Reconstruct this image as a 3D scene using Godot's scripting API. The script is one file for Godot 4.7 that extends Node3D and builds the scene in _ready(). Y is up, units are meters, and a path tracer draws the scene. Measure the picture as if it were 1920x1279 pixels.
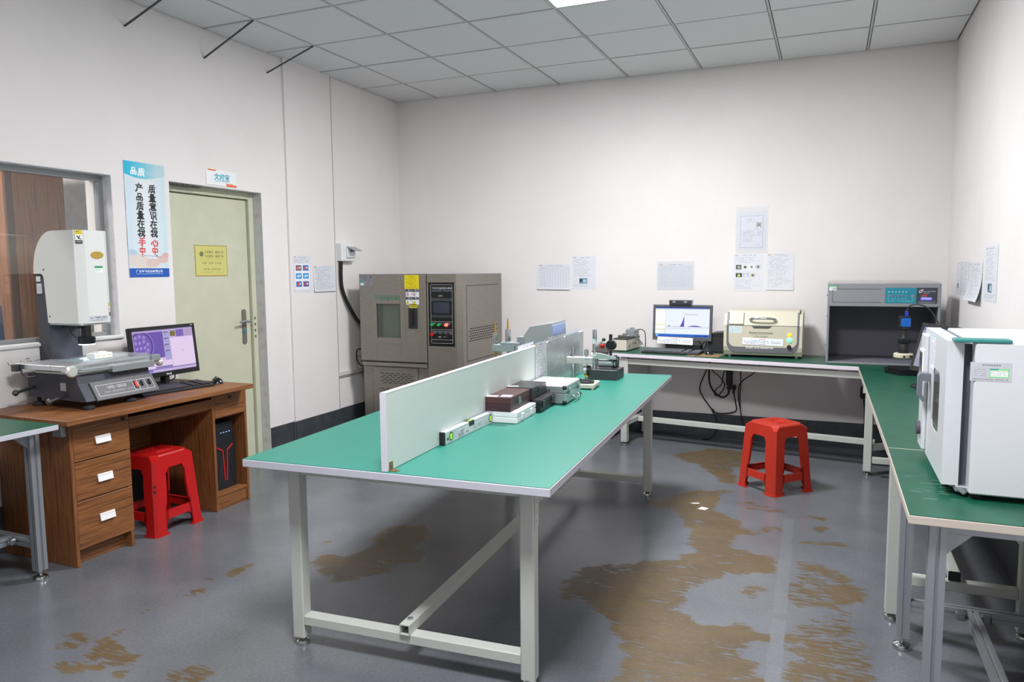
extends Node3D
# A quality-control laboratory. x runs along the back wall, z from the back wall towards the camera, y up, metres.

const W := 4.607      # room width
const H := 2.987      # ceiling height
const D := 8.389      # room depth
const DEPTH_ROW := 0.589

class MB:
	# collects triangles of one mesh; t is applied to everything added
	var v := PackedVector3Array()
	var n := PackedVector3Array()
	var uv := PackedVector2Array()
	var t := Transform3D.IDENTITY
	func at(p: Vector3, rot := Vector3.ZERO) -> MB:
		t = Transform3D(Basis.from_euler(rot * PI / 180.0), p)
		return self
	func tri(a: Vector3, b: Vector3, c: Vector3, na: Vector3, nb: Vector3, nc: Vector3, ua := Vector2.ZERO, ub := Vector2.ZERO, uc := Vector2.ZERO) -> void:
		# a, b, c counter-clockwise seen from outside; stored clockwise
		if (b - a).cross(c - a).dot(na + nb + nc) < 0.0:
			var q := b; b = c; c = q
			var w := nb; nb = nc; nc = w
			var z := ub; ub = uc; uc = z
		v.append(t * a); v.append(t * c); v.append(t * b)
		n.append(t.basis * na); n.append(t.basis * nc); n.append(t.basis * nb)
		uv.append(ua); uv.append(uc); uv.append(ub)
	func flat(a: Vector3, b: Vector3, c: Vector3) -> void:
		var m := (b - a).cross(c - a).normalized()
		tri(a, b, c, m, m, m)
	func quad(a: Vector3, b: Vector3, c: Vector3, d: Vector3) -> void:
		# a bottom left, b bottom right, c top right, d top left seen from outside
		var m := (c - a).cross(d - b).normalized()
		tri(a, b, c, m, m, m, Vector2(0, 1), Vector2(1, 1), Vector2(1, 0))
		tri(a, c, d, m, m, m, Vector2(0, 1), Vector2(1, 0), Vector2(0, 0))
	func box(c: Vector3, s: Vector3, b := 0.0) -> MB:
		var h := s * 0.5
		b = minf(b, minf(h.x, minf(h.y, h.z)) * 0.9)
		var i := h - Vector3(b, b, b)
		for ax in 3:
			var e := Vector3.ZERO; e[ax] = 1
			var f := Vector3.ZERO; f[(ax + 1) % 3] = 1
			var g := Vector3.ZERO; g[(ax + 2) % 3] = 1
			for s1 in [-1.0, 1.0]:
				var o: Vector3 = c + e * (h[ax] * s1)
				var u: Vector3 = f * i[(ax + 1) % 3]
				var w: Vector3 = g * i[(ax + 2) % 3]
				if s1 > 0: quad(o - u - w, o + u - w, o + u + w, o - u + w)
				else: quad(o + u - w, o - u - w, o - u + w, o + u + w)
			if b > 0.0:
				for s1 in [-1.0, 1.0]:
					for s2 in [-1.0, 1.0]:
						var p1: Vector3 = c + f * (h[(ax + 1) % 3] * s1) + g * (i[(ax + 2) % 3] * s2)
						var p2: Vector3 = c + f * (i[(ax + 1) % 3] * s1) + g * (h[(ax + 2) % 3] * s2)
						var l: Vector3 = e * i[ax]
						var m: Vector3 = (f * s1 + g * s2).normalized()
						tri(p1 - l, p1 + l, p2 + l, m, m, m)
						tri(p1 - l, p2 + l, p2 - l, m, m, m)
		if b > 0.0:
			for sx in [-1.0, 1.0]:
				for sy in [-1.0, 1.0]:
					for sz in [-1.0, 1.0]:
						var m := Vector3(sx, sy, sz).normalized()
						var k := Vector3(sx, sy, sz)
						tri(c + k * Vector3(h.x, i.y, i.z), c + k * Vector3(i.x, h.y, i.z), c + k * Vector3(i.x, i.y, h.z), m, m, m)
		return self
	func box2(a: Vector3, b: Vector3, bev := 0.0) -> MB:
		return box((a + b) * 0.5, (b - a).abs(), bev)
	func bar(a: Vector3, b: Vector3, w: float, h: float, bev := 0.0) -> MB:
		# rectangular bar from a to b, w wide, h high
		var d := b - a
		var up := Vector3.UP if absf(d.normalized().y) < 0.95 else Vector3.RIGHT
		var keep := t
		t = t * Transform3D(Basis.looking_at(d.normalized(), up), (a + b) * 0.5)
		box(Vector3.ZERO, Vector3(w, h, d.length()), bev)
		t = keep
		return self
	func prism(poly: PackedVector2Array, d0: float, d1: float, plane := "xy") -> MB:
		# polygon extruded from d0 to d1; plane "xy" along z, "zy" along x, "xz" along y
		if Geometry2D.is_polygon_clockwise(poly): poly.reverse()
		var ix := Geometry2D.triangulate_polygon(poly)
		var f := func(p: Vector2, d: float) -> Vector3:
			if plane == "xy": return Vector3(p.x, p.y, d)
			if plane == "zy": return Vector3(d, p.y, p.x)
			return Vector3(p.x, d, p.y)
		var dir: Vector3 = f.call(Vector2.ZERO, 1.0) - f.call(Vector2.ZERO, 0.0)
		for k in range(0, ix.size(), 3):
			for e in [[d0, -1.0], [d1, 1.0]]:
				var m: Vector3 = dir * e[1] * signf(d1 - d0)
				tri(f.call(poly[ix[k]], e[0]), f.call(poly[ix[k + 1]], e[0]), f.call(poly[ix[k + 2]], e[0]), m, m, m)
		for k in poly.size():
			var p := poly[k]; var q := poly[(k + 1) % poly.size()]
			var o := Vector2(q.y - p.y, p.x - q.x).normalized()
			var m: Vector3 = f.call(o, 0.0)
			tri(f.call(p, d0), f.call(q, d0), f.call(q, d1), m, m, m)
			tri(f.call(p, d0), f.call(q, d1), f.call(p, d1), m, m, m)
		return self
	func lathe(prof: Array, seg := 20) -> MB:
		# profile of (radius, y) from bottom to top, turned about y
		for k in prof.size() - 1:
			var p: Vector2 = prof[k]; var q: Vector2 = prof[k + 1]
			var dd := (q - p).normalized()
			var nr := Vector2(dd.y, -dd.x)
			var n0 := nr; var n1 := nr
			if k > 0:
				var d2: Vector2 = (p - prof[k - 1]).normalized()
				if d2.dot(dd) > 0.8: n0 = (nr + Vector2(d2.y, -d2.x)).normalized()
			if k < prof.size() - 2:
				var d3: Vector2 = (prof[k + 2] - q).normalized()
				if d3.dot(dd) > 0.8: n1 = (nr + Vector2(d3.y, -d3.x)).normalized()
			for s in seg:
				var a0 := TAU * s / seg; var a1 := TAU * (s + 1) / seg
				var c0 := Vector3(cos(a0), 0, sin(a0)); var c1 := Vector3(cos(a1), 0, sin(a1))
				var A := c0 * p.x + Vector3.UP * p.y; var B := c1 * p.x + Vector3.UP * p.y
				var C := c1 * q.x + Vector3.UP * q.y; var E := c0 * q.x + Vector3.UP * q.y
				if p.x > 1e-6: tri(A, B, C, c0 * n0.x + Vector3.UP * n0.y, c1 * n0.x + Vector3.UP * n0.y, c1 * n1.x + Vector3.UP * n1.y)
				if q.x > 1e-6: tri(A, C, E, c0 * n0.x + Vector3.UP * n0.y, c1 * n1.x + Vector3.UP * n1.y, c0 * n1.x + Vector3.UP * n1.y)
		return self
	func rod(a: Vector3, b: Vector3, r: float, seg := 12, r2 := -1.0) -> MB:
		# capped cylinder or cone from a to b
		var d := b - a
		var keep := t
		var y := d.normalized()
		var x := (Vector3.UP if absf(y.y) < 0.9 else Vector3.RIGHT).cross(y).normalized()
		t = t * Transform3D(Basis(x, y, x.cross(y)), a)
		var e := r if r2 < 0 else r2
		lathe([Vector2(0, 0), Vector2(r, 0), Vector2(e, d.length()), Vector2(0, d.length())], seg)
		t = keep
		return self
	func tube(pts: Array, r: float, seg := 8, smooth := 6) -> MB:
		# cable through the points
		var c := Curve3D.new()
		for k in pts.size():
			var p: Vector3 = pts[k]
			var a: Vector3 = pts[maxi(k - 1, 0)]; var b: Vector3 = pts[mini(k + 1, pts.size() - 1)]
			var tg := (b - a) / 6.0
			c.add_point(p, -tg, tg)
		var list: Array[Vector3] = []
		for k in pts.size() - 1:
			for s in smooth: list.append(c.sample(k, float(s) / smooth))
		list.append(pts[-1])
		var prev := Vector3.ZERO
		var ring_a := []; var nor_a := []
		for k in list.size():
			var d := (list[mini(k + 1, list.size() - 1)] - list[maxi(k - 1, 0)]).normalized()
			var x := prev
			if k == 0: x = (Vector3.UP if absf(d.y) < 0.9 else Vector3.RIGHT)
			x = (x - d * x.dot(d)).normalized()
			prev = x
			var y := d.cross(x)
			var ring := []; var nor := []
			for s in seg:
				var m := x * cos(TAU * s / seg) + y * sin(TAU * s / seg)
				nor.append(m); ring.append(list[k] + m * r)
			if k > 0:
				for s in seg:
					var u := (s + 1) % seg
					tri(ring_a[s], ring_a[u], ring[u], nor_a[s], nor_a[u], nor[u])
					tri(ring_a[s], ring[u], ring[s], nor_a[s], nor[u], nor[s])
			if k == 0 or k == list.size() - 1:
				var m := -d if k == 0 else d
				for s in seg: tri(list[k], ring[s], ring[(s + 1) % seg], m, m, m)
			ring_a = ring; nor_a = nor
		return self
	func ball(c: Vector3, r: Vector3, seg := 16, rings := 8) -> MB:
		for i in rings:
			for s in seg:
				var q := []
				for e in [[i, s], [i, s + 1], [i + 1, s + 1], [i + 1, s]]:
					var th: float = PI * e[0] / rings; var ph: float = TAU * e[1] / seg
					q.append(Vector3(sin(th) * cos(ph), cos(th), sin(th) * sin(ph)))
				var nn := []
				for e in q: nn.append((e / r).normalized())
				if i < rings - 1: tri(c + q[0] * r, c + q[2] * r, c + q[3] * r, nn[0], nn[2], nn[3])
				if i > 0: tri(c + q[0] * r, c + q[1] * r, c + q[2] * r, nn[0], nn[1], nn[2])
		return self
	func mesh() -> ArrayMesh:
		var a := []
		a.resize(Mesh.ARRAY_MAX)
		a[Mesh.ARRAY_VERTEX] = v; a[Mesh.ARRAY_NORMAL] = n; a[Mesh.ARRAY_TEX_UV] = uv
		var m := ArrayMesh.new()
		m.add_surface_from_arrays(Mesh.PRIMITIVE_TRIANGLES, a)
		return m

var used := {}
var M := {}

func V(x: float, y: float, z: float) -> Vector3: return Vector3(x, y, z)

func numbered(called: String) -> String:
	var k: int = used.get(called, 0)
	used[called] = k + 1
	return called if k == 0 else "%s_%03d" % [called, k]

func thing(called: String, label: String, category: String, p := Vector3.ZERO, turn := 0.0, group := "") -> Node3D:
	var o := Node3D.new()
	o.name = numbered(called); add_child(o)
	o.position = p; o.rotation_degrees.y = turn
	o.set_meta("label", label); o.set_meta("category", category)
	if group != "": o.set_meta("group", group)
	return o

func part(parent: Node, called: String, b: MB, m: Material, label := "") -> MeshInstance3D:
	var o := MeshInstance3D.new()
	o.name = called; o.mesh = b.mesh(); o.material_override = m
	parent.add_child(o, true)
	if label != "": o.set_meta("label", label)
	return o

func solo(called: String, label: String, category: String, b: MB, m: Material, p := Vector3.ZERO, turn := 0.0, group := "") -> MeshInstance3D:
	var o := MeshInstance3D.new()
	o.name = numbered(called); o.mesh = b.mesh(); o.material_override = m
	add_child(o)
	o.position = p; o.rotation_degrees.y = turn
	o.set_meta("label", label); o.set_meta("category", category)
	if group != "": o.set_meta("group", group)
	return o

func structure(called: String, label: String, category := "") -> Node3D:
	var o := Node3D.new()
	o.name = called; add_child(o)
	o.set_meta("kind", "structure"); o.set_meta("label", label)
	o.set_meta("category", category if category != "" else called.split("_")[0])
	return o

func mat(c: String, rough := 0.6, metal := 0.0, spec := 0.5) -> StandardMaterial3D:
	var m := StandardMaterial3D.new()
	m.albedo_color = Color(c); m.roughness = rough; m.metallic = metal; m.metallic_specular = spec
	return m

func glow(c: String, e: String, k: float) -> StandardMaterial3D:
	var m := mat(c, 0.3)
	m.emission_enabled = true; m.emission = Color(e); m.emission_energy_multiplier = k
	return m

func glass(c: String, a: float, rough := 0.03) -> StandardMaterial3D:
	var m := mat(c, rough)
	m.albedo_color.a = a; m.transparency = BaseMaterial3D.TRANSPARENCY_ALPHA
	return m

func noise_image(size: int, freq: float, oct: int, seed_: int, stops: Array) -> Image:
	# grey noise coloured through a list of [position, colour]
	var f := FastNoiseLite.new()
	f.seed = seed_; f.frequency = freq; f.fractal_octaves = oct
	var im := f.get_seamless_image(size, size)
	im.convert(Image.FORMAT_L8)
	var g := Gradient.new()
	g.offsets = PackedFloat32Array(stops.map(func(s): return s[0]))
	g.colors = PackedColorArray(stops.map(func(s): return Color(s[1])))
	var src := im.get_data()
	var lut := PackedByteArray()
	for k in 256:
		var c := g.sample(k / 255.0)
		lut.append(c.r8); lut.append(c.g8); lut.append(c.b8)
	var out := PackedByteArray(); out.resize(size * size * 3)
	for k in src.size():
		var q := src[k] * 3
		out[k * 3] = lut[q]; out[k * 3 + 1] = lut[q + 1]; out[k * 3 + 2] = lut[q + 2]
	return Image.create_from_data(size, size, false, Image.FORMAT_RGB8, out)

func grained(im: Image, scale: Vector3, rough: float, metal := 0.0, world := false) -> StandardMaterial3D:
	var m := mat("ffffff", rough, metal)
	m.albedo_texture = ImageTexture.create_from_image(im)
	m.uv1_triplanar = true; m.uv1_scale = scale
	if world: m.uv1_world_triplanar = true
	return m

func printed(im: Image, rough := 0.6, emit := 0.0) -> StandardMaterial3D:
	var m := mat("ffffff", rough)
	var tx := ImageTexture.create_from_image(im)
	m.albedo_texture = tx
	if emit > 0.0:
		m.albedo_color = Color("202020")
		m.emission_enabled = true; m.emission = Color.WHITE; m.emission_texture = tx; m.emission_energy_multiplier = emit
		m.emission_operator = BaseMaterial3D.EMISSION_OP_MULTIPLY
	return m

# ---------------------------------------------------------------- print on paper, plates and screens
const GLYPH := {
	"pin": "42b2b74742 19696e1e19 99e9ee9e99", "zhi": "d132 322a0f 35f5 9297 5c58d8dc 999c5f acef",
	"liang": "41b1b54541 43b3 06f6 38c8cb3b38 3aca 888f 2ddd 0fff", "yi": "8082 22e2 5355 b3a5 05f5 47c7cb4b47 49c9 1c0f 4c5fcfcd 8c9d dcfe",
	"shi": "1132 15353d5b 72e2e87872 9a6f caff", "zai": "13f3 70550b 383f 78e8 a5ae 5fff",
	"wo": "6123 05f5 424f2d 0b79 91a9dffc e77e c1e3", "xin": "280c 565d7fdfdb 84a8 d6fb", "zhong": "24d4da2a24 717f",
	"chan": "7082 13e3 4557 b4a7 37f7 373b0f", "shou": "d132 26e6 0afa 828f5e",
	"wen": "7092 04f4 c48b0f 348aff", "kong": "0555 313f1e 0b69 a0a2 7573f3f5 9578 c5e7 8aea babe 7fff", "shi2": "8081 1412e2e4 36c6 6639c8 a8ca 3bcb 898f 1fef",
	"guang": "7082 12e2 23250f", "dong": "22d2 7138e8 878e6d 5b2e bbed", "hua": "5116 4347 8287d7d5 b264 0afa 797f", "teng": "11 1f 1141 4f 1545 66e6 9282 b3d2 88ce 6aea",
	"shi3": "8081 1412e2e4 0aea 868b1f abef 4556", "ye": "515d a1ad 1439 e4c9 0efe", "you": "04f4 610b 575f 57d7de 5ada 5ddd", "xian": "212f 216144 4466 81e1e78781 84e4 878f bd8f b7ff",
	"gong": "6208 91f8 793ede bbef", "si": "12d2de9e 15a5 38989c3c38",
	"ke": "02f2 c2ce9e 36868a3a36", "cheng": "6122 0555 313f 3508 375a 82e2e58582 78e8 b8bf 7beb 6fff", "shi4": "03e3 929adffc c0e2 1777 474d 0e8c",
	"heng": "313f 0448 5357 72f2 85e5ee8e85 89e9 7fff", "wen2": "0132 0435 0f48 62c2c86862 65c5 5aeaee5e 8a8e bace 3fff", "shi5": "0132 0435 0f48 62d2d76762 64d4 8a8e badd 5a6d eacd 4fff",
	"shi6": "1132 15353d5b 66f6 b1b9dffc d1f3 989e 6eac 78b8", "yan": "1151 5148 08888f5e 0c6b b066 b0f6 88d8 697c 9aac e9cd 6fff", "xiang": "2012 2253 a092 92e2 0767 363f 3709 3769 86e6ef8f86 89e9 8cec",
	"ti": "0444 313f1e 0b58 61e1e56561 63e3 67f7 a7ae acec 8a5f 7bff", "men": "1021 131f 51f1 f1ff fdde",
}
const FONT := {
	"A": "0e11111f111111", "B": "1e11111e11111e", "C": "0e11101010110e", "D": "1e11111111111e", "E": "1f10101e10101f", "F": "1f10101e101010", "G": "0e11101713110f",
	"H": "1111111f111111", "I": "0e04040404040e", "K": "11121418141211", "L": "1010101010101f", "M": "111b1515111111", "N": "11191513111111", "O": "0e11111111110e",
	"P": "1e11111e101010", "Q": "0e11111115120d", "R": "1e11111e141211", "S": "0f10100e01011e", "T": "1f040404040404", "U": "1111111111110e", "V": "11111111110a04",
	"X": "11110a040a1111", "Y": "11110a04040404", "0": "0e11131519110e", "1": "040c040404040e", "2": "0e11010204081f", "3": "1e01010e01011e", "5": "1f101e0101111e", "8": "0e11110e11110e", "-": "0000001f000000", ".": "00000000000c0c", " ": "00000000000000",
}

func sheet(w: int, h: int, c: String) -> Image:
	var im := Image.create(w, h, false, Image.FORMAT_RGBA8)
	im.fill(Color(c))
	return im
func rc(im: Image, x: float, y: float, w: float, h: float, c: Variant) -> void:
	im.fill_rect(Rect2i(roundi(x), roundi(y), maxi(1, roundi(w)), maxi(1, roundi(h))), Color(c))
func stroke(im: Image, a: Vector2, b: Vector2, t: float, c: Variant) -> void:
	var k := maxi(1, int((b - a).length() / maxf(0.5, t * 0.3)))
	for s in k + 1:
		var p := a.lerp(b, float(s) / k)
		rc(im, p.x - t * 0.5, p.y - t * 0.5, t, t, c)
func glyph(im: Image, g: String, x: float, y: float, s: float, t: float, c: Variant) -> void:
	for st in GLYPH[g].split(" "):
		var pts := []
		for k in range(0, st.length() - 1, 2): pts.append(Vector2(x, y) + Vector2(st[k].hex_to_int(), st[k + 1].hex_to_int()) * s / 15.0)
		for k in pts.size() - 1: stroke(im, pts[k], pts[k + 1], t, c)
func words(im: Image, s: String, x: float, y: float, px: float, c: Variant) -> void:
	for ch in s:
		var f: String = FONT.get(ch.to_upper(), FONT["-"])
		for r in 7:
			var bits := f.substr(r * 2, 2).hex_to_int()
			for q in 5:
				if bits & (16 >> q): rc(im, x + q * px, y + r * px, px, px, c)
		x += px * 6
func scribble(im: Image, rng: RandomNumberGenerator, x0: float, y: float, x1: float, h: float, c: Variant, fill := 0.75) -> void:
	# a line of print too small to read
	var x := x0
	while x < x1 - 1:
		var w := rng.randf_range(1.5, 7.0)
		if rng.randf() < fill: rc(im, x, y + rng.randf_range(-0.3, 0.3), minf(w, x1 - x), h, c)
		x += w + rng.randf_range(0.8, 2.0)
func disc(im: Image, cx: float, cy: float, r: float, c: Variant) -> void:
	for yy in range(int(-r), int(r) + 1):
		var w := sqrt(maxf(0, r * r - yy * yy))
		rc(im, cx - w, cy + yy, 2 * w, 1, c)
func form(seed_: int, w: int, h: int, kind: String, ink := "868a98") -> Image:
	# office paper: "grid" a filled table, "text" paragraphs, "photos" text with pictures, "certificate"
	var rng := RandomNumberGenerator.new(); rng.seed = seed_
	var im := sheet(w, h, "d9dbe2")
	if kind == "certificate":
		rc(im, w * 0.1, h * 0.1, w * 0.8, h * 0.84, "a9b4cf"); rc(im, w * 0.12, h * 0.115, w * 0.76, h * 0.81, "dddfe8")
		scribble(im, rng, w * 0.36, h * 0.19, w * 0.62, 3, ink); scribble(im, rng, w * 0.32, h * 0.25, w * 0.7, 1.5, ink)
		rc(im, w * 0.66, h * 0.28, w * 0.18, h * 0.15, "9a9a98"); disc(im, w * 0.75, h * 0.345, w * 0.045, "5f5c5a"); rc(im, w * 0.69, h * 0.385, w * 0.12, h * 0.04, "d5d5d5")
		for k in 9: scribble(im, rng, w * 0.18, h * (0.46 + k * 0.038), w * (0.84 if k < 5 else 0.52), 1.5, ink)
		for a in 24: disc(im, w * 0.7 + cos(a * 0.262) * w * 0.08, h * 0.85 + sin(a * 0.262) * h * 0.05, 0.7, "d98a92")
		scribble(im, rng, w * 0.6, h * 0.85, w * 0.82, 1.2, "d98a92")
		return im
	rc(im, w * 0.05, h * 0.04, w * 0.1, 3, "c08a50"); scribble(im, rng, w * 0.3, h * 0.045, w * 0.75, 2, ink)
	var y := 0.1
	while y < 0.95:
		if kind == "grid": rc(im, w * 0.05, h * y, w * 0.9, 1, "b4b8c6"); scribble(im, rng, w * 0.07, h * (y + 0.02), w * 0.3, 1.2, "a8acba", 0.4)
		elif kind == "photos" and y > 0.26 and y < 0.66: pass
		elif kind == "mixed" and y > 0.62 and y < 0.88: pass
		else: scribble(im, rng, w * 0.08, h * y, w * rng.randf_range(0.55, 0.94), 1.3, ink)
		y += 0.045 if kind == "grid" else 0.034
	if kind == "grid":
		for k in 12: rc(im, w * (0.05 + k * 0.0818), h * 0.1, 1, h * 0.82, "b4b8c6")
	if kind == "photos":
		for k in 4:
			rc(im, w * (0.08 + k * 0.22), h * 0.3, w * 0.19, h * 0.12, ["5a5a5e", "d8d8da", "e4e4e6", "c9cacc"][k]); disc(im, w * (0.175 + k * 0.22), h * 0.36, w * 0.045, ["b9b9bd", "4a4a4e", "8e8e92", "77777b"][k])
		for k in 3:
			rc(im, w * (0.08 + k * 0.24), h * 0.52, w * 0.21, h * 0.11, ["2c3a38", "b8bfd0", "d5d2cb"][k]); disc(im, w * (0.18 + k * 0.24), h * 0.575, w * 0.05, ["c9d060", "d8dcec", "77746c"][k])
	if kind == "mixed":
		rc(im, w * 0.3, h * 0.68, w * 0.34, h * 0.16, "5d7f92"); rc(im, w * 0.33, h * 0.7, w * 0.1, h * 0.08, "22303a"); rc(im, w * 0.46, h * 0.71, w * 0.15, h * 0.1, "a9c6d0")
	return im
func letters(parent: Node, s: String, h: float, p: Vector3, rot: Vector3, m: Material, font := "Droid Sans", bold := false, squeeze := 1.0) -> MeshInstance3D:
	# raised lettering, h metres high, centred on p
	var f := SystemFont.new(); f.font_names = PackedStringArray([font])
	if bold: f.font_weight = 700
	var tm := TextMesh.new()
	tm.font = f; tm.text = s; tm.font_size = 32; tm.pixel_size = h / 24.0; tm.depth = 0.0008; tm.curve_step = 4.0
	var o := MeshInstance3D.new()
	o.name = "lettering"; o.mesh = tm; o.material_override = m
	parent.add_child(o, true)
	o.position = p; o.rotation_degrees = rot; o.scale = Vector3(squeeze, 1, 1)
	return o
func panel(parent: Node, called: String, p: Vector3, rot: Vector3, w: float, h: float, m: Material, label := "", t := 0.001) -> MeshInstance3D:
	# thin upright sheet facing its own +z, print on the front; p is the centre of its back
	var b := MB.new()
	b.at(p, rot).box(V(0, 0, t * 0.5), V(w, h, t))
	return part(parent, called, b, m, label)
func leaf(called: String, label: String, category: String, p: Vector3, rot: Vector3, w: float, h: float, im: Image, group := "", curl := 0.0, rough := 0.55) -> MeshInstance3D:
	# a sheet of paper on a wall, its lower edge lifting by curl
	var b := MB.new()
	var k := 8 if curl != 0.0 else 1
	for s in k:
		var q := []
		for e in [s, s + 1]:
			var f: float = float(e) / k
			q.append([h * (0.5 - f), 0.0006 + curl * f * f * f])
		for side in [1.0, -1.0]:
			var o: float = 0.0 if side > 0 else -0.0005
			var A := V(-w / 2, q[1][0], q[1][1] + o); var B := V(w / 2, q[1][0], q[1][1] + o)
			var C := V(w / 2, q[0][0], q[0][1] + o); var E := V(-w / 2, q[0][0], q[0][1] + o)
			var m: Vector3 = (B - A).cross(E - A).normalized() * side
			var va := float(s + 1) / k; var vb := float(s) / k
			b.tri(A, B, C, m, m, m, Vector2(0, va), Vector2(1, va), Vector2(1, vb))
			b.tri(A, C, E, m, m, m, Vector2(0, va), Vector2(1, vb), Vector2(0, vb))
	var o2 := solo(called, label, category, b, printed(im, rough), p, 0, group)
	o2.rotation_degrees = rot
	return o2

# ---------------------------------------------------------------- camera, light, setting
var cam_b: Basis
const CAM := Vector3(3.8198, 1.405, 6.2555)
const FOCAL := 1399.9

func pixel_ray(u: float, v: float) -> Vector3:
	return cam_b * Vector3((u - 960.0) / FOCAL, -(v - 639.5) / FOCAL, -1.0)
func on_floor(u: float, v: float) -> Vector2:
	var d := pixel_ray(u, v)
	var p := CAM + d * (-CAM.y / d.y)
	return Vector2(p.x, p.z)

func _ready() -> void:
	cam_b = Basis(V(0.920637, -0.008933, -0.390317), V(-0.02908, 0.995392, -0.091373), V(0.389335, 0.095472, 0.916135)).orthonormalized()
	var cam := Camera3D.new()
	cam.name = "camera"
	cam.transform = Transform3D(cam_b, CAM)
	cam.fov = rad_to_deg(2.0 * atan(639.5 / FOCAL)); cam.near = 0.05; cam.far = 60.0
	add_child(cam); cam.current = true
	var env := Environment.new()
	env.background_mode = Environment.BG_COLOR; env.background_color = Color.BLACK
	env.tonemap_mode = Environment.TONE_MAPPER_LINEAR; env.tonemap_exposure = 1.0
	env.sdfgi_enabled = true; env.ssao_enabled = true; env.ssil_enabled = true
	var we := WorldEnvironment.new()
	we.name = "environment"; we.environment = env
	add_child(we)
	make_materials()
	for p in LAMPS: lamp(p)

	setting()
	neighbour_room()
	main_bench()
	bench_goods()
	left_side()
	chamber()
	back_side()
	right_side()
	papers()

const LAMPS := [[2.527, 2.089, "square LED ceiling panel lit white over the far half of the long workbench"], [3.127, 5.089, "unseen square LED ceiling panel over the open floor, placed to light the long workbench from the front"]]  # the second panel is out of view, placed to match the bench shadows
const LAMP_ENERGY := 11.0

func lamp(p: Array) -> void:
	# recessed square LED panel, one ceiling cell
	var t := thing("ceiling_light", p[2], "ceiling light", V(p[0], H, p[1]), 0, "LED panels in the ceiling grid")
	var b := MB.new()
	for s in [-1.0, 1.0]:
		b.box(V(s * 0.286, 0.006, 0), V(0.016, 0.014, 0.588), 0.002); b.box(V(0, 0.006, s * 0.286), V(0.556, 0.014, 0.016), 0.002)
	part(t, "frame", b, M.white_metal)
	b = MB.new(); b.box(V(0, 0.008, 0), V(0.556, 0.006, 0.556))
	part(t, "diffuser", b, M.led)
	var l := AreaLight3D.new()
	l.name = "panel_light"
	l.area_size = Vector2(0.55, 0.55); l.light_energy = LAMP_ENERGY; l.light_color = Color("fdfdff")
	l.area_range = 14.0; l.area_attenuation = 2.0; l.shadow_enabled = true
	t.add_child(l)
	l.position = V(0, 0.003, 0); l.rotation_degrees = V(-90, 0, 0)

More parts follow.
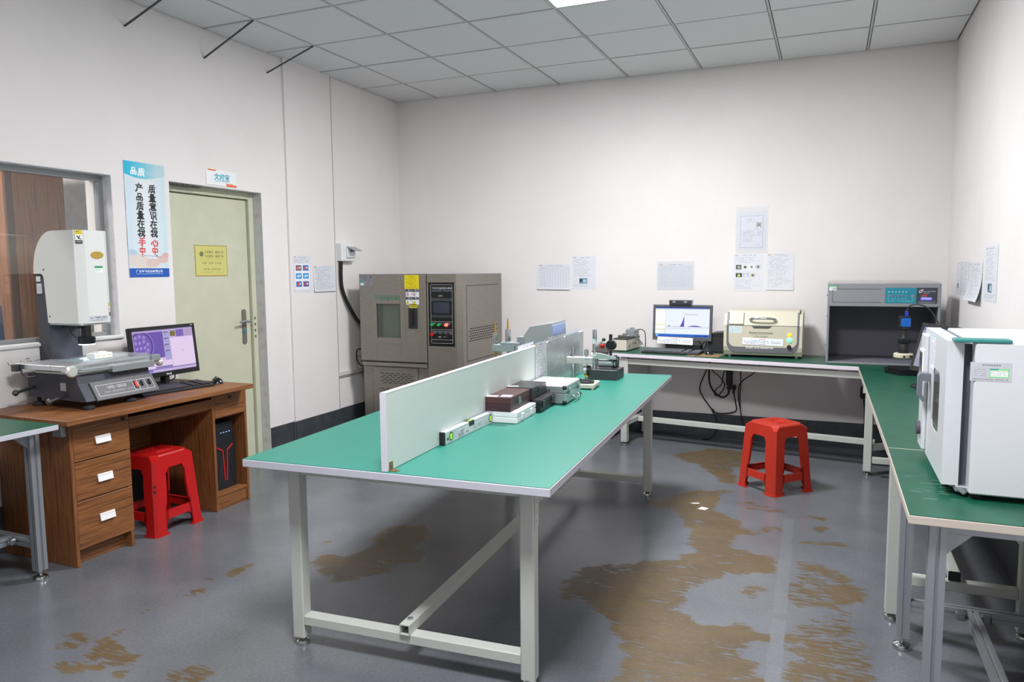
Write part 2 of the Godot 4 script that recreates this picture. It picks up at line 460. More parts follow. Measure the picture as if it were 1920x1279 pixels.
func make_materials() -> void:
	M.led = glow("ffffff", "fdfdff", 6.0)
	M.white_metal = mat("d6d7d5", 0.4)
	var plaster := noise_image(256, 0.012, 5, 3, [[0.0, "e1dddc"], [0.5, "e4e0df"], [1.0, "e7e3e2"]])
	M.wall = grained(plaster, V(0.35, 0.35, 0.35), 0.85, 0.0, true)
	M.bump = noise_image(256, 0.09, 4, 9, [[0.0, "000000"], [1.0, "ffffff"]])
	var nm: Image = M.bump.duplicate()
	nm.bump_map_to_normal_map(1.0)
	M.wall.normal_enabled = true; M.wall.normal_texture = ImageTexture.create_from_image(nm); M.wall.normal_scale = 0.06
	M.reveal = grained(noise_image(256, 0.03, 5, 5, [[0.0, "b8b8ba"], [0.4, "cacacd"], [1.0, "d4d4d7"]]), V(1.2, 1.2, 1.2), 0.85, 0.0, true)
	M.concrete = grained(noise_image(256, 0.02, 5, 6, [[0.0, "77797b"], [0.5, "9da0a2"], [1.0, "b4b6b8"]]), V(1.5, 1.5, 1.5), 0.9, 0.0, true)
	M.skirt = grained(noise_image(256, 0.03, 4, 8, [[0.0, "33373c"], [0.6, "3d4147"], [1.0, "484c52"]]), V(1, 1, 1), 0.5, 0.0, true)
	M.tile = grained(noise_image(256, 0.2, 3, 10, [[0.0, "d2d4d6"], [0.5, "dcdee0"], [1.0, "e3e5e7"]]), V(2, 2, 2), 0.9, 0.0, true)
	M.tee = mat("b9bbbb", 0.45); M.void = mat("1b1b1c", 0.9)
	M.door = grained(noise_image(256, 0.02, 3, 12, [[0.0, "c2c4ac"], [0.5, "c5c7b0"], [1.0, "c9cbb4"]]), V(1, 1, 1), 0.4)
	M.steel_paint = mat("bcbfb9", 0.42)
	M.black = mat("17181a", 0.45); M.black_gloss = mat("121316", 0.2); M.dark = mat("34363b", 0.5); M.rubber = mat("1c1c1d", 0.8)
	M.chrome = mat("c9ccce", 0.15, 1.0); M.alu = mat("c3c6ca", 0.38, 0.85); M.alu_dull = mat("a9adb3", 0.45, 0.7); M.brass = mat("c8a24a", 0.3, 0.9)
	M.white = mat("d8dadc", 0.4); M.cream = mat("c6c1ab", 0.45); M.red = mat("b81718", 0.35); M.red2 = mat("b42c1a", 0.35)
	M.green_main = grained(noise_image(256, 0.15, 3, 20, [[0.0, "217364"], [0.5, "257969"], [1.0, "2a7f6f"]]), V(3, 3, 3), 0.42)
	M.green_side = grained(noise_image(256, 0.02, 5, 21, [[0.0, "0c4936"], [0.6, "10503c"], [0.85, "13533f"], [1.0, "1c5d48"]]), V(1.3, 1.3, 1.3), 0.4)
	M.edge_white = mat("bcbcc6", 0.5); M.edge_cream = mat("bfb6aa", 0.55)
	var wood := noise_image(512, 0.02, 5, 31, [[0.0, "4c2d18"], [0.28, "6f4527"], [0.4, "895832"], [0.48, "764929"], [0.6, "936138"], [0.72, "7f502b"], [1.0, "623c20"]])
	M.wood_z = grained(wood, V(5.0, 5.0, 0.16), 0.45)
	M.wood_y = grained(wood, V(5.0, 0.16, 5.0), 0.45)
	M.wood_x = grained(wood, V(0.16, 5.0, 5.0), 0.45)
	var brushed := noise_image(256, 0.05, 4, 33, [[0.0, "88827a"], [0.5, "908a82"], [1.0, "98928a"]])
	M.stainless = grained(brushed, V(0.8, 9, 0.8), 0.4, 0.7)
	M.glass = glass("dfeae8", 0.04); M.dark_glass = glass("3c5040", 0.4); M.film = glass("eef2f6", 0.12, 0.22)
	M.ink = mat("2a2b2e", 0.6); M.ink_white = mat("e9eaec", 0.6); M.ink_green = mat("1d7a5a", 0.6)
	M.clear_green = glass("b6ff4a", 0.75); M.yellow = mat("e6c400", 0.5); M.gold = mat("c9a850", 0.3, 0.6)
	M.granite = grained(noise_image(256, 0.25, 3, 40, [[0.0, "232426"], [0.5, "35363a"], [1.0, "5a5b5e"]]), V(4, 4, 4), 0.5)
	M.crackle = grained(noise_image(256, 0.3, 3, 41, [[0.0, "2b2c33"], [0.5, "3a3b44"], [1.0, "555763"]]), V(4, 4, 4), 0.6)
	M.hammer = grained(noise_image(256, 0.3, 3, 42, [[0.0, "77797d"], [0.5, "85878c"], [1.0, "94969b"]]), V(4, 4, 4), 0.5)
	M.booth = grained(noise_image(256, 0.3, 3, 43, [[0.0, "64646e"], [0.5, "6c6c76"], [1.0, "767680"]]), V(4, 4, 4), 0.7)

func floor_material() -> StandardMaterial3D:
	# grey paint with brown patches where it has worn through
	var w := 1104; var h := 1200; var sx := W / w; var sz := 5.0 / h
	var zones := []
	var frames := [[2.341, 940.0, 820.0], [2.135, 440.0, 680.0], [3.4286, 0.0, 940.0]]
	for z in STAINS:
		var f: Array = frames[z[0] % 10]
		var poly := PackedVector2Array()
		for k in range(1, z.size(), 2): poly.append(on_floor(z[k] / f[0] + f[1], z[k + 1] / f[0] + f[2]))
		var r := Rect2(poly[0], Vector2.ZERO)
		for p in poly: r = r.expand(p)
		zones.append([poly, r, 255 if z[0] < 10 else 165])
	var cw := 276; var ch := 300
	var coarse := PackedByteArray(); coarse.resize(cw * ch)
	for z in zones:
		var r: Rect2 = z[1]
		for j in range(maxi(0, int(r.position.y / 5.0 * ch)), mini(ch, int(r.end.y / 5.0 * ch) + 2)):
			for i in range(maxi(0, int(r.position.x / W * cw)), mini(cw, int(r.end.x / W * cw) + 2)):
				if Geometry2D.is_point_in_polygon(Vector2((i + 0.5) * W / cw, (j + 0.5) * 5.0 / ch), z[0]): coarse[j * cw + i] = maxi(coarse[j * cw + i], z[2])
	var mi := Image.create_from_data(cw, ch, false, Image.FORMAT_L8, coarse)
	mi.resize(84, 91, Image.INTERPOLATE_BILINEAR); mi.resize(w, h, Image.INTERPOLATE_CUBIC)
	var f1 := FastNoiseLite.new(); f1.seed = 5; f1.frequency = 0.045; f1.fractal_octaves = 5; f1.fractal_gain = 0.65
	var n1 := f1.get_image(w / 3, h); n1.convert(Image.FORMAT_L8); n1.resize(w, h, Image.INTERPOLATE_BILINEAR)
	var f2 := FastNoiseLite.new(); f2.seed = 11; f2.frequency = 0.008; f2.fractal_octaves = 5
	var n2 := f2.get_image(w, h); n2.convert(Image.FORMAT_L8)
	var f3 := FastNoiseLite.new(); f3.seed = 17; f3.frequency = 0.25; f3.fractal_octaves = 2
	var n3 := f3.get_image(w, h); n3.convert(Image.FORMAT_L8)
	var f4 := FastNoiseLite.new(); f4.seed = 23; f4.frequency = 0.2; f4.fractal_octaves = 3; f4.fractal_gain = 0.7
	var n4 := f4.get_image(w / 4, h); n4.convert(Image.FORMAT_L8); n4.resize(w, h, Image.INTERPOLATE_BILINEAR)
	var fine := n4.get_data()
	var a := mi.get_data(); var b := n1.get_data(); var c := n2.get_data(); var g := n3.get_data()
	var out := PackedByteArray(); out.resize(w * h * 3)
	var ro := PackedByteArray(); ro.resize(w * h)
	for k in w * h:
		var i := k % w
		var x := i * sx; var z := (k / w) * sz
		var m := a[k] / 255.0
		m += smoothstep(0.0, 0.35, m) * ((b[k] - 128) / 200.0 + (c[k] - 128) / 500.0 + (g[k] - 128) / 500.0 + (fine[k] - 128) / 150.0)
		m = clampf((m - 0.4) / 0.28, 0.0, 0.96)
		var t := (c[k] - 128) * 0.06 + (g[k] - 128) * 0.05
		var tape := 3.585 + 0.0185 * z
		if z > 1.9 and x > tape and x < tape + 0.053 and absf(z - 3.17) > 0.03: 
			m *= 0.1; t += 7.0
		var u := (b[k] - 128) * 0.07
		out[k * 3] = clampi(int(FLOOR_GREY[0] + t + (FLOOR_BROWN[0] - FLOOR_GREY[0] + u) * m), 0, 255)
		out[k * 3 + 1] = clampi(int(FLOOR_GREY[1] + t + (FLOOR_BROWN[1] - FLOOR_GREY[1] + u) * m), 0, 255)
		out[k * 3 + 2] = clampi(int(FLOOR_GREY[2] + t + (FLOOR_BROWN[2] - FLOOR_GREY[2] + u) * m), 0, 255)
		ro[k] = int(64 + 44 * m)
	var mt := mat("ffffff", 1.0)
	mt.albedo_texture = ImageTexture.create_from_image(Image.create_from_data(w, h, false, Image.FORMAT_RGB8, out))
	mt.roughness_texture = ImageTexture.create_from_image(Image.create_from_data(w, h, false, Image.FORMAT_L8, ro))
	return mt

const FLOOR_GREY := [101, 104, 110]
const FLOOR_BROWN := [92, 76, 51]
# outlines of the worn patches, traced on three enlarged crops of the photograph (first number: which crop)
const STAINS := [
	[0, 750, 80, 800, 65, 860, 60, 920, 50, 1000, 52, 1070, 70, 1060, 110, 1020, 150, 1030, 200, 980, 200, 940, 170, 900, 140, 850, 115, 790, 95],
	[0, 620, 290, 700, 280, 740, 260, 820, 240, 900, 232, 1000, 235, 940, 270, 930, 300, 960, 340, 1050, 370, 1060, 400, 1150, 420, 1050, 430, 1000, 450, 1010, 480, 1080, 505, 1150, 520, 1220, 530, 1215, 570, 1190, 600, 1100, 600, 1000, 600, 900, 630, 830, 670, 790, 710, 790, 760, 830, 810, 900, 830, 1000, 830, 1090, 830, 1150, 870, 1220, 890, 1150, 900, 1060, 900, 1060, 960, 1120, 1000, 1160, 1075, 1150, 1200, 300, 1200, 450, 1075, 520, 1050, 540, 960, 510, 880, 460, 790, 420, 740, 340, 710, 260, 700, 245, 680, 290, 640, 340, 580, 420, 570, 520, 560, 640, 550, 760, 535, 830, 510, 840, 450, 830, 400, 790, 350, 740, 320],
	[10, 1285, 540, 1400, 560, 1520, 610, 1580, 660, 1590, 720, 1500, 740, 1390, 750, 1280, 740, 1250, 700, 1275, 620],
	[10, 1240, 850, 1330, 810, 1500, 760, 1560, 800, 1580, 850, 1600, 920, 1660, 1000, 1640, 1100, 1600, 1200, 1240, 1200, 1240, 1075, 1230, 1010, 1330, 960, 1230, 930],
	[10, 1020, 690, 1080, 660, 1160, 670, 1140, 700, 1060, 710],
	[0, 1355, 400, 1420, 390, 1440, 420, 1370, 425], [10, 1030, 280, 1100, 285, 1250, 325, 1180, 330, 1050, 305], [0, 1360, 350, 1410, 345, 1405, 365, 1365, 367],
	[10, 1120, 390, 1230, 400, 1240, 415, 1130, 418], [10, 1300, 450, 1500, 460, 1560, 475, 1420, 480, 1300, 470],
	[1, 300, 790, 350, 770, 420, 780, 520, 760, 560, 720, 580, 670, 640, 655, 740, 650, 775, 680, 740, 740, 740, 790, 640, 830, 540, 860, 420, 880, 340, 850],
	[1, 340, 710, 380, 706, 375, 722, 345, 724],
	[2, 590, 960, 640, 920, 720, 910, 800, 930, 850, 980, 940, 990, 930, 1030, 860, 1050, 780, 1060, 700, 1080, 640, 1060, 610, 1020],
	[12, 380, 860, 480, 855, 600, 850, 610, 875, 500, 930, 390, 955], [12, 1090, 1110, 1200, 1050, 1360, 1065, 1330, 1140, 1250, 1170, 1080, 1200, 1060, 1162],
	[12, 380, 1080, 480, 1030, 600, 1020, 560, 1080, 420, 1110], [2, 150, 1050, 250, 1030, 260, 1050, 160, 1068], [2, 280, 1060, 440, 985, 450, 1000, 300, 1075],
	[2, 560, 920, 720, 830, 900, 735, 960, 700, 970, 715, 800, 815, 600, 930], [2, 1080, 640, 1280, 570, 1285, 585, 1090, 655], [2, 1320, 515, 1480, 455, 1640, 375, 1645, 390, 1490, 475, 1330, 530],
	[2, 760, 1090, 830, 1080, 835, 1120, 810, 1150, 790, 1110], [2, 1650, 890, 1700, 880, 1690, 900],
]

func slab(parent: Node, called: String, a: Vector3, b: Vector3, m: Material) -> MeshInstance3D:
	var k := MB.new(); k.box2(a, b)
	return part(parent, called, k, m)

func setting() -> void:
	var fl := structure("floor", "grey painted concrete floor with brown worn patches")
	var fm := floor_material()
	var b := MB.new()
	var up := Vector3.UP
	b.tri(V(0, 0, 5), V(W, 0, 5), V(W, 0, 0), up, up, up, Vector2(0, 1), Vector2(1, 1), Vector2(1, 0))
	b.tri(V(0, 0, 5), V(W, 0, 0), V(0, 0, 0), up, up, up, Vector2(0, 1), Vector2(1, 0), Vector2(0, 0))
	part(fl, "painted_surface", b, fm)
	slab(fl, "rear_surface", V(0, -0.1, 5), V(W, 0, D), mat(Color8(FLOOR_GREY[0], FLOOR_GREY[1], FLOOR_GREY[2]).to_html(false), 0.26))
	slab(fl, "concrete_slab", V(-0.3, -0.25, -0.3), V(W + 0.3, -0.02, 5), M.concrete)
	# ceiling: grid of tees with a tile in each cell
	var ce := structure("ceiling", "suspended ceiling of pale grey square tiles in a metal grid")
	slab(ce, "void_cover", V(-0.3, H + 0.06, -0.3), V(W + 0.3, H + 0.2, D + 0.3), M.void)
	var xs := [0.0]
	for k in 7: xs.append(0.427 + 0.6 * k)
	xs.append(W)
	var zs := [0.0]
	for k in 14: zs.append(DEPTH_ROW + 0.6 * k)
	zs[-1] = D
	var tiles := {}
	for i in xs.size() - 1:
		for j in zs.size() - 1:
			var lit := false
			for p in LAMPS: lit = lit or (p[0] > xs[i] and p[0] < xs[i + 1] and p[1] > zs[j] and p[1] < zs[j + 1])
			if lit: continue
			var sz := Vector2(xs[i + 1] - xs[i] - 0.022, zs[j + 1] - zs[j] - 0.022)
			var key := "%.3f_%.3f" % [sz.x, sz.y]
			if not tiles.has(key):
				var tb := MB.new(); tb.box(V(0, 0.008, 0), V(sz.x, 0.014, sz.y), 0.002); tiles[key] = tb.mesh()
			var o := MeshInstance3D.new()
			o.name = "ceiling_tile"; o.mesh = tiles[key]; o.material_override = M.tile
			ce.add_child(o, true)
			var sag := 0.0012 * sin(i * 7.1 + j * 3.7)
			o.position = V((xs[i] + xs[i + 1]) * 0.5, H + sag, (zs[j] + zs[j + 1]) * 0.5)
	for i in range(1, xs.size() - 1): slab(ce, "grid_bar", V(xs[i] - 0.0065, H - 0.001, 0), V(xs[i] + 0.0065, H + 0.02, D), M.tee)
	for j in range(1, zs.size() - 1):
		for i in xs.size() - 1: slab(ce, "cross_bar", V(xs[i] + 0.008, H - 0.0005, zs[j] - 0.006), V(xs[i + 1] - 0.008, H + 0.02, zs[j] + 0.006), M.tee)
	# three dark braces between the first grid bar and the left wall
	for q in [[1.789, 2.847], [2.389, 2.802], [2.989, 2.834]]:
		b = MB.new(); b.bar(V(0.42, H - 0.002, q[0]), V(0.0, q[1], q[0]), 0.013, 0.005)
		part(ce, "wall_brace", b, M.dark, "dark metal brace running from the grid down to the wall")
	# walls
	var wb := structure("wall_back", "plain off-white back wall")
	slab(wb, "plaster", V(-0.3, -0.1, -0.25), V(W + 0.3, H + 0.15, 0), M.wall)
	var wr := structure("wall_right", "plain off-white right wall")
	slab(wr, "plaster", V(W, -0.1, 0), V(W + 0.25, H + 0.15, D), M.wall)
	var wf := structure("wall_front", "plain off-white wall behind the camera")
	slab(wf, "plaster", V(-0.3, -0.1, D), V(W + 0.3, H + 0.15, D + 0.25), M.wall)
	var wl := structure("wall_left", "off-white left wall with a doorway, a window and a shallow pier")
	b = MB.new()
	b.box2(V(-0.2, -0.1, 0), V(0, H + 0.15, 1.9)); b.box2(V(-0.2, 1.975, 1.9), V(0, H + 0.15, 2.73)); b.box2(V(-0.2, -0.1, 2.73), V(0, H + 0.15, 3.099)); b.box2(V(-0.2, -0.1, 3.099), V(-0.01, H + 0.15, 3.103))
	part(wl, "plaster", b, M.wall)
	b = MB.new()
	b.box2(V(-0.2, -0.1, 3.103), V(0.012, 1.035, D)); b.box2(V(-0.2, 1.965, 3.103), V(0.012, H + 0.15, D))
	b.box2(V(-0.2, 1.035, 3.103), V(0.012, 1.965, 3.15)); b.box2(V(-0.2, 1.035, 4.75), V(0.012, 1.965, D))
	part(wl, "window_bay", b, M.wall)
	b = MB.new(); b.box2(V(0, 0, 1.064), V(0.018, H + 0.05, 1.632), 0.001)
	part(wl, "pier", b, M.wall)
	slab(wl, "sealant_line", V(0, 0.24, 1.056), V(0.0185, H, 1.066), mat("a99f90", 0.8))
	slab(wl, "sealant_line", V(-0.005, 0.24, 3.0965), V(0.003, H, 3.103), mat("9a9288", 0.8))
	# dark painted band at the foot of the walls
	var k := 0.008
	var bl := structure("baseboard_left", "dark grey painted band along the foot of the left wall")
	b = MB.new(); b.box2(V(0, 0, 0), V(k, 0.235, 1.064)); b.box2(V(0.018, 0, 1.056), V(0.018 + k, 0.238, 1.64)); b.box2(V(0, 0, 1.632), V(k, 0.238, 1.9))
	b.box2(V(0, 0, 2.73), V(k, 0.238, 3.103)); b.box2(V(0.012, 0, 3.103), V(0.012 + k, 0.238, D))
	part(bl, "painted_band", b, M.skirt)
	var bb := structure("baseboard_back", "dark grey painted band along the foot of the back wall")
	slab(bb, "painted_band", V(0, 0, 0), V(W, 0.2, k), M.skirt)
	var br := structure("baseboard_right", "dark grey painted band along the foot of the right wall")
	slab(br, "painted_band", V(W - k, 0, 0), V(W, 0.2, D), M.skirt)
	# door, set back in its opening
	var dr := structure("door_1", "pale green steel door with a lever handle on a long bronze plate", "door")
	b = MB.new()
	b.box2(V(-0.079, 0, 1.899), V(-0.001, 1.976, 1.903)); b.box2(V(-0.079, 1.972, 1.9), V(-0.001, 1.977, 2.73)); b.box2(V(-0.079, 0, 2.727), V(-0.001, 1.975, 2.731))
	part(dr, "reveal", b, M.reveal, "rough grey plaster of the door opening")
	b = MB.new()
	b.box2(V(-0.16, 0, 1.9), V(-0.08, 1.975, 1.945), 0.004); b.box2(V(-0.16, 0, 2.69), V(-0.08, 1.975, 2.73), 0.004); b.box2(V(-0.16, 1.925, 1.945), V(-0.08, 1.975, 2.69), 0.004)
	part(dr, "door_frame", b, M.door)
	b = MB.new(); b.box2(V(-0.15, 0.012, 1.949), V(-0.105, 1.921, 2.686), 0.003)
	part(dr, "door_leaf", b, M.door)
	b = MB.new()
	var pl := PackedVector2Array()
	for a in 13: pl.append(Vector2(2.02 + 0.019 * cos(PI * a / 12.0), 1.115 + 0.019 * sin(PI * a / 12.0)))
	for a in 13: pl.append(Vector2(2.02 - 0.019 * cos(PI * a / 12.0), 0.9 - 0.019 * sin(PI * a / 12.0)))
	b.prism(pl, -0.105, -0.095, "zy")
	var hp := part(dr, "handle_plate", b, mat("8a827b", 0.38, 0.5))
	b = MB.new(); b.rod(V(-0.097, 1.045, 2.02), V(-0.05, 1.045, 2.02), 0.009); b.tube([V(-0.052, 1.045, 2.022), V(-0.05, 1.047, 2.0), V(-0.05, 1.049, 2.06), V(-0.05, 1.046, 2.11)], 0.008, 10)
	part(hp, "lever", b, M.alu_dull)
	b = MB.new(); b.rod(V(-0.096, 0.975, 2.02), V(-0.09, 0.975, 2.02), 0.014, 14)
	part(hp, "lock_cylinder", b, mat("3d7f95", 0.35))
	b = MB.new()
	for e in 4: b.box(V(-0.079, 0.93 + e * 0.045, 1.93), V(0.003, 0.018, 0.012))
	part(dr, "strike_plate", b, mat("6b6a58", 0.5, 0.4))
	b = MB.new()
	for e in 26:
		var hx := fmod(e * 0.618, 1.0)
		b.ball(V(-0.035, 1.97, 2.715 - e * 0.0105), V(0.025 + 0.012 * hx, 0.009 + 0.007 * fmod(e * 0.37, 1.0), 0.013), 8, 4)
	part(dr, "broken_plaster", b, mat("6e6d6b", 0.95), "patch of broken grey plaster over the door")
	# window of the next room
	var wi := structure("window_1", "interior window with a grey aluminium frame", "window")
	b = MB.new()
	b.box2(V(-0.1, 1.0355, 3.15), V(-0.06, 1.065, 4.75), 0.003); b.box2(V(-0.1, 1.93, 3.15), V(-0.06, 1.9645, 4.75), 0.003)
	b.box2(V(-0.1, 1.065, 3.1505), V(-0.06, 1.93, 3.18), 0.003); b.box2(V(-0.1, 1.065, 4.72), V(-0.06, 1.93, 4.7495), 0.003)
	part(wi, "window_frame", b, mat("9a9d9f", 0.4, 0.3))
	slab(wi, "pane", V(-0.083, 1.066, 3.181), V(-0.078, 1.929, 4.719), M.glass)
	b = MB.new(); b.box2(V(-0.06, 1.025, 3.13), V(0.028, 1.043, 4.8), 0.004)
	part(wi, "sill", b, mat("d8d8d8", 0.7))
	b = MB.new()
	b.box2(V(-0.058, 1.043, 3.147), V(0.0125, 1.963, 3.152)); b.box2(V(-0.058, 1.962, 3.15), V(0.0125, 1.967, 4.75))
	part(wi, "reveal", b, M.reveal)
	# cable trunking low on the left wall
	var tk := structure("trim_1", "off-white cable trunking on the left wall behind the steel chamber")
	b = MB.new(); b.box2(V(0.0, 0.515, 0.05), V(0.022, 0.55, 1.06), 0.002)
	part(tk, "cover", b, mat("d6d1ca", 0.5))
	b = MB.new(); b.box2(V(0.0, 0.5, 0.05), V(0.012, 0.515, 1.06), 0.002)
	part(tk, "back_box", b, mat("b9b4ae", 0.5))
	# marker scrawl on the plaster under the window
	b = MB.new()
	for q in [[6, 12, 10, 20], [12, 20, 22, 22], [22, 22, 34, 18], [38, 10, 37, 20], [50, 8, 62, 8], [56, 6, 54, 18], [60, 14, 70, 18], [72, 15, 90, 14]]:
		b.bar(V(0.0124, 0.985 - q[1] * 0.0021, 3.82 - q[0] * 0.0021), V(0.0124, 0.985 - q[3] * 0.0021, 3.82 - q[2] * 0.0021), 0.0008, 0.0026)
	part(wl, "marker_writing", b, mat("4a464e", 0.8)).set_meta("kind", "stuff")

func neighbour_room() -> void:
	var b := MB.new()
	for e in [["wall_far", "grey far wall of the next room seen through the window", V(-3.2, -0.1, 1.6), V(-3.0, H + 0.15, 6.3), M.reveal], ["wall_far_end", "grey end wall of the next room behind the brown cabinet", V(-3.2, -0.1, 1.4), V(-0.2, H + 0.15, 1.6), M.concrete], ["wall_far_side", "grey side wall of the next room", V(-3.2, -0.1, 6.3), V(-0.2, H + 0.15, 6.5), M.reveal],
			["ceiling_far", "white ceiling of the next room", V(-3.0, H + 0.05, 1.6), V(-0.2, H + 0.2, 6.3), M.wall], ["floor_far", "concrete floor of the next room", V(-3.0, -0.2, 1.6), V(-0.2, 0, 6.3), M.concrete], ["trim_2", "rough concrete pillar of the next room seen through the window", V(-1.55, 0, 1.62), V(-1.2, H, 2.38), M.reveal]]:
		slab(structure(e[0], e[1]), "plaster", e[2], e[3], e[4])
	var t := thing("ceiling_light", "unseen ceiling lamp of the room beyond the window, placed to light what shows through it", "ceiling light", V(-1.5, H + 0.05, 4.2))  # lamp out of view, placed to light the cabinet and pillar behind the window
	b = MB.new(); b.box(V(0, -0.01, 0), V(0.56, 0.02, 0.56), 0.003)
	part(t, "diffuser", b, glow("ffffff", "fff6e8", 2.0))
	var l := AreaLight3D.new()
	l.name = "panel_light"; l.area_size = Vector2(0.55, 0.55); l.light_energy = 8.0; l.light_color = Color("fffaf4"); l.area_range = 10.0; l.area_attenuation = 2.0; l.shadow_enabled = true
	t.add_child(l); l.position = V(0, -0.025, 0); l.rotation_degrees = V(-90, 0, 0)
	var c := thing("wooden_cabinet", "tall brown wood-grain cabinet behind the interior window", "cabinet", V(-1.25, 0, 2.9))
	b = MB.new(); b.box2(V(-0.25, 0, -0.2), V(0.24, 2.25, 0.2), 0.003)
	part(c, "body", b, M.wood_y)
	b = MB.new(); b.box2(V(0.24, 0.08, -0.198), V(0.26, 2.24, 0.15), 0.003)
	part(c, "door", b, M.wood_y)
	b = MB.new(); b.box2(V(0.24, 0.08, 0.153), V(0.255, 2.24, 0.198), 0.003)
	part(c, "edge_strip", b, mat("4d2d18", 0.5))
	var q := thing("blue_drum", "blue plastic drum beside the brown cabinet behind the window", "drum", V(-0.95, 0, 3.4))
	b = MB.new(); b.lathe([Vector2(0, 0), Vector2(0.15, 0), Vector2(0.17, 0.03), Vector2(0.175, 0.4), Vector2(0.182, 0.42), Vector2(0.175, 0.44), Vector2(0.175, 0.85), Vector2(0.182, 0.87), Vector2(0.175, 0.89), Vector2(0.17, 1.2), Vector2(0.15, 1.25), Vector2(0.0, 1.25)], 24)
	part(q, "body", b, mat("123c6e", 0.4))
	b = MB.new(); b.at(V(0, 1.25, 0)).lathe([Vector2(0, 0), Vector2(0.13, 0), Vector2(0.13, 0.05), Vector2(0.12, 0.06), Vector2(0, 0.06)], 24)
	part(q, "lid", b, M.black)

# ---------------------------------------------------------------- the long bench in the middle
const BENCH := Vector3(2.4175, 0, 2.9205)
const BENCH_TURN := 2.8
const TOP := 0.74

func foot(parent: Node, p: Vector3, r := 0.026) -> void:
	var b := MB.new()
	b.at(p).lathe([Vector2(0, 0), Vector2(r, 0), Vector2(r + 0.001, 0.006), Vector2(r * 0.92, 0.016), Vector2(r * 0.55, 0.022), Vector2(0.008, 0.024), Vector2(0.008, 0.05), Vector2(0, 0.05)], 18)
	part(parent, "foot", b, M.chrome)

func main_bench() -> void:
	var t := thing("workbench", "long workbench with a teal green top and white steel legs mid-room", "workbench", BENCH, BENCH_TURN)
	var b := MB.new(); b.box2(V(-0.575, 0.711, -1.28), V(0.575, 0.738, 1.28), 0.002)
	part(t, "tabletop", b, M.edge_white, "white edged tabletop")
	b = MB.new(); b.box2(V(-0.573, 0.736, -1.278), V(0.573, TOP, 1.278))
	part(t, "green_mat", b, M.green_main, "teal green laminate surface")
	for sx in [-1.0, 1.0]:
		for sz in [-1.0, 1.0]:
			b = MB.new(); b.box2(V(sx * 0.455 - 0.025, 0.03, sz * 1.13 - 0.025), V(sx * 0.455 + 0.025, 0.711, sz * 1.13 + 0.025), 0.004)
			var leg := part(t, "leg", b, M.steel_paint)
			foot(leg, V(sx * 0.455, 0, sz * 1.13))
			if sz > 0:
				b = MB.new(); b.box2(V(sx * 0.4805, 0.56, 1.112), V(sx * 0.4835, 0.705, 1.147))
				for e in 4: b.rod(V(sx * 0.4835, 0.58 + e * 0.033, 1.13), V(sx * 0.486, 0.58 + e * 0.033, 1.13), 0.005, 8)
				part(leg, "slot_strip", b, M.steel_paint)
	for sz in [-1.0, 1.0]:
		b = MB.new(); b.box2(V(-0.43, 0.085, sz * 1.13 - 0.025), V(0.43, 0.122, sz * 1.13 + 0.025), 0.003)
		part(t, "crossbar", b, M.steel_paint)
		b = MB.new(); b.box2(V(-0.43, 0.66, sz * 1.13 - 0.02), V(0.43, 0.71, sz * 1.13 + 0.02), 0.003)
		part(t, "end_rail", b, M.steel_paint)
	for sx in [-1.0, 1.0]:
		b = MB.new(); b.box2(V(sx * 0.455 - 0.02, 0.66, -1.105), V(sx * 0.455 + 0.02, 0.71, 1.105), 0.003)
		part(t, "side_rail", b, M.steel_paint)
	b = MB.new()
	for e in [[V(-0.0195, 0.122, -1.16), V(-0.0165, 0.16, 1.165)], [V(0.0165, 0.122, -1.16), V(0.0195, 0.16, 1.165)], [V(-0.0165, 0.122, -1.16), V(0.0165, 0.125, 1.165)], [V(-0.0165, 0.157, -1.16), V(0.0165, 0.16, 1.165)]]: b.box2(e[0], e[1])
	var st := part(t, "stretcher", b, M.steel_paint, "long hollow steel stretcher with an open end")
	b = MB.new(); b.rod(V(0, 0.16, 1.12), V(0, 0.166, 1.12), 0.011, 6); b.rod(V(0, 0.166, 1.12), V(0, 0.168, 1.12), 0.006, 8)
	part(st, "bolt", b, M.chrome)
	b = MB.new(); b.box2(V(-0.011, 0.741, -1.262), V(0.011, 1.004, 1.272), 0.0015)
	t = thing("divider_board", "white divider board standing on edge along the middle of the long workbench", "divider", BENCH, BENCH_TURN)
	var dv := part(t, "board", b, mat("bcc6c2", 0.5), "")
	b = MB.new(); b.box2(V(-0.0115, 0.741, 1.272), V(0.0115, 1.005, 1.2735)); b.box2(V(-0.0115, 1.0035, -1.262), V(0.0115, 1.005, 1.2735))
	part(dv, "edge_band", b, mat("cccdd6", 0.5))
	for z in [1.25, -0.2, -0.85]:
		b = MB.new(); b.box2(V(0.011, 0.741, z - 0.012), V(0.0125, 0.77, z + 0.012)); b.box2(V(0.011, 0.7405, z - 0.012), V(0.04, 0.742, z + 0.012)); b.rod(V(0.03, 0.742, z), V(0.03, 0.745, z), 0.004, 8); b.rod(V(0.0125, 0.758, z), V(0.015, 0.758, z), 0.004, 8)
		part(dv, "corner_bracket", b, mat("8a6f4e", 0.4, 0.6))
	b = MB.new(); b.box2(V(-0.05, TOP, 1.06), V(-0.012, TOP + 0.004, 1.1)); b.at(V(-0.035, TOP + 0.002, 1.14), V(0, 25, 0)).box(V(0, 0, 0), V(0.03, 0.004, 0.07))
	part(dv, "wood_wedge", b, mat("b99a62", 0.6))

func bl(x: float, z: float, y := TOP) -> Vector3:
	# place on the middle bench given in the bench's own axes
	return BENCH + Basis.from_euler(V(0, deg_to_rad(BENCH_TURN), 0)) * V(x, y, z)
func wl(x: float, z: float, y := TOP) -> Vector3: return V(x, y, z)

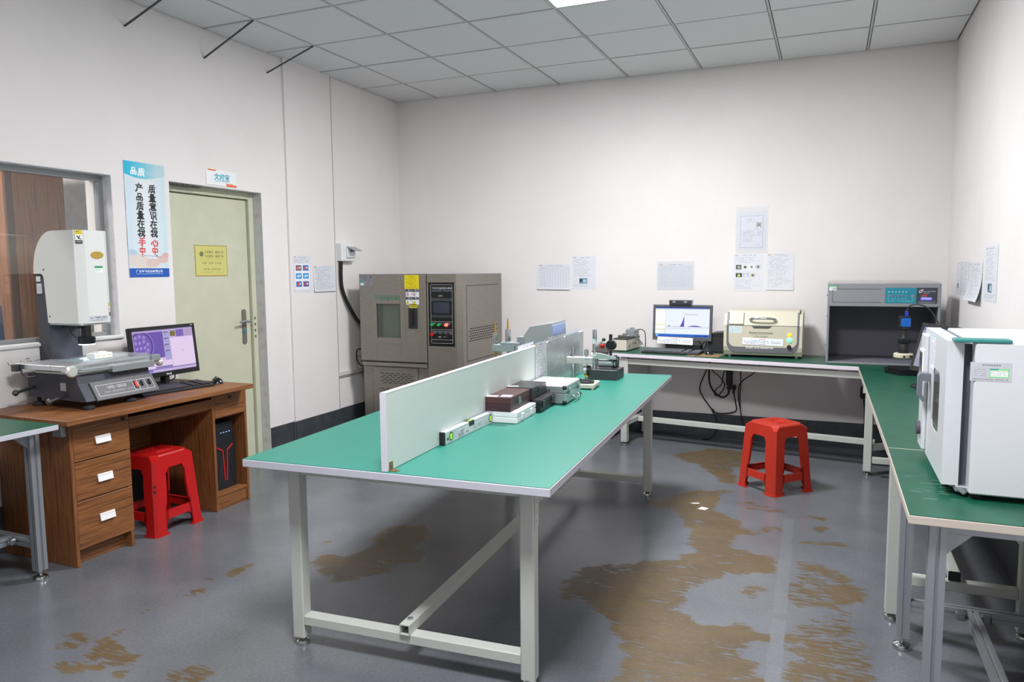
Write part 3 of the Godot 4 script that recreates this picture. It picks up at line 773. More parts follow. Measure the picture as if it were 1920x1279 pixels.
func bench_goods() -> void:
	var b: MB
	# spirit level against the divider
	var t := thing("spirit_level", "silver spirit level with green vials lying against the divider board", "spirit level", bl(0.028, 0.63), BENCH_TURN - 2.0)
	b = MB.new(); b.box2(V(-0.012, 0, -0.238), V(0.012, 0.05, 0.238), 0.002)
	part(t, "body", b, mat("c9cdd2", 0.4, 0.3))
	for s in [-1.0, 1.0]:
		b = MB.new(); b.box2(V(-0.013, -0.0, s * 0.238), V(0.013, 0.051, s * 0.25), 0.002)
		part(t, "end_cap", b, M.black)
	for z in [0.19, -0.185]:
		b = MB.new(); b.rod(V(0.0115, 0.026, z), V(0.0128, 0.026, z), 0.017, 20)
		var ring := part(t, "vial_port", b, M.black)
		b = MB.new(); b.rod(V(0.0125, 0.015, z), V(0.0125, 0.037, z), 0.005, 10); b.box(V(0.0133, 0.026, z + 0.009), V(0.0012, 0.02, 0.006))
		part(ring, "vial", b, M.clear_green)
	b = MB.new(); b.rod(V(0.0115, 0.02, 0.218), V(0.0126, 0.02, 0.218), 0.006, 12)
	part(t, "hang_hole", b, M.black)
	b = MB.new(); b.box2(V(-0.0125, 0.03, -0.02), V(0.0135, 0.0515, 0.03), 0.002)
	var tv := part(t, "top_vial_frame", b, M.black)
	b = MB.new(); b.rod(V(0.004, 0.044, -0.016), V(0.004, 0.044, 0.026), 0.0095, 12)
	part(tv, "vial", b, M.clear_green)
	var im := sheet(128, 16, "c9cdd2")
	var rng := RandomNumberGenerator.new(); rng.seed = 4
	words(im, "2.0MM", 4, 2, 1, "55585e"); words(im, "300MM", 4, 9, 1, "55585e"); scribble(im, rng, 44, 10, 60, 3, "55585e"); words(im, "DL2903", 80, 4, 1.2, "55585e")
	panel(t, "printed_scale", V(0.012, 0.022, 0.02), V(0, 90, 0), 0.24, 0.03, printed(im, 0.4), "", 0.0006)
	# white instrument case with a maroon one on top
	var g := bl(0.086, 0.285)
	t = thing("instrument_case", "white plastic instrument case under the maroon case", "case", g, BENCH_TURN)
	b = MB.new(); b.box2(V(-0.072, 0, -0.13), V(0.072, 0.026, 0.13), 0.003)
	part(t, "base", b, M.white)
	b = MB.new(); b.box2(V(-0.072, 0.0265, -0.13), V(0.072, 0.05, 0.13), 0.003)
	part(t, "lid", b, M.white)
	for z in [-0.06, 0.06]:
		b = MB.new(); b.box2(V(0.071, 0.012, z - 0.014), V(0.077, 0.036, z + 0.014), 0.002)
		part(t, "latch", b, M.white)
	t = thing("maroon_case", "maroon leatherette instrument case on top of the white case", "case", g + V(-0.012, 0.05, 0.0), BENCH_TURN)
	b = MB.new(); b.box2(V(-0.075, 0, -0.14), V(0.055, 0.0345, 0.132), 0.0015)
	part(t, "base", b, mat("3a2226", 0.5))
	b = MB.new(); b.box2(V(-0.075, 0.035, -0.14), V(0.055, 0.062, 0.132), 0.0015)
	part(t, "lid", b, mat("4a2a2c", 0.4))
	b = MB.new(); b.box2(V(0.055, 0.02, 0.012), V(0.059, 0.05, 0.036), 0.001); b.rod(V(0.061, 0.022, 0.016), V(0.061, 0.048, 0.016), 0.0025, 8); b.rod(V(0.061, 0.022, 0.032), V(0.061, 0.048, 0.032), 0.0025, 8)
	part(t, "clasp", b, M.chrome)
	im = sheet(64, 24, "e4e2e2"); rng.seed = 6; scribble(im, rng, 4, 5, 58, 2, "8888a0"); scribble(im, rng, 4, 12, 50, 2, "8888a0")
	panel(t, "paper_label", V(-0.04, 0.062, 0.105), V(-90, 0, 0), 0.055, 0.03, printed(im)); panel(t, "paper_label", V(0.02, 0.062, 0.085), V(-90, 8, 0), 0.05, 0.05, mat("aab4cc", 0.5))
	# two black cases stacked
	g = bl(0.098, 0.06)
	t = thing("black_case", "black plastic tool case with latches under the thin black box", "case", g, BENCH_TURN)
	b = MB.new(); b.box2(V(-0.085, 0, -0.138), V(0.08, 0.035, 0.085), 0.004)
	part(t, "base", b, M.black)
	b = MB.new(); b.box2(V(-0.085, 0.0355, -0.138), V(0.08, 0.06, 0.085), 0.004)
	part(t, "lid", b, M.black)
	for z in [-0.1, 0.045]:
		b = MB.new(); b.box2(V(0.079, 0.018, z - 0.014), V(0.086, 0.052, z + 0.014), 0.002)
		part(t, "latch", b, M.dark)
	t = thing("black_box", "thin black instrument box on top of the black tool case", "case", g + V(-0.02, 0.06, 0.0), BENCH_TURN)
	b = MB.new(); b.box2(V(-0.075, 0, -0.125), V(0.06, 0.0305, 0.09), 0.0015)
	part(t, "base", b, mat("201f22", 0.45))
	b = MB.new(); b.box2(V(-0.075, 0.031, -0.125), V(0.06, 0.055, 0.09), 0.0015)
	part(t, "lid", b, mat("2b2a2d", 0.35))
	b = MB.new(); b.box2(V(0.06, 0.02, -0.03), V(0.064, 0.045, 0.0), 0.001)
	part(t, "clasp", b, M.dark)
	panel(t, "paper_label", V(-0.045, 0.055, 0.06), V(-90, 10, 0), 0.05, 0.022, M.white)
	# aluminium case
	t = thing("aluminium_case", "white topped aluminium flight case with black corners and chrome locks", "case", bl(0.125, -0.226), BENCH_TURN)
	b = MB.new(); b.box2(V(-0.107, 0.004, -0.145), V(0.107, 0.055, 0.145), 0.003)
	part(t, "base", b, M.alu)
	b = MB.new(); b.box2(V(-0.107, 0.057, -0.145), V(0.107, 0.092, 0.145), 0.003)
	var lid := part(t, "lid", b, M.alu)
	b = MB.new(); b.box2(V(-0.1, 0.0915, -0.138), V(0.1, 0.094, 0.138), 0.001)
	part(lid, "lid_panel", b, mat("f0f0ee", 0.35))
	for sx in [-1.0, 1.0]:
		for sz in [-1.0, 1.0]:
			for y in [0.012, 0.084]:
				b = MB.new(); b.ball(V(sx * 0.1, y, sz * 0.138), V(0.012, 0.012, 0.012), 12, 8)
				part(t, "corner", b, M.black)
	for z in [-0.085, 0.085]:
		b = MB.new(); b.box2(V(0.107, 0.036, z - 0.014), V(0.111, 0.08, z + 0.014), 0.001); b.box2(V(0.111, 0.045, z - 0.009), V(0.116, 0.066, z + 0.009), 0.002); b.rod(V(0.113, 0.07, z - 0.01), V(0.113, 0.07, z + 0.01), 0.004, 8)
		part(t, "lock", b, M.chrome)
	b = MB.new(); b.tube([V(0.108, 0.03, -0.045), V(0.122, 0.03, -0.045), V(0.128, 0.02, -0.035), V(0.128, 0.018, 0.035), V(0.122, 0.03, 0.045), V(0.108, 0.03, 0.045)], 0.0045, 8)
	part(t, "carry_handle", b, M.chrome)
	b = MB.new(); b.box2(V(0.0, 0.03, 0.145), V(0.03, 0.075, 0.148), 0.001); b.box2(V(0.007, 0.04, 0.148), V(0.023, 0.068, 0.152), 0.002)
	part(t, "lock", b, M.chrome)
	# dial gauge stand
	t = thing("dial_gauge_stand", "small cream dial gauge stand with a round black anvil and yellow ring", "gauge stand", wl(2.57, 2.27), BENCH_TURN + 2)
	b = MB.new(); b.box2(V(-0.08, 0.006, -0.085), V(0.068, 0.03, 0.08), 0.003)
	for e in [[-0.07, 0.07], [0.058, 0.07], [-0.07, -0.075], [0.058, -0.075]]: b.rod(V(e[0], 0, e[1]), V(e[0], 0.007, e[1]), 0.007, 8)
	part(t, "base_plate", b, mat("c9c2b2", 0.45))
	b = MB.new(); b.rod(V(-0.062, 0.03, 0.02), V(-0.062, 0.225, 0.02), 0.0115, 16)
	part(t, "post", b, M.chrome)
	b = MB.new(); b.box2(V(-0.098, 0.138, -0.002), V(0.05, 0.176, 0.042), 0.003); b.rod(V(-0.085, 0.157, 0.042), V(-0.085, 0.157, 0.046), 0.006, 10); b.rod(V(-0.04, 0.157, 0.042), V(-0.04, 0.157, 0.045), 0.004, 6)
	var arm := part(t, "arm", b, mat("b9bab6", 0.42, 0.2))
	b = MB.new(); b.rod(V(-0.078, 0.176, 0.0), V(-0.078, 0.184, 0.0), 0.007, 10)
	part(arm, "clamp_knob", b, M.black)
	im = sheet(32, 12, "b3bdc6"); words(im, "MCD-8", 1, 2, 1, "46525e")
	panel(arm, "maker_label", V(0.025, 0.164, 0.042), V(0, 0, 0), 0.032, 0.013, printed(im))
	b = MB.new(); b.at(V(0.008, 0.10, 0.02), V(0, 0, 90)).lathe([Vector2(0, -0.018), Vector2(0.024, -0.018), Vector2(0.027, -0.014), Vector2(0.027, 0.008), Vector2(0.024, 0.012), Vector2(0, 0.012)], 24)
	var dial := part(t, "dial_indicator", b, M.alu)
	b = MB.new(); b.at(V(0.022, 0.10, 0.02), V(0, 0, 90)).lathe([Vector2(0, -0.012), Vector2(0.029, -0.012), Vector2(0.029, 0.004), Vector2(0.023, 0.006), Vector2(0, 0.005)], 24)
	part(dial, "bezel", b, M.black)
	b = MB.new(); b.rod(V(0.012, 0.118, 0.02), V(0.012, 0.14, 0.02), 0.006, 10)
	part(dial, "lower_stem", b, M.chrome)
	b = MB.new(); b.rod(V(0.012, 0.176, 0.02), V(0.012, 0.184, 0.02), 0.006, 10); b.rod(V(0.012, 0.184, 0.02), V(0.012, 0.214, 0.02), 0.012, 16); b.rod(V(0.012, 0.214, 0.02), V(0.012, 0.219, 0.02), 0.009, 16)
	part(dial, "stem", b, M.chrome)
	b = MB.new(); b.rod(V(0.012, 0.066, 0.02), V(0.012, 0.075, 0.02), 0.0115, 14)
	part(dial, "yellow_ring", b, M.yellow)
	b = MB.new(); b.rod(V(0.012, 0.046, 0.02), V(0.012, 0.067, 0.02), 0.009, 12)
	part(dial, "spindle", b, M.chrome)
	b = MB.new(); b.at(V(0.012, 0.03, 0.02)).lathe([Vector2(0, 0), Vector2(0.04, 0), Vector2(0.045, 0.006), Vector2(0.045, 0.011), Vector2(0.03, 0.018), Vector2(0, 0.018)], 28)
	part(t, "anvil", b, M.dark)
	# granite comparator stand
	t = thing("granite_stand", "tall gauge stand on a black granite block with a lever and black dial", "gauge stand", wl(2.575, 1.875), BENCH_TURN - 2)
	b = MB.new(); b.box2(V(-0.1, 0, -0.085), V(0.095, 0.062, 0.095), 0.003)
	part(t, "granite_block", b, M.granite)
	b = MB.new(); b.rod(V(-0.05, 0.062, 0.06), V(-0.05, 0.3, 0.06), 0.013, 18)
	var post := part(t, "post", b, M.chrome)
	im = sheet(16, 32, "cfe3dc"); rc(im, 0, 0, 16, 8, "1d7f66"); rc(im, 3, 14, 10, 2, "7f9f95")
	panel(post, "maker_label", V(-0.05, 0.235, 0.0735), V(0, 0, 0), 0.016, 0.04, printed(im))
	b = MB.new(); b.prism(PackedVector2Array([Vector2(-0.06, 0.125), Vector2(-0.06, 0.158), Vector2(-0.02, 0.158), Vector2(0.085, 0.138), Vector2(0.085, 0.124)]), 0.045, 0.075)
	arm = part(t, "arm", b, mat("a7b5b0", 0.4, 0.2), "grey green cast arm")
	b = MB.new(); b.rod(V(-0.068, 0.146, 0.06), V(-0.035, 0.146, 0.06), 0.016, 14)
	part(arm, "collar", b, mat("d5dad8", 0.35))
	b = MB.new(); b.rod(V(-0.045, 0.19, 0.062), V(0.002, 0.235, 0.062), 0.0045, 10)
	part(t, "lever", b, M.chrome)
	b = MB.new(); b.ball(V(0.007, 0.241, 0.062), V(0.011, 0.011, 0.011), 14, 8)
	part(t, "lever_knob", b, M.black)
	b = MB.new(); b.at(V(0.05, 0.208, 0.045), V(90, 0, 0)).lathe([Vector2(0, -0.012), Vector2(0.027, -0.012), Vector2(0.031, -0.008), Vector2(0.031, 0.016), Vector2(0.026, 0.02), Vector2(0, 0.02)], 26)
	dial = part(t, "dial_indicator", b, M.black_gloss)
	b = MB.new(); b.rod(V(0.045, 0.235, 0.045), V(0.045, 0.272, 0.045), 0.0105, 12)
	part(dial, "top_stem", b, M.black)
	b = MB.new(); b.rod(V(0.045, 0.12, 0.045), V(0.045, 0.185, 0.045), 0.009, 12)
	part(dial, "lower_stem", b, M.black)
	b = MB.new(); b.rod(V(0.068, 0.135, 0.05), V(0.085, 0.135, 0.05), 0.013, 12)
	part(dial, "clamp_knob", b, M.black)
	b = MB.new(); b.rod(V(-0.03, 0.095, 0.03), V(0.055, 0.095, 0.03), 0.026, 22)
	var mic := part(t, "micrometer_head", b, M.alu)
	b = MB.new(); b.rod(V(0.053, 0.095, 0.03), V(0.062, 0.095, 0.03), 0.03, 22); b.rod(V(0.068, 0.095, 0.03), V(0.078, 0.095, 0.03), 0.029, 22)
	part(mic, "ring", b, M.chrome)
	b = MB.new(); b.rod(V(0.06, 0.095, 0.03), V(0.088, 0.095, 0.03), 0.026, 22)
	part(mic, "thimble", b, M.dark)
	# behind the divider: twin post fixture, sheet metal hood, white papers
	t = thing("twin_post_fixture", "fixture with two steel posts carrying yellow tips behind the divider board", "fixture", bl(-0.26, -0.52), BENCH_TURN + 2)
	b = MB.new(); b.box2(V(-0.08, 0, -0.06), V(0.1, 0.02, 0.06), 0.003)
	part(t, "base_plate", b, M.alu)
	b = MB.new(); b.box2(V(-0.06, 0.205, -0.025), V(0.068, 0.245, 0.02), 0.003); b.box2(V(-0.01, 0.245, -0.025), V(0.066, 0.258, 0.02), 0.002)
	part(t, "crosshead", b, mat("a3abac", 0.4, 0.3))
	for e in [[-0.046, 0.315, 0.0], [0.026, 0.335, -0.01]]:
		b = MB.new(); b.rod(V(e[0], 0.245, e[2]), V(e[0], e[1] - 0.005, e[2]), 0.0155, 16)
		part(t, "sleeve", b, M.chrome)
		b = MB.new(); b.rod(V(e[0], 0.02, e[2]), V(e[0], 0.205, e[2]), 0.0065, 10)
		part(t, "lower_pin", b, M.brass)
		b = MB.new(); b.rod(V(e[0], e[1] - 0.005, e[2]), V(e[0], e[1] + 0.055, e[2]), 0.0065, 10, 0.003)
		part(t, "yellow_pin", b, M.brass, "yellow brass pin")
	b = MB.new(); b.rod(V(0.05, 0.02, 0.0), V(0.05, 0.205, 0.0), 0.009, 12)
	part(t, "guide_rod", b, M.chrome)
	b = MB.new(); b.box2(V(0.068, 0.235, -0.02), V(0.1, 0.255, 0.01), 0.002); b.box2(V(0.082, 0.25, -0.03), V(0.118, 0.29, 0.0), 0.002)
	part(t, "clamp_block", b, M.alu_dull)
	t = thing("metal_hood", "sheet metal box with a sloping side standing behind the divider board", "metal box", bl(-0.17, -1.02), BENCH_TURN)
	b = MB.new(); b.prism(PackedVector2Array([Vector2(-0.17, 0), Vector2(-0.17, 0.16), Vector2(-0.06, 0.316), Vector2(0.08, 0.34), Vector2(0.08, 0)]), -0.18, 0.12)
	part(t, "shell", b, mat("bcbec2", 0.35, 0.6))
	b = MB.new(); b.box2(V(0.08, 0.255, -0.17), V(0.083, 0.325, 0.11), 0.001)
	var dp := part(t, "blue_film", b, mat("8ea6d8", 0.3))
	b = MB.new(); b.box2(V(0.083, 0.258, -0.165), V(0.0845, 0.264, 0.105)); b.box2(V(0.083, 0.258, -0.165), V(0.0845, 0.29, -0.16))
	part(dp, "seal", b, M.black)
	leaf("leaning_sheet", "white sheet leaning on the back of the divider board beside the twin post fixture", "paper", bl(-0.02, -0.2, TOP + 0.143), V(-3, BENCH_TURN - 90, 0), 0.24, 0.285, form(70, 96, 128, "text"))
	# documents on the divider
	im = form(61, 84, 112, "text", "5c6468"); im.adjust_bcs(0.88, 1.0, 1.0)
	leaf("instruction_sheet", "typed instruction sheet taped to the divider board beside the plastic sleeves", "paper", bl(0.0125, -0.37, 0.9), V(0, 90 + BENCH_TURN, 0), 0.19, 0.24, im)
	for e in [[-0.65, 62, "clear plastic sleeve with a form beside the typed sheet on the divider board"], [-0.985, 63, "clear plastic sleeve with a form at the far end of the divider board"]]:
		im = form(e[1], 120, 96, "text", "555b6c"); im.adjust_bcs(0.82, 1.0, 1.2)
		t = thing("plastic_sleeve", e[2], "plastic sleeve", bl(0.0125, e[0], 0.895), 0, "plastic sleeves on the divider board")
		t.rotation_degrees = V(0, 90 + BENCH_TURN, 0)
		panel(t, "printed_form", V(0, 0, 0.001), V(0, 0, 0), 0.3, 0.235, printed(im, 0.5), "", 0.0006)
		panel(t, "film", V(0, 0.005, 0.003), V(0, 0, 0), 0.33, 0.265, M.film, "", 0.0008)

# ---------------------------------------------------------------- stool, keyboard, mouse, monitor
func stool(label: String, p: Vector3, turn: float, m: Material, marked: bool) -> void:
	# one-piece plastic stool: square, splayed, chamfered corners, an opening and a rung in each side
	var t := thing("plastic_stool", label, "stool", p, turn)
	var hh := 0.43
	var pos := func(side: int, s: float, y: float, deep: float) -> Vector3:
		# s from -1 to 1 across the flat of a side, y height, deep inwards
		var f := y / hh
		var a := lerpf(0.163, 0.135, f)
		if y > 0.4: a -= (y - 0.4) * 0.7
		var c := 0.014 + maxf(0.0, y - 0.4) * 0.9
		var q := V(s * (a - c), y, a - deep)
		return q.rotated(Vector3.UP, side * PI / 2)
	var plate := func(b: MB, side: int, poly: PackedVector2Array) -> void:
		var ix := Geometry2D.triangulate_polygon(poly)
		var nn: Vector3 = (pos.call(side, 1, 0, 0) - pos.call(side, -1, 0, 0)).cross(pos.call(side, -1, 0.4, 0) - pos.call(side, -1, 0, 0)).normalized()
		for k in range(0, ix.size(), 3):
			for e in [[0.0, 1.0], [0.004, -1.0]]:
				var q := []
				for r in 3: q.append(pos.call(side, poly[ix[k + r]].x, poly[ix[k + r]].y, e[0]))
				b.tri(q[0], q[1], q[2], nn * e[1], nn * e[1], nn * e[1])
		for k in poly.size():
			var A: Vector2 = poly[k]; var B: Vector2 = poly[(k + 1) % poly.size()]
			var p0: Vector3 = pos.call(side, A.x, A.y, 0); var p1: Vector3 = pos.call(side, B.x, B.y, 0); var p2: Vector3 = pos.call(side, B.x, B.y, 0.014); var p3: Vector3 = pos.call(side, A.x, A.y, 0.014)
			var m2 := (p1 - p0).cross(p3 - p0).normalized()
			b.tri(p0, p1, p2, m2, m2, m2); b.tri(p0, p2, p3, m2, m2, m2)
	# openings: upper window, lower gap; fillets at their corners
	var upper := PackedVector2Array([Vector2(-0.6, 0.13), Vector2(-0.55, 0.15), Vector2(-0.46, 0.33), Vector2(-0.38, 0.355), Vector2(0.38, 0.355), Vector2(0.46, 0.33), Vector2(0.55, 0.15), Vector2(0.6, 0.13), Vector2(0.52, 0.125), Vector2(-0.52, 0.125)])
	var lower := PackedVector2Array([Vector2(-0.6, -0.02), Vector2(-0.6, 0.045), Vector2(-0.54, 0.07), Vector2(-0.42, 0.08), Vector2(0.42, 0.08), Vector2(0.54, 0.07), Vector2(0.6, 0.045), Vector2(0.6, -0.02)])
	var cut := func(rect: Array) -> Array:
		var r := PackedVector2Array([Vector2(rect[0], rect[1]), Vector2(rect[2], rect[1]), Vector2(rect[2], rect[3]), Vector2(rect[0], rect[3])])
		var list := [r]
		for hole in [upper, lower]:
			var nx := []
			for q in list: nx.append_array(Geometry2D.clip_polygons(q, hole))
			list = nx
		return list
	var seat := MB.new()
	var rim := []
	for side in 4:
		for e in [[-1.0, 0.33, 0.0, 0.4], [0.0, 0.33, 1.0, 0.4], [-1.0, 0.4, 1.0, 0.42]]:
			for q in cut.call(e): plate.call(seat, side, q)
		rim.append(pos.call(side, -1, 0.42, 0)); rim.append(pos.call(side, 1, 0.42, 0))
	for k in 8:
		var A: Vector3 = rim[k]; var B: Vector3 = rim[(k + 1) % 8]
		var A2 := A * V(0.95, 1, 0.95) + V(0, 0.008, 0); var B2 := B * V(0.95, 1, 0.95) + V(0, 0.008, 0)
		seat.quad(A, B, B2, A2)
		seat.tri(V(0, 0.426, 0), A2, B2, Vector3.UP, Vector3.UP, Vector3.UP)
	var st := part(t, "seat", seat, m)
	var ribs := MB.new()
	for k in 4:
		for e in 3:
			var r := 0.028 + e * 0.02
			ribs.at(V(0, 0.4265, 0), V(0, 90.0 * k, 0)).box(V(0, 0.001, r), V(r * 1.5, 0.004, 0.005), 0.001)
		ribs.at(V(0, 0.4265, 0), V(0, 90.0 * k + 45.0, 0)).box(V(0, 0.001, 0.06), V(0.005, 0.004, 0.06), 0.001)
	part(st, "seat_ribs", ribs, m)
	for side in 4:
		var b := MB.new()
		for q in cut.call([0.5, 0.006, 1.0, 0.33]): plate.call(b, side, q)
		for q in cut.call([-1.0, 0.006, -0.5, 0.33]): plate.call(b, (side + 1) % 4, q)
		for k in 2:
			var y0: float = [0.006, 0.4][k]; var y1: float = [0.4, 0.42][k]
			b.quad(pos.call(side, 1, y0, 0), pos.call((side + 1) % 4, -1, y0, 0), pos.call((side + 1) % 4, -1, y1, 0), pos.call(side, 1, y1, 0))
		# flared foot
		var f0: Vector3 = pos.call(side, 0.52, 0.0, 0); var f1: Vector3 = pos.call(side, 1, 0, 0); var f2: Vector3 = pos.call((side + 1) % 4, -1, 0, 0); var f3: Vector3 = pos.call((side + 1) % 4, -0.52, 0, 0)
		var mid := (f0 + f3) * 0.5
		var poly := PackedVector2Array()
		for q in [f0, f1, f2, f3]:
			var o: Vector3 = q + (q - V(0, 0, 0)).normalized() * 0.008
			poly.append(Vector2(o.x, o.z))
		for q in [f3, f2, f1, f0]:
			var o: Vector3 = q - q.normalized() * 0.012
			poly.append(Vector2(o.x, o.z))
		b.prism(poly, 0.0, 0.007, "xz")
		var lg := part(t, "leg", b, m)
		if marked and side == 0:
			var im := sheet(24, 72, m.albedo_color.to_html(false))
			glyph(im, "zhi", 4, 6, 16, 1.6, "2a0f0f"); glyph(im, "liang", 4, 34, 16, 1.6, "2a0f0f")
			var e0: Vector3 = pos.call(0, 1, 0.25, 0); var e1: Vector3 = pos.call(1, -1, 0.25, 0)
			panel(lg, "marker_writing", (e0 + e1) * 0.5 + V(0.0006, 0, 0.0006), V(-4.5, 45, 0), 0.024, 0.07, printed(im, 0.4), "", 0.0004)
		var rung := MB.new()
		for q in cut.call([-0.62, 0.02, 0.62, 0.16]): plate.call(rung, side, q)
		part(t, "rung", rung, m)

func keyboard(label: String, p: Vector3, turn: float, mk: Material) -> Node3D:
	# local x along its length, z towards the typist
	var t := thing("computer_keyboard", label, "keyboard", p, turn)
	var b := MB.new()
	b.prism(PackedVector2Array([Vector2(-0.075, 0.002), Vector2(-0.078, 0.024), Vector2(0.06, 0.014), Vector2(0.085, 0.01), Vector2(0.085, 0.002)]), -0.226, 0.226, "zy")
	for e in [[-0.2, -0.06], [0.2, -0.06], [-0.2, 0.07], [0.2, 0.07]]: b.rod(V(e[0], 0, e[1]), V(e[0], 0.004, e[1]), 0.008, 8)
	part(t, "body", b, M.black)
	b = MB.new()
	for r in 6:
		var z := -0.062 + r * 0.0205 + (0.004 if r > 0 else 0.0)
		for c in 22:
			if c == 15 or c == 18: continue
			if r == 5 and c > 3 and c < 9: continue
			b.at(V(-0.212 + c * 0.0202, 0.0225 - (z + 0.075) * 0.072 + 0.002, z), V(4, 0, 0)).box(V(0, 0.002, 0), V(0.0172, 0.008, 0.0172), 0.002)
	b.at(V(-0.212 + 6 * 0.0202, 0.017, 0.0445), V(4, 0, 0)).box(V(0, 0.001, 0), V(0.098, 0.008, 0.0172), 0.002)
	var ks := part(t, "keys", b, mk)
	ks.set_meta("kind", "stuff")
	b = MB.new()
	for e in 3: b.box(V(0.165 + e * 0.02, 0.0225, -0.07), V(0.008, 0.0015, 0.003))
	part(t, "indicator_strip", b, M.hammer)
	return t

func mouse(label: String, p: Vector3, turn: float) -> void:
	var t := thing("computer_mouse", label, "mouse", p, turn)
	var b := MB.new()
	for i in 6:
		for s in 18:
			var q := []
			for e in [[i, s], [i, s + 1], [i + 1, s + 1], [i + 1, s]]:
				var th: float = PI * 0.5 * e[0] / 6.0; var ph: float = TAU * e[1] / 18.0
				q.append(V(sin(th) * cos(ph) * 0.031, pow(cos(th), 0.8) * 0.036 * (1.0 - 0.18 * sin(ph) * sin(th)), sin(th) * sin(ph) * 0.054))
			var c := V(0, -0.01, 0)
			if i > 0: b.tri(q[0], q[1], q[2], (q[0] - c).normalized(), (q[1] - c).normalized(), (q[2] - c).normalized())
			b.tri(q[0], q[2], q[3], (q[0] - c).normalized(), (q[2] - c).normalized(), (q[3] - c).normalized())
	part(t, "shell", b, M.black_gloss)
	b = MB.new(); b.rod(V(-0.003, 0.032, -0.026), V(0.003, 0.032, -0.026), 0.008, 12)
	part(t, "scroll_wheel", b, M.dark)

func monitor(label: String, p: Vector3, turn: float, tilt: float, w: float, h: float, up: float, screen: Image, bezel: Material, stand: int, emit: float) -> Node3D:
	# p on the desk under the panel; local +z is the screen side; up is the height of the panel's lower edge
	var t := thing("computer_monitor", label, "monitor", p, turn)
	var d := Node3D.new()
	d.name = "display_panel"; t.add_child(d); d.position = V(0, up, 0); d.rotation_degrees.x = tilt
	var b := MB.new(); b.box2(V(-w / 2, 0, -0.022), V(w / 2, h, 0.0), 0.004); b.box2(V(-w * 0.4, h * 0.12, -0.05), V(w * 0.4, h * 0.88, -0.02), 0.015)
	part(d, "back_cover", b, M.black)
	b = MB.new()
	var k := 0.019
	b.box2(V(-w / 2, 0, 0), V(w / 2, k * 1.5, 0.008), 0.002); b.box2(V(-w / 2, h - k, 0), V(w / 2, h, 0.008), 0.002)
	b.box2(V(-w / 2, k * 1.5, 0), V(-w / 2 + k, h - k, 0.008), 0.002); b.box2(V(w / 2 - k, k * 1.5, 0), V(w / 2, h - k, 0.008), 0.002)
	part(d, "bezel", b, bezel)
	panel(d, "screen", V(0, (h + k * 0.5) / 2, 0.001), Vector3.ZERO, w - 2 * k, h - 2.5 * k, printed(screen, 0.25, emit), "lit screen", 0.002)
	b = MB.new()
	if stand == 0:
		b.bar(V(0, 0.012, -0.03), V(0, up + 0.06, -0.028), 0.05, 0.03, 0.004)
		part(t, "neck", b, M.black)
		b = MB.new(); b.at(V(0, 0, -0.02)).lathe([Vector2(0, 0), Vector2(0.098, 0), Vector2(0.1, 0.006), Vector2(0.09, 0.012), Vector2(0, 0.016)], 30)
	else:
		b.box2(V(-0.055, 0.01, -0.05), V(0.055, up + 0.09, -0.02), 0.004)
		part(t, "neck", b, M.black)
		b = MB.new(); b.box2(V(-0.11, 0, -0.13), V(0.11, 0.016, 0.0), 0.006); b.box2(V(-0.13, 0.012, -0.08), V(0.15, 0.06, 0.0), 0.004)
	part(t, "base", b, M.black)
	return t

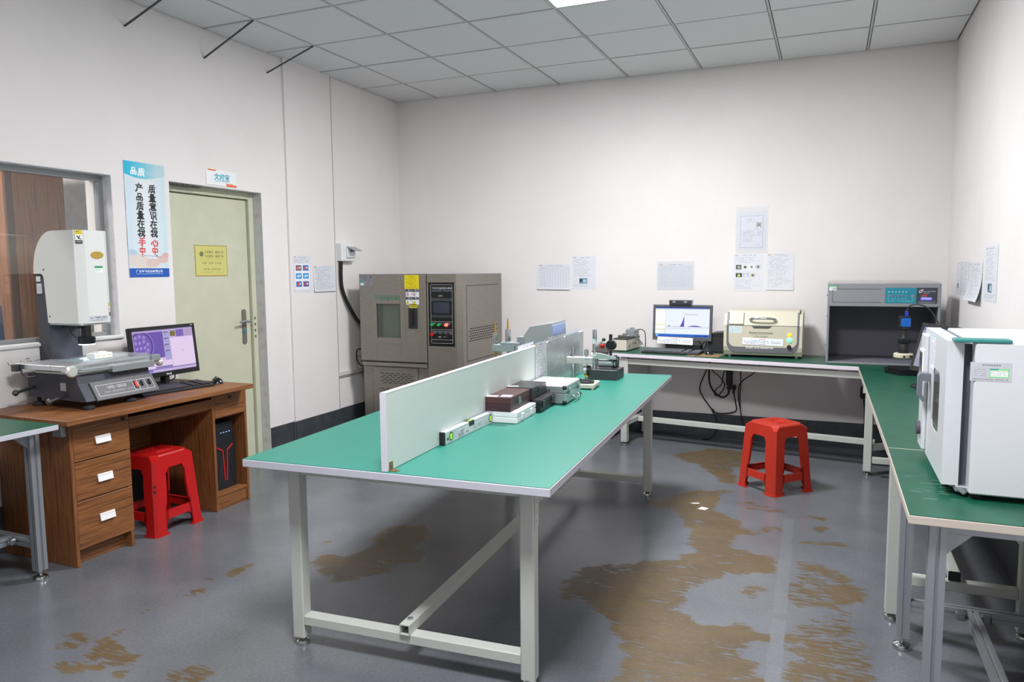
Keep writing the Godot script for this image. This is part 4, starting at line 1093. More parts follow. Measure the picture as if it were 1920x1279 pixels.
# ---------------------------------------------------------------- desk corner
func left_side() -> void:
	var b := MB.new()
	# wooden desk: own axes x to the room, z along the wall
	var t := thing("wooden_desk", "brown wood-grain office desk with three drawers and a tower bay", "desk", V(0.013, 0, 3.37))
	b.box2(V(0, 0.708, -0.6), V(0.632, 0.735, 0.6), 0.003)
	part(t, "desktop", b, M.wood_z)
	for e in [[0.505, 0.523], [0.2, 0.218], [-0.382, -0.364], [-0.638, -0.62]]:
		b = MB.new(); b.box2(V(0.01, 0.0, e[0]), V(0.535, 0.708, e[1]), 0.002)
		part(t, "side_panel", b, M.wood_y)
	b = MB.new(); b.box2(V(0.012, 0.3, -0.364), V(0.03, 0.708, 0.2), 0.002)
	part(t, "back_panel", b, M.wood_z)
	for e in [[0.218, 0.505], [-0.62, -0.382]]:
		b = MB.new(); b.box2(V(0.012, 0.06, e[0]), V(0.03, 0.708, e[1]), 0.002)
		part(t, "pedestal_back", b, M.wood_y)
	var dr := [[0.51, 0.696], [0.32, 0.505], [0.083, 0.315]]
	for k in 3:
		b = MB.new(); b.box2(V(0.51, dr[k][0], 0.198), V(0.537, dr[k][1], 0.506), 0.002)
		var d := part(t, "drawer", b, M.wood_z)
		var yc: float = dr[k][0] + (0.085 if k < 2 else 0.125)
		b = MB.new(); b.at(V(0.538, yc, 0.352), V(0, 0, 12)).box(V(0.005, 0, 0), V(0.006, 0.038, 0.083), 0.001); b.at(V(0.537, yc + 0.014, 0.352)).box(V(0.004, 0, 0), V(0.008, 0.008, 0.08))
		part(d, "pull", b, mat("f4f4f4", 0.3), "white rectangular drawer pull")
		if k == 0:
			b = MB.new(); b.rod(V(0.537, 0.672, 0.232), V(0.541, 0.672, 0.232), 0.0105, 16)
			part(d, "lock", b, M.black)
	b = MB.new(); b.box2(V(0.47, 0.0, 0.218), V(0.488, 0.075, 0.505), 0.002)
	part(t, "plinth", b, M.wood_z)
	b = MB.new(); b.box2(V(0.515, 0.617, -0.364), V(0.537, 0.672, 0.196), 0.002)
	var tray := part(t, "keyboard_tray", b, M.wood_z)
	b = MB.new(); b.box2(V(0.12, 0.605, -0.355), V(0.515, 0.62, 0.19), 0.001)
	part(tray, "tray_board", b, M.wood_z)
	b = MB.new(); b.box2(V(0.51, 0.555, -0.62), V(0.537, 0.7, -0.382), 0.002)
	var sd := part(t, "small_drawer", b, M.wood_z)
	b = MB.new(); b.rod(V(0.537, 0.663, -0.5), V(0.541, 0.663, -0.5), 0.0105, 16)
	part(sd, "lock", b, M.black)
	b = MB.new(); b.box2(V(0.03, 0.54, -0.62), V(0.5, 0.555, -0.382), 0.001)
	part(t, "drawer_shelf", b, M.wood_z)
	b = MB.new(); b.box2(V(0.03, 0.082, -0.62), V(0.53, 0.1, -0.382), 0.001)
	part(t, "bottom_shelf", b, M.wood_z)
	b = MB.new(); b.box2(V(0.505, 0.0, -0.62), V(0.525, 0.082, -0.382), 0.001)
	part(t, "plinth", b, M.wood_z)
	b = MB.new(); b.box2(V(0.46, 0.64, 0.524), V(0.52, 0.7, 0.55), 0.002)
	for e in 5: b.box2(V(0.462, 0.648 + e * 0.01, 0.55), V(0.518, 0.652 + e * 0.01, 0.553))
	part(t, "clamp_bracket", b, M.alu_dull)
	# computer tower in its bay
	t = thing("computer_tower", "black gaming computer tower with a glowing red V emblem in the desk bay", "computer", V(0.3, 0.1, 2.865))
	b = MB.new(); b.box2(V(-0.22, 0, -0.085), V(0.17, 0.405, 0.085), 0.004)
	part(t, "case", b, M.black)
	b = MB.new(); b.prism(PackedVector2Array([Vector2(-0.085, 0.0), Vector2(-0.085, 0.30), Vector2(-0.065, 0.405), Vector2(0.07, 0.405), Vector2(0.085, 0.3), Vector2(0.085, 0.0)]), 0.17, 0.19, "zy")
	var fr := part(t, "front_panel", b, mat("1f2126", 0.35))
	b = MB.new()
	for s in [-1.0, 1.0]:
		b.bar(V(0.192, 0.262, s * 0.062), V(0.192, 0.235, s * 0.018), 0.004, 0.006); b.bar(V(0.192, 0.235, s * 0.018), V(0.192, 0.05, s * 0.007), 0.004, 0.004)
	part(fr, "emblem", b, glow("b01c14", "c01a10", 0.35), "red V shaped emblem")
	b = MB.new()
	for e in 4: b.box(V(0.191, 0.345, -0.04 + e * 0.022), V(0.003, 0.004, 0.01))
	part(fr, "front_ports", b, glow("8fb6ff", "9cc4ff", 0.5))
	b = MB.new(); b.bar(V(0.191, 0.03, -0.07), V(0.191, 0.2, -0.03), 0.003, 0.006); b.bar(V(0.191, 0.03, 0.07), V(0.191, 0.2, 0.03), 0.003, 0.006)
	part(fr, "grille_bars", b, M.dark)
	stool("red plastic stool with black marker writing pushed under the wooden desk", V(0.412, 0, 3.297), 0, M.red, true)
	stool("orange-red plastic stool standing free on the floor by the back bench", V(3.532, 0, 1.303), 47.5, M.red2, false)
	# vision measuring machine
	t = thing("measuring_machine", "video measuring machine with a white camera head over an aluminium stage", "measuring machine", V(0.0, 0.735, 3.55))
	b = MB.new(); b.prism(PackedVector2Array([Vector2(0.08, 0.05), Vector2(0.08, 0.168), Vector2(0.435, 0.168), Vector2(0.445, 0.128), Vector2(0.5, 0.043), Vector2(0.47, 0.04)]), -0.215, 0.205)
	var base := part(t, "base", b, M.crackle, "dark crackle-finish base")
	b = MB.new()
	var n2 := V(0.085, 0.055, 0).normalized()
	b.prism(PackedVector2Array([Vector2(0.449, 0.126), Vector2(0.452, 0.1285), Vector2(0.5085, 0.041), Vector2(0.5055, 0.0385)]), -0.22, 0.152)
	var cp := part(base, "control_panel", b, mat("4e4e53", 0.5), "grey control panel with white outline")
	var tilt := -rad_to_deg(atan2(0.0565, 0.0875))
	var im := sheet(384, 104, "4e4e53")
	var ln := "d8d8da"
	rc(im, 20, 22, 240, 2, ln); rc(im, 20, 84, 344, 2, ln); rc(im, 20, 22, 2, 62, ln); rc(im, 240, 22, 124, 2, ln); rc(im, 240, 22, 2, 62, ln); rc(im, 270, 22, 2, 62, ln); rc(im, 318, 22, 2, 62, ln); rc(im, 364, 22, 2, 64, ln)
	words(im, "VMS-3010", 84, 34, 2.4, "e6e6e8"); words(im, "VIDEO MEASUREMENT SYSTEM", 56, 62, 1.3, "d2d2d4")
	panel(base, "panel_print", V(0.4815, 0.0855, -0.034), V(tilt, 90, 0), 0.368, 0.1, printed(im, 0.45), "", 0.0008)
	var q := func(z: float, f: float) -> Vector3: return V(lerpf(0.5085, 0.452, f), lerpf(0.041, 0.1285, f), z)
	b = MB.new(); b.at(q.call(-0.094, 0.53), V(tilt, 90, 0)).box(V(0, 0, 0.003), V(0.018, 0.042, 0.008), 0.001)
	part(base, "power_switch", b, M.black)
	b = MB.new(); b.at(q.call(-0.094, 0.5), V(tilt, 90, 0)).box(V(0, 0, 0.007), V(0.014, 0.028, 0.008), 0.002)
	part(base, "red_rocker", b, glow("e02a12", "ff3014", 0.6), "lit red rocker")
	for z in [-0.13, -0.177]:
		b = MB.new(); b.at(q.call(z, 0.52), V(tilt + 90, 0, 0) if false else V(tilt, 90, 0)).box(V(0, 0, 0.006), V(0.008, 0.03, 0.014), 0.002); b.rod(V(0, 0, 0), V(0, 0, 0.006), 0.012, 16)
		part(base, "dial_knob", b, M.black)
	b = MB.new(); b.box2(V(0.32, 0.09, 0.2055), V(0.36, 0.13, 0.2065))
	part(base, "rating_plate", b, mat("b8bcc0", 0.4))
	for e in [[0.12, 0.18], [0.465, 0.17], [0.465, -0.07], [0.12, -0.18]]:
		b = MB.new(); b.at(V(e[0], 0, e[1])).lathe([Vector2(0, 0), Vector2(0.028, 0), Vector2(0.03, 0.008), Vector2(0.022, 0.02), Vector2(0.009, 0.022), Vector2(0.009, 0.055), Vector2(0, 0.055)], 18)
		part(base, "levelling_foot", b, M.rubber)
	for e in [[0.12, 0.13], [0.36, 0.1]]:
		b = MB.new(); b.rod(V(e[0], e[1] - 0.03, 0.2), V(e[0] + 0.02, e[1] - 0.045, 0.31), 0.0075, 10); b.at(V(e[0] + 0.02, e[1] - 0.045, 0.305), V(90, 0, 0)).lathe([Vector2(0, 0), Vector2(0.014, 0), Vector2(0.016, 0.008), Vector2(0.01, 0.018), Vector2(0, 0.018)], 14)
		part(base, "lock_lever", b, mat("4a4d50", 0.4, 0.5))
	# column and head
	var side := PackedVector2Array([Vector2(0.016, 0.16), Vector2(0.016, 0.668), Vector2(0.07, 0.668), Vector2(0.083, 0.655), Vector2(0.1, 0.42), Vector2(0.112, 0.16)])
	b = MB.new(); b.prism(side, -0.085, 0.089)
	var col := part(t, "column", b, M.crackle)
	im = sheet(32, 64, "2b2c33"); rc(im, 4, 2, 22, 18, "d7dad7"); rc(im, 4, 26, 26, 34, "c9ccd2"); var rng := RandomNumberGenerator.new(); rng.seed = 8
	for k in 6: scribble(im, rng, 6, 30 + k * 5, 28, 1.3, "6f737c")
	panel(col, "rating_label", V(0.045, 0.61, 0.089), Vector3.ZERO, 0.05, 0.1, printed(im))
	var prof := PackedVector2Array([Vector2(0.33, 0.415), Vector2(0.33, 0.887), Vector2(0.17, 0.887)])
	for k in 12:
		var a := PI * 0.5 * (k + 1) / 12.0
		prof.append(Vector2(0.17 - 0.154 * sin(a), 0.67 + 0.217 * cos(a)))
	prof.append_array(PackedVector2Array([Vector2(0.075, 0.669), Vector2(0.09, 0.655), Vector2(0.104, 0.415)]))
	b = MB.new(); b.prism(prof, -0.09, 0.094)
	# bevelled nose of the head: three facets
	b.prism(PackedVector2Array([Vector2(0.33, 0.094), Vector2(0.352, 0.05), Vector2(0.352, -0.062), Vector2(0.33, -0.09)]), 0.415, 0.887, "xz")
	var head := part(t, "camera_head", b, mat("d9dbd8", 0.45), "white camera head with a rounded back")
	b = MB.new(); b.box2(V(0.1, 0.405, -0.08), V(0.335, 0.416, 0.085), 0.002)
	part(head, "head_floor", b, mat("c9cac8", 0.5))
	for e in [[0.095, 0.69], [0.12, 0.45]]:
		b = MB.new(); b.rod(V(e[0], e[1], 0.094), V(e[0], e[1], 0.096), 0.004, 10)
		part(head, "screw", b, M.black)
	b = MB.new()
	var ov := PackedVector2Array()
	for a in 24: ov.append(Vector2(-0.015 + 0.036 * cos(TAU * a / 24), 0.762 + 0.019 * sin(TAU * a / 24)))
	b.prism(ov, 0.352, 0.3545, "zy")
	part(head, "badge", b, M.gold, "oval gold badge")
	im = sheet(32, 24, "eef2ee"); rc(im, 0, 0, 32, 8, "2f9a6c"); rc(im, 2, 12, 24, 2, "9fb9ac"); rc(im, 2, 17, 20, 2, "9fb9ac")
	panel(head, "green_label", V(0.352, 0.69, -0.02), V(0, 90, 0), 0.046, 0.034, printed(im))
	var warn := sheet(32, 68, "efefee"); rc(warn, 0, 0, 32, 21, "e8d512"); rc(warn, 5, 4, 6, 5, "3b3606"); rc(warn, 14, 4, 4, 5, "3b3606"); rc(warn, 4, 14, 24, 2, "8f8410")
	stroke(warn, Vector2(8, 30), Vector2(16, 40), 4, "22201c"); stroke(warn, Vector2(20, 28), Vector2(16, 42), 3, "22201c"); stroke(warn, Vector2(14, 42), Vector2(26, 44), 3, "22201c"); rc(warn, 0, 50, 32, 18, "44464a"); rc(warn, 5, 56, 22, 3, "b9babc")
	panel(head, "warning_label", V(0.342, 0.852, 0.073), V(0, 64, 0), 0.032, 0.068, printed(warn)); panel(head, "warning_label", V(0.341, 0.482, -0.077), V(0, 128, 0), 0.028, 0.068, printed(warn))
	im = sheet(128, 24, "bfc3cb"); rng.seed = 12; scribble(im, rng, 40, 5, 120, 4, "54585f"); scribble(im, rng, 6, 8, 30, 3, "6a6e75"); scribble(im, rng, 50, 12, 110, 2, "54585f"); scribble(im, rng, 20, 18, 100, 2, "7a7e85")
	panel(head, "maker_plate", V(0.352, 0.437, -0.004), V(0, 90, 0), 0.104, 0.03, printed(im))
	b = MB.new(); b.box2(V(0.13, 0.385, -0.03), V(0.25, 0.405, 0.04), 0.002)
	part(t, "lens_mount", b, M.black)
	b = MB.new(); b.at(V(0.245, 0.3, -0.01)).lathe([Vector2(0, 0.0), Vector2(0.03, 0), Vector2(0.04, 0.004), Vector2(0.041, 0.035), Vector2(0.036, 0.042), Vector2(0.024, 0.044), Vector2(0.022, 0.105), Vector2(0, 0.105)], 28)
	var lens := part(t, "lens", b, M.black_gloss)
	b = MB.new(); b.at(V(0.245, 0.3, -0.01)).lathe([Vector2(0.031, -0.0015), Vector2(0.04, -0.0015), Vector2(0.04, 0.001), Vector2(0.031, 0.001)], 24)
	part(lens, "ring_light", b, glow("ffffff", "f4f8ff", 3.0), "lit ring under the lens, out of view, lighting the sample")
	var sp := SpotLight3D.new()
	sp.name = "ring_light_beam"; sp.light_energy = 0.35; sp.light_color = Color("eef4ff"); sp.spot_angle = 40; sp.spot_range = 3.0; sp.spot_attenuation = 2.0; sp.light_size = 0.03; sp.shadow_enabled = true
	t.add_child(sp); sp.position = V(0.245, 0.294, -0.01); sp.rotation_degrees = V(-90, 0, 0)  # beam from the unseen underside of the lens, placed to brighten the sample
	b = MB.new(); b.tube([V(0.2, 0.39, 0.05), V(0.205, 0.36, 0.045), V(0.225, 0.335, 0.03)], 0.003, 6)
	part(lens, "lens_cable", b, M.black)
	# stage: lower slide and upper plate
	b = MB.new(); b.box2(V(0.13, 0.168, -0.2), V(0.43, 0.184, 0.2), 0.003)
	part(t, "slide_rail", b, mat("b9bdbb", 0.4, 0.5))
	b = MB.new(); b.box2(V(0.12, 0.182, -0.29), V(0.46, 0.2, 0.19), 0.002); b.box2(V(0.43, 0.166, -0.225), V(0.475, 0.2, 0.03), 0.002)
	var low := part(t, "lower_stage", b, M.alu)
	b = MB.new(); b.rod(V(0.452, 0.183, -0.225), V(0.452, 0.183, -0.262), 0.007, 12)
	b.at(V(0.452, 0.183, -0.262), V(-90, 0, 0)).lathe([Vector2(0, 0), Vector2(0.016, 0), Vector2(0.021, 0.006), Vector2(0.021, 0.022), Vector2(0.016, 0.028), Vector2(0, 0.028)], 22)
	part(low, "feed_knob", b, mat("d9d9d2", 0.3, 0.4))
	b = MB.new()
	for e in [[V(0.1, 0.2, -0.3), V(0.18, 0.226, 0.28)], [V(0.36, 0.2, -0.22), V(0.44, 0.226, 0.28)], [V(0.18, 0.2, 0.14), V(0.36, 0.226, 0.28)], [V(0.18, 0.2, -0.3), V(0.36, 0.226, -0.2)]]: b.box2(e[0], e[1], 0.002)
	var up := part(t, "upper_stage", b, M.alu, "aluminium stage plate")
	b = MB.new(); b.box2(V(0.175, 0.219, -0.205), V(0.365, 0.2255, 0.145))
	part(up, "stage_glass", b, glass("bfe0e6", 0.35))
	b = MB.new(); b.box2(V(0.44, 0.198, -0.22), V(0.455, 0.222, 0.262), 0.002)
	part(up, "scale_rail", b, mat("b9bcc0", 0.35, 0.6))
	b = MB.new()
	for k in 40: b.box(V(0.4555, 0.212, -0.18 + k * 0.009), V(0.0008, 0.006 if k % 5 else 0.01, 0.0014))
	part(up, "scale_marks", b, M.ink)
	for e in [[-0.27, -0.22], [0.245, 0.285]]:
		b = MB.new(); b.box2(V(0.44, 0.195, e[0]), V(0.472, 0.228, e[1]), 0.002)
		part(up, "scale_end", b, M.alu)
	b = MB.new(); b.at(V(0.474, 0.2, 0.262), V(0, 0, -90)).lathe([Vector2(0, 0), Vector2(0.02, 0), Vector2(0.028, 0.003), Vector2(0.028, 0.016), Vector2(0.022, 0.021), Vector2(0, 0.021)], 26)
	part(up, "stage_knob", b, mat("e3e3dd", 0.25, 0.5))
	b = MB.new(); b.box2(V(0.115, 0.19, 0.28), V(0.15, 0.225, 0.31), 0.002); b.tube([V(0.16, 0.225, 0.285), V(0.165, 0.18, 0.29), V(0.21, 0.165, 0.288), V(0.26, 0.17, 0.284)], 0.004, 6)
	part(up, "side_bracket", b, M.dark)
	t = thing("white_sample", "small brightly lit white sample block on the measuring machine's glass stage", "sample", V(0.3, 0.9612, 3.515), 4)
	b = MB.new(); b.box2(V(-0.03, 0, -0.055), V(0.03, 0.028, 0.055), 0.002)
	part(t, "block", b, mat("f7f7f3", 0.4))
	b = MB.new(); b.box2(V(-0.02, 0.028, -0.035), V(0.012, 0.034, 0.02), 0.001)
	part(t, "top_step", b, mat("f2f2f2", 0.4))
	b = MB.new()
	for e in [-0.035, 0.0, 0.03]: b.box(V(0.03, 0.014, e), V(0.002, 0.008, 0.014))
	part(t, "amber_mark", b, mat("d8cf9a", 0.5))
	# monitor, keyboard, mouse
	im = sheet(320, 180, "d8bfe6")
	rc(im, 0, 0, 320, 3, "4b4a66"); rc(im, 0, 3, 320, 6, "b9a4d6")
	rc(im, 4, 10, 152, 110, "6c53ad")
	for r in range(66, 0, -2):
		var cc := Color("6c53ad")
		if r > 58: cc = Color("8269be")
		elif r > 52: cc = Color("4d3888")
		else: cc = Color("775db6")
		for yy in range(maxi(10, 64 - r), mini(120, 64 + r)):
			var ww := sqrt(maxf(0, r * r - (yy - 64) * (yy - 64)))
			var xa := maxf(4, 40 - ww)
			rc(im, xa, yy, minf(156, 40 + ww) - xa, 1, cc)
	for d in [[16, 28], [36, 24], [58, 28], [14, 50], [34, 50], [55, 46], [74, 58], [18, 74], [38, 72], [58, 70], [72, 82], [20, 96], [40, 94], [60, 92], [30, 112], [50, 110]]: disc(im, d[0], d[1], 7, "a488d6")
	rc(im, 158, 10, 32, 122, "a9a6d8")
	for k in 4: rc(im, 160, 14 + k * 26, 24, 3, "3a3560"); rc(im, 162, 22 + k * 26, 3, 2, "5a5590"); rc(im, 172, 28 + k * 26, 3, 2, "5a5590")
	rc(im, 190, 6, 130, 34, "c0b0dc"); rc(im, 196, 12, 26, 22, "2a2a18")
	for k in 3: stroke(im, Vector2(200, 17 + k * 7), Vector2(220, 15 + k * 7), 3, "b39a28")
	rc(im, 226, 8, 44, 30, "7b62b8"); rc(im, 246, 8, 3, 30, "5a449a"); rc(im, 274, 8, 42, 30, "b59cc9")
	rc(im, 192, 42, 128, 122, "e8d2f2"); stroke(im, Vector2(252, 90), Vector2(252, 100), 1, "7a6a90"); stroke(im, Vector2(252, 100), Vector2(260, 102), 1, "7a6a90")
	rc(im, 4, 134, 186, 28, "e8d2f2"); rc(im, 100, 156, 90, 8, "8579b8"); rc(im, 0, 165, 320, 3, "6a5a94"); rc(im, 0, 168, 320, 12, "c8b2e4"); rc(im, 60, 168, 24, 10, "7d78e0")
	t = monitor("black computer monitor showing a purple microscope image on the wooden desk", V(0.2, 0.735, 2.99), 90, -6, 0.475, 0.3, 0.057, im, M.black_gloss, 0, 0.9)
	letters(t.get_node("display_panel"), "BenQ", 0.011, V(0, 0.012, 0.009), Vector3.ZERO, M.ink_white, "Droid Sans", true)
	letters(t.get_node("display_panel"), "E2200", 0.005, V(0.21, 0.29, 0.009), Vector3.ZERO, M.ink_white)
	keyboard("black keyboard in front of the purple screen on the wooden desk", V(0.375, 0.735, 3.13), 82, mat("2a2c31", 0.5))
	mouse("black mouse on the corner of the wooden desk beside the door", V(0.425, 0.735, 2.835), 60)
	b = MB.new(); b.tube([V(0.385, 0.74, 2.83), V(0.3, 0.739, 2.82), V(0.2, 0.739, 2.86), V(0.12, 0.739, 2.87), V(0.05, 0.739, 2.95)], 0.0028, 6)
	solo("mouse_cable", "thin black mouse cable running back across the wooden desk", "cable", b, M.black)
	b = MB.new(); b.tube([V(0.14, 0.82, 2.9), V(0.12, 0.76, 2.87), V(0.1, 0.741, 2.92), V(0.09, 0.741, 3.02), V(0.12, 0.741, 3.1), V(0.07, 0.741, 3.16), V(0.04, 0.741, 3.02)], 0.0035, 6)
	solo("monitor_cable", "black monitor cable curled behind the purple screen", "cable", b, M.black)
	# bench with aluminium profile legs at the left edge
	profile_bench("small bench with a dark green top and grooved aluminium legs beside the wooden desk", V(0.36, 0, 4.62), 0.3, 0.6, 0.733, M.edge_white, [[0.145, -0.575], [-0.2, -0.575], [0.145, 0.55], [-0.2, 0.55]], 0.045)
	t = thing("black_crate", "black box on the floor under the bench beside the wooden desk", "box", V(0.17, 0, 4.3))
	b = MB.new(); b.box2(V(-0.09, 0, -0.12), V(0.09, 0.32, 0.12), 0.006)
	part(t, "body", b, M.black)
	b = MB.new(); b.box2(V(-0.094, 0.3, -0.124), V(0.094, 0.33, 0.124), 0.004)
	part(t, "rim", b, M.dark)
	b = MB.new(); b.tube([V(0.06, 0.62, 4.18), V(0.07, 0.45, 4.16), V(0.08, 0.34, 4.19), V(0.12, 0.1, 4.16), V(0.18, 0.01, 4.15)], 0.006, 8)
	solo("yellow_cable", "yellow cable hanging under the bench beside the wooden desk", "cable", b, M.yellow)
	# breaker box and cable
	t = thing("breaker_box", "white wall breaker box with an open clear cover over a black cable", "breaker box", V(0.0, 1.565, 0.93))
	b = MB.new(); b.box2(V(0, -0.078, -0.1), V(0.055, 0.072, 0.09), 0.005)
	part(t, "enclosure", b, mat("e4e7e8", 0.4))
	b = MB.new(); b.box2(V(0.055, -0.05, -0.085), V(0.07, 0.045, 0.03), 0.004)
	part(t, "breaker_face", b, mat("d5dadd", 0.4))
	b = MB.new(); b.box2(V(0.07, 0.0, -0.055), V(0.078, 0.022, -0.01), 0.001)
	part(t, "toggle", b, mat("2c4a80", 0.4))
	b = MB.new(); b.at(V(0.06, 0.045, -0.03), V(0, 0, -25)).box(V(0.045, 0.0, 0), V(0.09, 0.004, 0.12), 0.001)
	part(t, "clear_cover", b, glass("8f9696", 0.6, 0.2))
	b = MB.new(); b.tube([V(0.03, 1.49, 1.0), V(0.025, 1.38, 1.0), V(0.025, 1.26, 0.99), V(0.03, 1.14, 0.93), V(0.05, 1.0, 0.84), V(0.1, 0.88, 0.76), V(0.16, 0.78, 0.7)], 0.015, 10)
	solo("power_cable", "thick black power cable hanging from the wall breaker box to the steel chamber", "cable", b, M.rubber)
	b = MB.new(); b.tube([V(0.17, 0.74, 0.9), V(0.1, 0.73, 0.9), V(0.09, 0.66, 0.9), V(0.12, 0.6, 0.9), V(0.175, 0.59, 0.9)], 0.006, 8)
	solo("cable_loop", "small black cable loop on the left side of the steel chamber", "cable", b, M.rubber)

func profile_bench(label: String, p: Vector3, hx: float, hz: float, top: float, edge: Material, legs: Array, lw: float) -> Node3D:
	# grooved aluminium extrusion frame with round feet; p on the floor under the middle
	var t := thing("profile_bench", label, "workbench", p)
	var b := MB.new(); b.box2(V(-hx, top - 0.025, -hz), V(hx, top - 0.002, hz), 0.0015)
	part(t, "tabletop", b, edge)
	b = MB.new(); b.box2(V(-hx + 0.002, top - 0.003, -hz + 0.002), V(hx - 0.002, top, hz - 0.002))
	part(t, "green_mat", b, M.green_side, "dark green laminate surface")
	var y1 := top - 0.025
	for e in legs:
		var lg := part(t, "leg", extrusion(V(e[0], 0.045, e[1]), V(e[0], y1, e[1]), lw), M.alu_dull, "grooved aluminium leg")
		foot(lg, V(e[0], 0, e[1]), 0.032)
	var a: Array = legs[0]; var c: Array = legs[1]; var d: Array = legs[2]
	for zz in [a[1], d[1]]:
		part(t, "lower_crossbar", extrusion(V(a[0] - signf(a[0] - c[0]) * lw * 0.5, 0.17, zz), V(c[0] + signf(a[0] - c[0]) * lw * 0.5, 0.17, zz), lw * 0.85), M.alu_dull)
		b = MB.new(); b.box2(V(minf(a[0], c[0]) + lw * 0.5, y1 - 0.03, zz - 0.012), V(maxf(a[0], c[0]) - lw * 0.5, y1 - 0.001, zz + 0.012), 0.002)
		part(t, "end_rail", b, M.alu_dull)
	var mx: float = (a[0] + c[0]) * 0.5
	part(t, "lower_stretcher", extrusion(V(mx, 0.17, a[1] + lw * 0.45), V(mx, 0.17, d[1] - lw * 0.45), lw * 0.85), M.alu_dull)
	for e in legs.slice(0, 4):
		b = MB.new(); b.box2(V(e[0] - 0.012, y1 - 0.03, minf(a[1], d[1]) + lw * 0.5), V(e[0] + 0.012, y1 - 0.001, maxf(a[1], d[1]) - lw * 0.5), 0.002)
		if e[1] == a[1]: part(t, "side_rail", b, M.alu_dull)
		# gussets at the top of each leg
		var sx := -signf(e[0] - mx); var sz := 1.0 if e[1] < (a[1] + d[1]) * 0.5 else -1.0
		b = MB.new()
		b.prism(PackedVector2Array([Vector2(e[0] + sx * lw * 0.5, y1 - 0.03), Vector2(e[0] + sx * (lw * 0.5 + 0.06), y1 - 0.03), Vector2(e[0] + sx * lw * 0.5, y1 - 0.09)]), e[1] - 0.009, e[1] + 0.009)
		b.prism(PackedVector2Array([Vector2(e[1] + sz * lw * 0.5, y1 - 0.03), Vector2(e[1] + sz * (lw * 0.5 + 0.06), y1 - 0.03), Vector2(e[1] + sz * lw * 0.5, y1 - 0.09)]), e[0] - 0.009, e[0] + 0.009, "zy")
		part(t, "gusset", b, M.alu_dull)
	for s in [-1.0, 1.0]:
		for zz in [[a[1], 1.0], [d[1], -1.0]]:
			b = MB.new(); b.box(V(mx + s * 0.038, 0.17, zz[0] + zz[1] * 0.033), V(0.034, 0.032, 0.028), 0.006); b.rod(V(mx + s * 0.038, 0.17, zz[0] + zz[1] * 0.047), V(mx + s * 0.038, 0.17, zz[0] + zz[1] * 0.052), 0.007, 8)
			part(t, "corner_joint", b, mat("8f9297", 0.35, 0.8))
	return t

func extrusion(a: Vector3, b: Vector3, w: float) -> MB:
	# square profile with a groove down each face
	var m := MB.new()
	var h := w * 0.5; var g := w * 0.12; var d := w * 0.16
	var poly := PackedVector2Array()
	for k in 4:
		var r := k * PI / 2
		for q in [Vector2(h, -h), Vector2(h, -g), Vector2(h - d, -g), Vector2(h - d, g), Vector2(h, g)]: poly.append(q.rotated(r))
	var dir := (b - a).normalized()
	var up := Vector3.UP if absf(dir.y) < 0.9 else Vector3.BACK
	m.t = Transform3D(Basis.looking_at(-dir, up), a)
	m.prism(poly, 0.0, (b - a).length())
	return m

